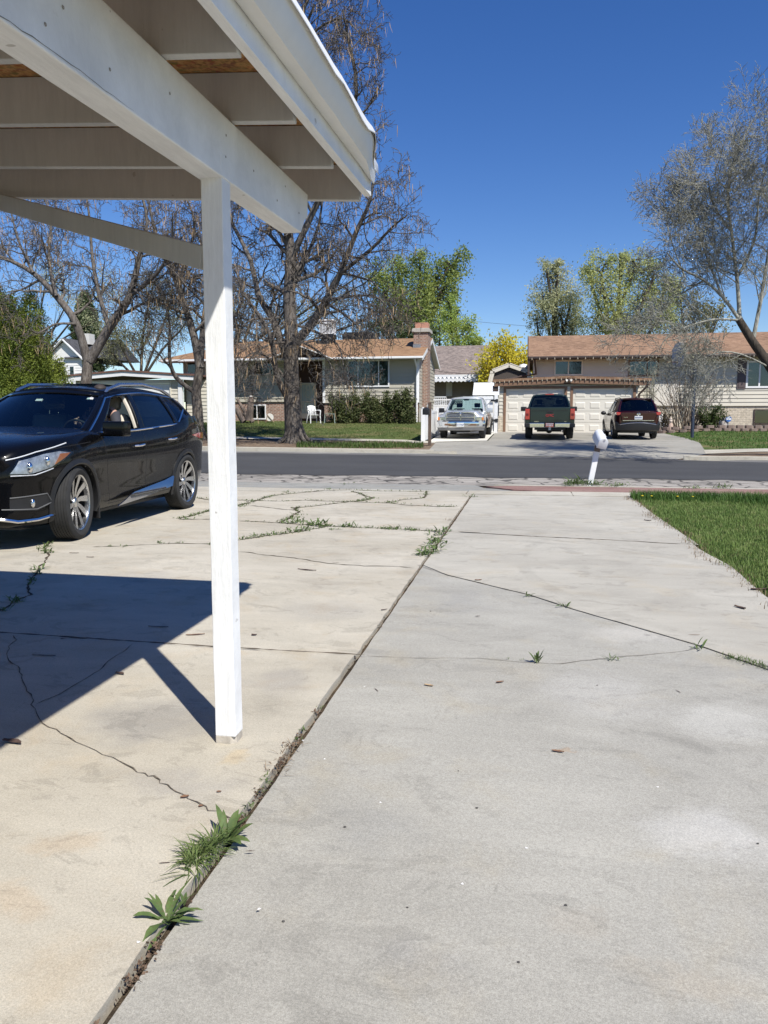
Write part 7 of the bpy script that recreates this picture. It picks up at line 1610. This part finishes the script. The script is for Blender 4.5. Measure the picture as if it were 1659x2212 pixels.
b = MB(); ring = [(-.28+.22*math.cos(a), .22*math.sin(a), -.28) for a in np.linspace(0, 2*math.pi, 20)]; b.tube(ring, .012, 6, False); b.bar((-.06, 0, -.28), (-.02, 0, -.28), .12, .06); b.build('rim', M('rim_rust', (.25, .09, .05), .6), bd, True)
# white plastic armchair, side table, hose reel, log, gas meter
def at_lawn(px, py): v = H(px, py); return v
cq = P(682, 911, 42.0); cz_ = gz(cq.x, 42.0)+.02; chair = empty('plastic_chair', (cq.x, 41.6, gz(cq.x, 41.6)+.02), R_(-55), 'white moulded plastic armchair by the storm door', 'chair', scale=1.12)
b = MB(); n = 9; V = []
for i in range(n):
    u = -1+2*i/(n-1); V += [(.22, u*.23, .42), (.0, u*.24, .405-.01*(1-u*u)), (-.20, u*.22, .40)]
b.add(V, [(3*i+k, 3*i+k+1, 3*i+k+4, 3*i+k+3) for i in range(n-1) for k in range(2)]); o = b.build('seat', m_white, chair, True); o.modifiers.new('s', 'SOLIDIFY').thickness = .02
b = MB(); 
for k in range(6): u0, u1 = -1+k/3+.05, -1+(k+1)/3-.05; b.add([(-.20-.03*(1-u*u)-dx, u*wd_, z) for u in (u0, u1) for (z, dx, wd_) in ((.42, 0, .21), (.65, .07, .22), (.86-.05*u*u, .13, .20))], [(0, 3, 4, 1), (1, 4, 5, 2)])
b.tube([(-.34-.03*(1-u*u), u*.22, .87-.07*u*u) for u in np.linspace(-1, 1, 11)], .022, 6); o = b.build('backrest', m_white, chair, True, fix=False); o.modifiers.new('s', 'SOLIDIFY').thickness = .012
for sg in (1, -1):
    b = MB(); b.tube([(-.30, sg*.24, .64), (-.1, sg*.28, .645), (.16, sg*.28, .63), (.25, sg*.27, .58)], [.022, .028, .03, .024], 8); b.build('armrest', m_white, chair, True)
    b = MB(); b.tube([(.25, sg*.27, .58), (.23, sg*.25, .40), (.27, sg*.26, 0)], [.024, .028, .024], 8); b.build('leg', m_white, chair, True); b = MB(); b.tube([(-.20, sg*.22, .42), (-.27, sg*.25, .2), (-.32, sg*.26, 0)], [.03, .026, .022], 8); b.build('leg', m_white, chair, True)
tq = P(714, 912, 41.7); tb = empty('side_table', (tq.x, 41.6, gz(tq.x, 41.6)+.02), .1, 'small grey-green side table between the white chair and the rose bushes', 'table'); m_tbl = M('table_green', (.30, .36, .32), .5)
b = MB(); b.box(-.30, .30, -.22, .22, .50, .53); b.build('tabletop', m_tbl, tb, bevel=.01)
for sx in (1, -1):
    for sy in (1, -1): b = MB(); b.bar((sx*.26, sy*.18, .499), (sx*.29, sy*.20, 0), .03, .03, (1, 0, 0)); b.build('leg', m_tbl, tb)
hq = P(584, 913, 42.3); hr = empty('hose_reel', (hq.x, 42.2, gz(hq.x, 42.2)), .3, 'green hose wound on a low cart against the brick base', 'hose reel'); m_hose = M('green_hose', (.06, .20, .14), .5)
b = MB(); [b.tube([(.19*math.cos(a)+.0, -.12+.028*k, .30+.19*math.sin(a)) for a in np.linspace(0, 6.283, 22)], .018, 6, False) for k in range(9)]; b.build('hose', m_hose, hr, True)
b = MB(); [b.tube([(-.22, y, 0), (-.12, y, .42), (-.16, y+.02, .80)], .02, 6) for y in (-.2, .2)]; b.tube([(-.16, -.2, .80), (-.16, .2, .80)], .025, 6); [b.tube([(.26, y, .0), (-.12, y, .42)], .02, 6) for y in (-.2, .2)]; b.build('frame', M('tan_frame', (.28, .2, .14), .6), hr, True)
b = MB(); [b.lathe([(.02, y), (.22, y), (.22, y+.015), (.02, y+.015)], (0, 0, .30), 'y', 18, closed=True) for y in (-.16, .15)]; b.build('reel_flange', m_offwhite, hr)
lq = P(528, 909, 41.5); lg = empty('driftwood_log', (lq.x, 41.4, gz(lq.x, 41.4)), 0, 'forked grey log propped up on the lawn near the basement window', 'log'); m_log = bark('log_wood', (.26, .205, .17), (.13, .10, .085), 6)
gL = Grow(8); o0 = Vector(lg.location)
for pts, r0, r1 in (([(510, 880), (522, 903), (528, 911)], .16, .2), ([(512, 861), (520, 875), (530, 893), (534, 908)], .07, .14), ([(543, 857), (541, 880), (538, 908)], .14, .22), ([(526, 893), (538, 900), (546, 912)], .12, .14)): gL.line([P(x, y, 41.4) for x, y in pts], r0, r1, 4)
gL.mesh('log', m_log, lg); b = MB(); p_ = P(543, 857, 41.4)-o0; b.ball((p_.x, p_.y, p_.z), .15, 10, (1, 1, .45)); b.build('cut_end', M('pale_cut_wood', (.62, .58, .52), .8), lg, True)
gm_ = empty('gas_meter', (cor+.45, Y1-.3, gz(-4.7, 42.5)), 0, 'grey gas meter with pipes at the foot of the brick chimney', 'gas meter'); zz_ = .95-gm_.location.z
b = MB(); b.tube([(-.2, 0, -.1), (-.2, 0, .5+zz_), (0, 0, .55+zz_), (.2, 0, .5+zz_), (.2, 0, -.1)], .025, 6); b.build('pipe', m_grey_metal, gm_, True); b = MB(); b.lathe([(.001, -.1), (.13, -.09), (.15, 0), (.13, .09), (.001, .1)], (0, -.02, .45+zz_), 'y', 16); b.build('meter_body', m_grey_metal, gm_, True)
# overhead service wires
def wire(name, a, c, sag, label, r=.012):
    a, c = Vector(a), Vector(c); b = MB(); b.tube([a.lerp(c, t)-Vector((0, 0, sag*4*t*(1-t))) for t in np.linspace(0, 1, 16)], r, 5); o = b.build(name, m_black); tag(o, label, 'wire')
wire('service_wire', P(934, 800, 47), P(1152, 797, 46), .25, 'thin sagging wire from the brick chimney house to the brown roofed house')
wire('service_wire', P(640, 640, 70), P(1150, 705, 80), .3, 'faint high wire crossing in front of the bright yellow-green tree', .015)

# ================================================================ WEEDS, LEAVES AND GRASS ON OUR SIDE
f_weed = foliage('weed_leaf', (.085, .135, .045), (.135, .20, .065), (.15, .10, .055), 16, .3); f_grass = foliage('grass_blade', (.055, .10, .022), (.10, .155, .035), (.17, .155, .06), 6, .3); f_tuft = foliage('tuft_blade', (.11, .165, .05), (.17, .23, .075), (.25, .24, .10), 9, .35); f_dry = M('dry_stalk', (.20, .14, .085), .9, var=.3, vscale=20)
def leafstrip(V, F, p, az, ln, wd, lift, droop, rs, serr=0.0, segs=6, twist=0.0):
    """one tapering leaf: p base, az heading, lift start angle"""
    b0 = len(V); pos = Vector(p); el = lift; d = Vector((math.cos(az), math.sin(az), 0)); side = Vector((-math.sin(az), math.cos(az), 0))
    for i in range(segs+1):
        t = i/segs; w_ = wd*(math.sin(math.pi*min(1, .12+t*.88))**.8)*(1+serr*(rs.uniform(-1, 1)))*(.35+.65*min(1, t*2.2))
        if i == segs: w_ *= .1
        s2 = side*math.cos(twist*t)+Vector((0, 0, 1))*math.sin(twist*t)
        V += [tuple(pos-s2*w_/2+Vector((0, 0, w_*.12))), tuple(pos-Vector((0, 0, w_*.04))), tuple(pos+s2*w_/2+Vector((0, 0, w_*.12)))]
        pos = pos+(d*math.cos(el)+Vector((0, 0, math.sin(el))))*ln/segs; el -= droop/segs
        if pos.z < .004+p[2]: pos.z = .004+p[2]
    for i in range(segs):
        a = b0+3*i; F += [(a, a+3, a+4, a+1), (a+1, a+4, a+5, a+2)]
WS = .66
def weed(px, py, label, n=9, ln=.12, wd=.022, lift=(.4, 1.1), droop=1.2, seed=0, mat=None, serr=.15, z=.01, spread=.01, name='weed', group=None, arc=None, cat='weed', along=None, rand=False):
    rs = random.Random(seed+int(px*7+py)); c = G(px, py, z); V = []; F = []
    for k in range(n):
        az = rs.uniform(*arc) if arc else rs.uniform(0, 6.283) if rand else 2*math.pi*(k+rs.random()*.7)/n; q = (rs.gauss(0, spread)*.8, rs.gauss(0, spread)*.55, -.004)
        if along: t = rs.uniform(-1, 1); q = (along[0]*t+rs.gauss(0, .012), along[1]*t+rs.gauss(0, .012), -.004)
        leafstrip(V, F, q, az, WS*ln*rs.uniform(.45, 1.2), WS*wd*rs.uniform(.6, 1.25), rs.uniform(*lift), droop*rs.uniform(.6, 1.3), rs, serr, 6, rs.uniform(-.5, .5))
    o = np_mesh(name, V, np.array(F), mat or f_weed, None, True); o.location = c; tag(o, label, cat, group); return o
weed(362, 1990, 'broad leaved dandelion at the bottom of the seam', 22, .15, .025, (.15, 1.2), 1.1, 1, serr=.55, z=.012, spread=.012, rand=True)
weed(402, 1952, 'small upright dandelion sprout between the bottom dandelion and the grass tuft', 6, .08, .016, (.9, 1.4), .6, 2)
weed(440, 1848, 'thick grass tuft growing in the seam below the post', 330, .15, .0062, (.25, 1.4), 1.3, 3, f_tuft, 0, .012, .030, 'grass_tuft', cat='grass tuft', along=(.02, .075))
weed(425, 1885, 'long grass blades trailing along the seam under the grass tuft', 16, .19, .006, (.1, .6), .7, 4, f_grass, 0, .012, .012, 'grass_tuft', arc=(3.0, 5.4), cat='grass tuft')
weed(488, 1822, 'dock plant with long smooth leaves above the grass tuft', 11, .20, .042, (.35, 1.25), 1.0, 5, serr=.1, z=.012, arc=(-.9, 2.6))
DS = 'dry weeds in the seam beside the post'
for i, (x, y) in enumerate(((612, 1632), (598, 1652), (632, 1612), (585, 1672))): weed(x, y, 'dry brown weed sprawling from the seam right of the post foot', 18, .10, .004, (.1, .9), .8, 10+i, f_dry, 0, group=DS, spread=.03)
SG = 'small green weeds along the seam near the post'
for i, (x, y) in enumerate(((578, 1682), (643, 1598), (655, 1578), (538, 1742), (522, 1764), (560, 1712), (572, 1690), (690, 1530))): weed(x, y, 'small green seedling in the seam near the post', 8, .05, .008, (.5, 1.2), .8, 20+i, group=SG, spread=.012)
CW = 'leafy weeds where the seam meets the far beige cracks'
for i, (x, y) in enumerate(((925, 1196), (936, 1182), (930, 1190), (944, 1167), (948, 1155), (953, 1148), (914, 1198), (940, 1174))): weed(x, y, 'leafy weed in the thick clump on the far seam', 16, .17, .035, (.4, 1.2), 1.0, 40+i, group=CW, spread=.07, z=.012)
weed(972, 1124, 'brown dried weed on the far seam above the leafy clump', 16, .12, .012, (.3, 1.2), .8, 60, f_dry, 0, spread=.06); weed(1016, 1073, 'low weed at the far end of the seam by the sidewalk', 14, .14, .03, (.3, 1.0), .8, 61, spread=.1)
BW = 'weeds in the widest crack of the far beige pad'
for i, (x, y, k) in enumerate(((625, 1130, 1.2), (637, 1128, 1.1), (652, 1127, 1), (668, 1134, 1.2), (680, 1135, 1.5), (690, 1136, 1.5), (702, 1137, 1), (736, 1137, .9), (748, 1138, .8), (761, 1138, 1.2), (772, 1139, .7), (800, 1140, .6), (824, 1142, .8), (838, 1143, .7), (848, 1143, .9), (858, 1143, .9), (884, 1145, .9), (893, 1146, .7))): weed(x, y, 'upright green weed in the widest crack of the far beige pad', 13, .13*k, .026*k, (.5, 1.3), .8, 70+i, group=BW, spread=.05*k)
BX = 'weeds in the branch crack right of the post'
for i, (x, y, k) in enumerate(((532, 1163, .9), (548, 1160, 1.1), (556, 1157, 1), (575, 1156, .9), (590, 1154, 1), (606, 1153, 1.1), (634, 1149, 1.3), (642, 1147, 1.4), (652, 1146, 1.4), (662, 1144, 1.4), (672, 1142, 1.2), (715, 1144, .8), (725, 1143, .7))): weed(x, y, 'bushy green weed in the branch crack just right of the post', 10, .10*k, .021*k, (.4, 1.3), .9, 100+i, group=BX, spread=.05*k)
FW_ = 'low weeds in the cracks beyond the widest crack'
for i, (x, y) in enumerate(((534, 1088), (526, 1092), (518, 1094), (545, 1082), (575, 1074), (640, 1118), (628, 1121), (645, 1112), (780, 1081), (791, 1079), (800, 1077), (850, 1085), (918, 1068), (708, 1056), (615, 1063), (430, 1110), (418, 1114), (398, 1121), (765, 1043), (745, 1046), (455, 1030), (470, 1030))): weed(x, y, 'low weed in the far network of cracks', 12, .10, .024, (.3, 1.0), .8, 130+i, group=FW_, spread=.06)
LW = 'weeds in the crack by the front tyre of the black car'
for i, (x, y, k) in enumerate(((108, 1174, 1.0), (100, 1180, 1.3), (92, 1184, 1.2), (98, 1190, 1.2), (104, 1194, 1.4), (80, 1230, 1.4), (74, 1240, 1.3), (68, 1252, 1.2), (66, 1262, .8), (28, 1301, 1.3), (34, 1296, 1.2), (5, 1318, 1.2))): weed(x, y, 'weed in the winding crack below the front tyre of the black car', 12, .09*k, .018*k, (.4, 1.2), .8, 160+i, group=LW, spread=.03*k)
for i, (x, y) in enumerate(((240, 1180), (268, 1180), (345, 1172), (352, 1174), (388, 1173), (455, 1176))): weed(x, y, 'tiny weed in the thin crack left of the post', 8, .08, .016, (.3, 1.1), .7, 180+i, group='tiny weeds left of the post', spread=.03)
weed(1160, 1430, 'upright dock sprout in the crack of the grey slab', 8, .125, .027, (.9, 1.45), .5, 200, serr=.05); weed(1321, 1424, 'lacy sprawling weed in the right half of the grey slab crack', 14, .075, .011, (.3, 1.1), .6, 201, spread=.025); weed(1098, 1424, 'tiny tuft left of the upright dock sprout', 6, .03, .005, (.8, 1.4), .4, 202); weed(1126, 1425, 'tiny tuft beside the upright dock sprout', 6, .03, .005, (.8, 1.4), .4, 203)
weed(1140, 1287, 'small weed with one raised leaf, leftmost on the diagonal joint', 7, .13, .02, (.2, .9), .9, 204, spread=.02); weed(1218, 1310, 'spindly reddish weed on the diagonal joint, second from the seam', 9, .13, .016, (.3, 1.3), .9, 205, spread=.02); weed(1514, 1400, 'reddish weed with a tall leaf at the right end of the diagonal joint', 9, .12, .02, (.2, 1.4), .8, 206, spread=.02)
for i, (x, y) in enumerate(((1578, 1420), (1600, 1425), (1622, 1432), (1645, 1438), (1660, 1444))): weed(x, y, 'short grass clump at the right edge end of the diagonal joint', 40, .06, .006, (.3, 1.3), .8, 210+i, f_grass, 0, group='grass clumps on the diagonal joint', spread=.035, name='grass_clump', cat='grass clump')
MBW = 'weeds at the foot of the white mailbox'
for i, (x, y, k) in enumerate(((1240, 1046, 1.1), (1252, 1047, 1.3), (1262, 1047, 1.2), (1280, 1048, 1.0), (1235, 1048, .8), (1248, 1045, 1.5), (1292, 1047, .8), (1330, 1050, .6), (1500, 1054, .6), (1560, 1054, .9), (1345, 1049, .6))): weed(x, y, 'dark green weed clump growing on the red strip', 26, .30*k, .038, (.3, 1.2), .9, 220+i, group=MBW, spread=.12, z=.03)
# dry leaves, pods and crumbs
m_leafb = M('dead_leaf', (.09, .055, .04), .8, var=.35, vscale=14); m_leafr = M('rust_leaf', (.21, .115, .065), .8, var=.3, vscale=14); m_bit = M('white_bit', (.75, .73, .70), .7)
def debris(px, py, ln, wd, label, mat=m_leafb, az=None, curl=.5, seed=0, z=.01, name='dry_leaf', cat='dry leaf', group=None):
    rs = random.Random(seed+int(px+py*3)); c = G(px, py, z); V = []; F = []; az = rs.uniform(0, 6.28) if az is None else az; n = 7; d = Vector((math.cos(az), math.sin(az), 0)); s_ = Vector((-d.y, d.x, 0))
    for i in range(n+1):
        t = i/n; w_ = wd*(.15+.85*math.sin(math.pi*min(.97, t*.92+.05)))*rs.uniform(.8, 1.15); h = .001+curl*wd*(4*(t-.5)**2)*.6; c0 = d*(t-.5)*ln+s_*math.sin(t*3)*wd*.3
        V += [tuple(c0-s_*w_/2+Vector((0, 0, h+curl*w_*.45))), tuple(c0+Vector((0, 0, h*.3+.002))), tuple(c0+s_*w_/2+Vector((0, 0, h+curl*w_*.35)))]
    for i in range(n): a = 3*i; F += [(a, a+3, a+4, a+1), (a+1, a+4, a+5, a+2)]
    o = np_mesh(name, V, np.array(F), mat, None, True); o.location = c; return tag(o, label, cat, group)
for a in ((640, 1518, .075, .022, 'dark curled leaf right of the post, upper of a pair', m_leafb, .2), (632, 1527, .05, .018, 'dark curled leaf right of the post, lower of a pair', m_leafb, 2.4), (663, 1232, .19, .03, 'long brown pod on the far beige pad', m_leafb, -.2), (1033, 1254, .06, .03, 'curled rusty leaf near the start of the diagonal joint', m_leafr, .3), (1598, 1314, .10, .045, 'dark folded leaf near the right edge of the pale slab', m_leafb, -1.0), (1399, 1125, .10, .045, 'dark leaf beside the lawn edge', m_leafb, -.5), (1080, 1475, .045, .022, 'small rust coloured leaf below the upright dock sprout', m_leafr, .5), (926, 1482, .05, .022, 'pale tan leaf near the seam on the grey slab', M('tan_leaf', (.42, .30, .17), .8, var=.3, vscale=14), -.3), (1032, 1332, .03, .015, 'tiny dark leaf in the corner of the grey slab', m_leafb, .2), (422, 1372, .12, .022, 'long split pod left of the post near the joint', m_leafr, .35), (549, 1373, .035, .03, 'small round dark leaf right of the post', m_leafb, .2), (258, 1457, .06, .03, 'curled leaf at the edge of the carport shadow', m_leafb, -.3), (25, 1606, .10, .038, 'thick dead leaf at the shadow edge by the left side', m_leafb, -.2), (342, 1355, .14, .02, 'dark pod in the carport shadow', m_leafb, .05), (160, 1382, .16, .03, 'frayed pod lying on the joint in the shadow', m_leafb, .3), (95, 1417, .14, .016, 'thin pod in the shadow below the joint', m_leafb, .1), (399, 1724, .03, .022, 'brown leaf caught in the winding crack', m_leafr, .5), (434, 1743, .018, .014, 'orange leaf scrap by the winding crack', m_leafr, .5), (473, 1712, .018, .014, 'orange leaf scrap above the seam corner', m_leafr, .2), (725, 1216, .06, .012, 'small twig on the far beige pad', m_leafb, .3), (830, 1318, .05, .02, 'brown leaf lying on the seam', m_leafb, .6), (1400, 1372, .05, .008, 'thin twig left of the reddish weed', m_leafb, -.2), (813, 1491, .05, .005, 'thin curved twig on the grey slab', m_leafb, -1.0), (1465, 1494, .05, .005, 'thin twig near the right side of the grey slab', m_leafb, -1.2), (1500, 1372, .07, .010, 'curly twig above the reddish weed', m_leafr, .1), (636, 1098, .12, .05, 'dark leaf among the far cracks', m_leafb, .3), (160, 1195, .1, .02, 'green-brown pod left of the weeds by the tyre', m_leafb, .1), (195, 1204, .08, .02, 'short pod below the front tyre', m_leafb, .1), (1640, 1275, .14, .05, 'large curled leaf at the lawn edge', m_leafb, .2), (540, 1840, .03, .006, 'bent twig left of the dock plant', m_leafb, .2), (356, 1865, .035, .005, 'thin curved stalk left of the grass tuft', m_leafb, .3), (1205, 1625, .05, .02, 'faint brown leaf stain on the grey slab', m_leafr, -.2)): debris(*a[:5], a[5], a[6], z=.017 if a[0] < 560 and a[1] > 1400 else .0055 if a[1] > 1400 and a[0] > 700 else .008)
for i, (x, y) in enumerate(((787, 1483), (823, 1734), (1138, 1832), (1000, 1910), (700, 1640), (560, 1965), (300, 2035), (1420, 1700), (655, 1600), (508, 1300))):
    debris(x, y, .011, .008, 'small white paint flake on the concrete', m_bit, curl=.2, seed=i, z=.017 if x < 680 and y > 1450 else .0045, name='paint_flake', cat='paint flake', group='white paint flakes scattered on the concrete')
for i, (x, y) in enumerate(((1120, 2078), (990, 1665), (612, 1990), (1030, 1745), (1637, 1822), (745, 1786), (880, 1960), (1222, 1955), (570, 1558), (455, 1562), (1290, 1480), (930, 1320))):
    r0_ = rng.uniform(.0022, .0045); o = rock('pebble', G(x, y, .0045+r0_*.5), r0_, (1.2, .9, .7), M('dark_pebble', (.07, .065, .06), .9), 'dark pebble lying on the concrete', 'pebble', i); o['group'] = 'dark pebbles scattered on the concrete'
# leaf litter packed into the seam
rs = np.random.RandomState(5); C = []
for (x, y, n, sp_) in ((512, 1782, 90, .03), (505, 1790, 60, .025), (555, 1718, 60, .02), (600, 1655, 80, .03), (620, 1620, 60, .03), (330, 2052, 40, .012), (300, 2095, 40, .012), (275, 2130, 30, .012), (680, 1545, 40, .012), (640, 1598, 40, .015), (490, 1775, 30, .03)):
    c = G(x, y, 0); C.append(np.array([[c.x+.006, c.y, .012]])+rs.normal(size=(n, 3))*np.array([.012, sp_, .006]))
for k in range(700): C.append(np.array([[SEAM+rs.normal()*.008, rs.uniform(.8, 14), rs.uniform(-.01, .012)]]))
tag(cards('leaf_litter', np.concatenate(C), .012, M('leaf_crumb', (.13, .085, .055), .9, var=.5, vscale=40), None, 3, .6, .6), kind='stuff')
C = []
for pl_, n in ((C1, 120), (C4, 160), (C5, 160), (C6, 130), (C10, 90), (C7, 40), (C9, 50), (C2, 70)):   # moss and seedlings along the wide cracks
    for k in range(n):
        i = rs.randint(len(pl_)-1); t = rs.rand(); a, c_ = pl_[i], pl_[i+1]; g = G(a[0]+(c_[0]-a[0])*t, a[1]+(c_[1]-a[1])*t); m = rs.rand()**2
        if rs.rand() < .75: C.append(np.array([[g.x, g.y, .012]])+rs.normal(size=(4, 3))*np.array([.03, .03, .008]))
tag(cards('crack_moss', np.concatenate(C), .028, f_grass, None, 9, .4, .2), kind='stuff')
# lawn blades by our drive
def blades(name, pts, h, w_, mat, seed, kind='stuff'):
    rs = np.random.RandomState(seed); n = len(pts); hh = h*rs.uniform(.45, 1.35, n)[:, None]; a = rs.uniform(0, 6.283, n); ln = rs.uniform(.1, .75, n)[:, None]*hh
    d = np.stack([np.cos(a), np.sin(a), np.zeros(n)], 1); s_ = np.stack([-np.sin(a), np.cos(a), np.zeros(n)], 1)*w_*rs.uniform(.6, 1.3, n)[:, None]; up = np.array([0, 0, 1.])
    m = pts+up*hh*.6+d*ln*.35; V = np.stack([pts-s_, pts+s_, m+s_*.75, pts+up*hh+d*ln, m-s_*.75], 1).reshape(-1, 3)
    b0 = np.arange(n)*5; F = np.concatenate([np.stack([b0, b0+1, b0+2, b0+4], 1)]); F2 = np.stack([b0+4, b0+2, b0+3, b0+3], 1)
    me = bpy.data.meshes.new(name); fs = [tuple(f) for f in F]+[tuple(f[:3]) for f in F2]; me.from_pydata(V.tolist(), [], fs); me.materials.append(mat); o = bpy.data.objects.new(name, me); COL.objects.link(o); return tag(o, kind=kind)
n = 78000; x = 1.86+rs.gamma(1.6, .9, n); y = rs.uniform(3.4, 14.32, n); x = np.where(y < 5.6, x+.9*np.clip((5.6-y)/1.5, 0, 1), x); edge = 1.88+.05*np.sin(y*2.1)+.04*np.sin(y*5.3)+.9*np.clip((4.6-y)/1.2, 0, 1); ok = (x > edge) & (x < 6.6)
pts = np.stack([x, y, np.full(n, -.014)], 1)[ok]
blades('grass', pts, .05, .0036, foliage('lawn_blade', (.125, .20, .045), (.19, .265, .07), (.36, .33, .15), .9, .3), 3)
n = 16000; y = 14.33-np.abs(rs.normal(size=n))*.35; x = rs.uniform(1.9, 8, n); blades('grass', np.stack([x, y, np.full(n, -.014)], 1), .14, .0045, foliage('tall_blade', (.055, .12, .022), (.09, .165, .034), None, 1.3, .3), 4)
n = 900; y = rs.uniform(4.6, 14.3, n); x = 1.88+.05*np.sin(y*2.1)+.04*np.sin(y*5.3)+rs.normal(size=n)*.05; blades('grass', np.stack([x, y, np.full(n, -.004)], 1), .05, .003, f_dry, 5)
def dand(x, y):
    o_ = empty('dandelion_flower', (x, y, -.01), 0, 'small yellow dandelion in the lawn corner by the sidewalk', 'flower', 'yellow dandelions in the lawn'); b = MB(); b.tube([(0, 0, 0), (.005, .0, .10)], .003, 5); b.build('stalk', f_grass, o_); b = MB(); b.lathe([(.001, .098), (.020, .104), (.022, .112), (.001, .118)], (.005, 0, 0), n=10); b.build('flower_head', M('dandelion_yellow', (.75, .55, .03), .6), o_, True)
for (x, y) in ((1388, 1072), (1435, 1070), (1460, 1068), (1380, 1080)): c = G(x, y); dand(max(c.x, 2.0), min(c.y, 13.6))
# longer tufts on the far verge
for i, (x0_, x1_, n) in enumerate(((1120/1.87, 905, 2600),)):
    g_ = [H(rs.uniform(640, 915), rs.uniform(960, 969)) for k in range(2600)]; g_ = [p for p in g_ if 27.4 < p.y < 31.6]
    blades('grass', np.array([tuple(p) for p in g_]), .16, .012, f_grass, 7)
g_ = []
while len(g_) < 30000:
    x, y = rs.uniform(-22, -4.4), 33.3+rs.rand()*9.6; g_.append((x, y, gz(x, y)+.012))
blades('grass', np.array(g_), .055, .010, foliage('far_blade', (.10, .14, .04), (.16, .185, .06), (.30, .26, .13), .5, .3), 8)
g_ = []
while len(g_) < 16000:
    x, y = rs.uniform(6.95, 22), 29.5+rs.rand()*11.2; g_.append((x, y, gz(x, y)+.012))
blades('grass', np.array(g_), .075, .012, foliage('far_blade_green', (.08, .155, .032), (.115, .19, .045), None, .7, .3), 9)
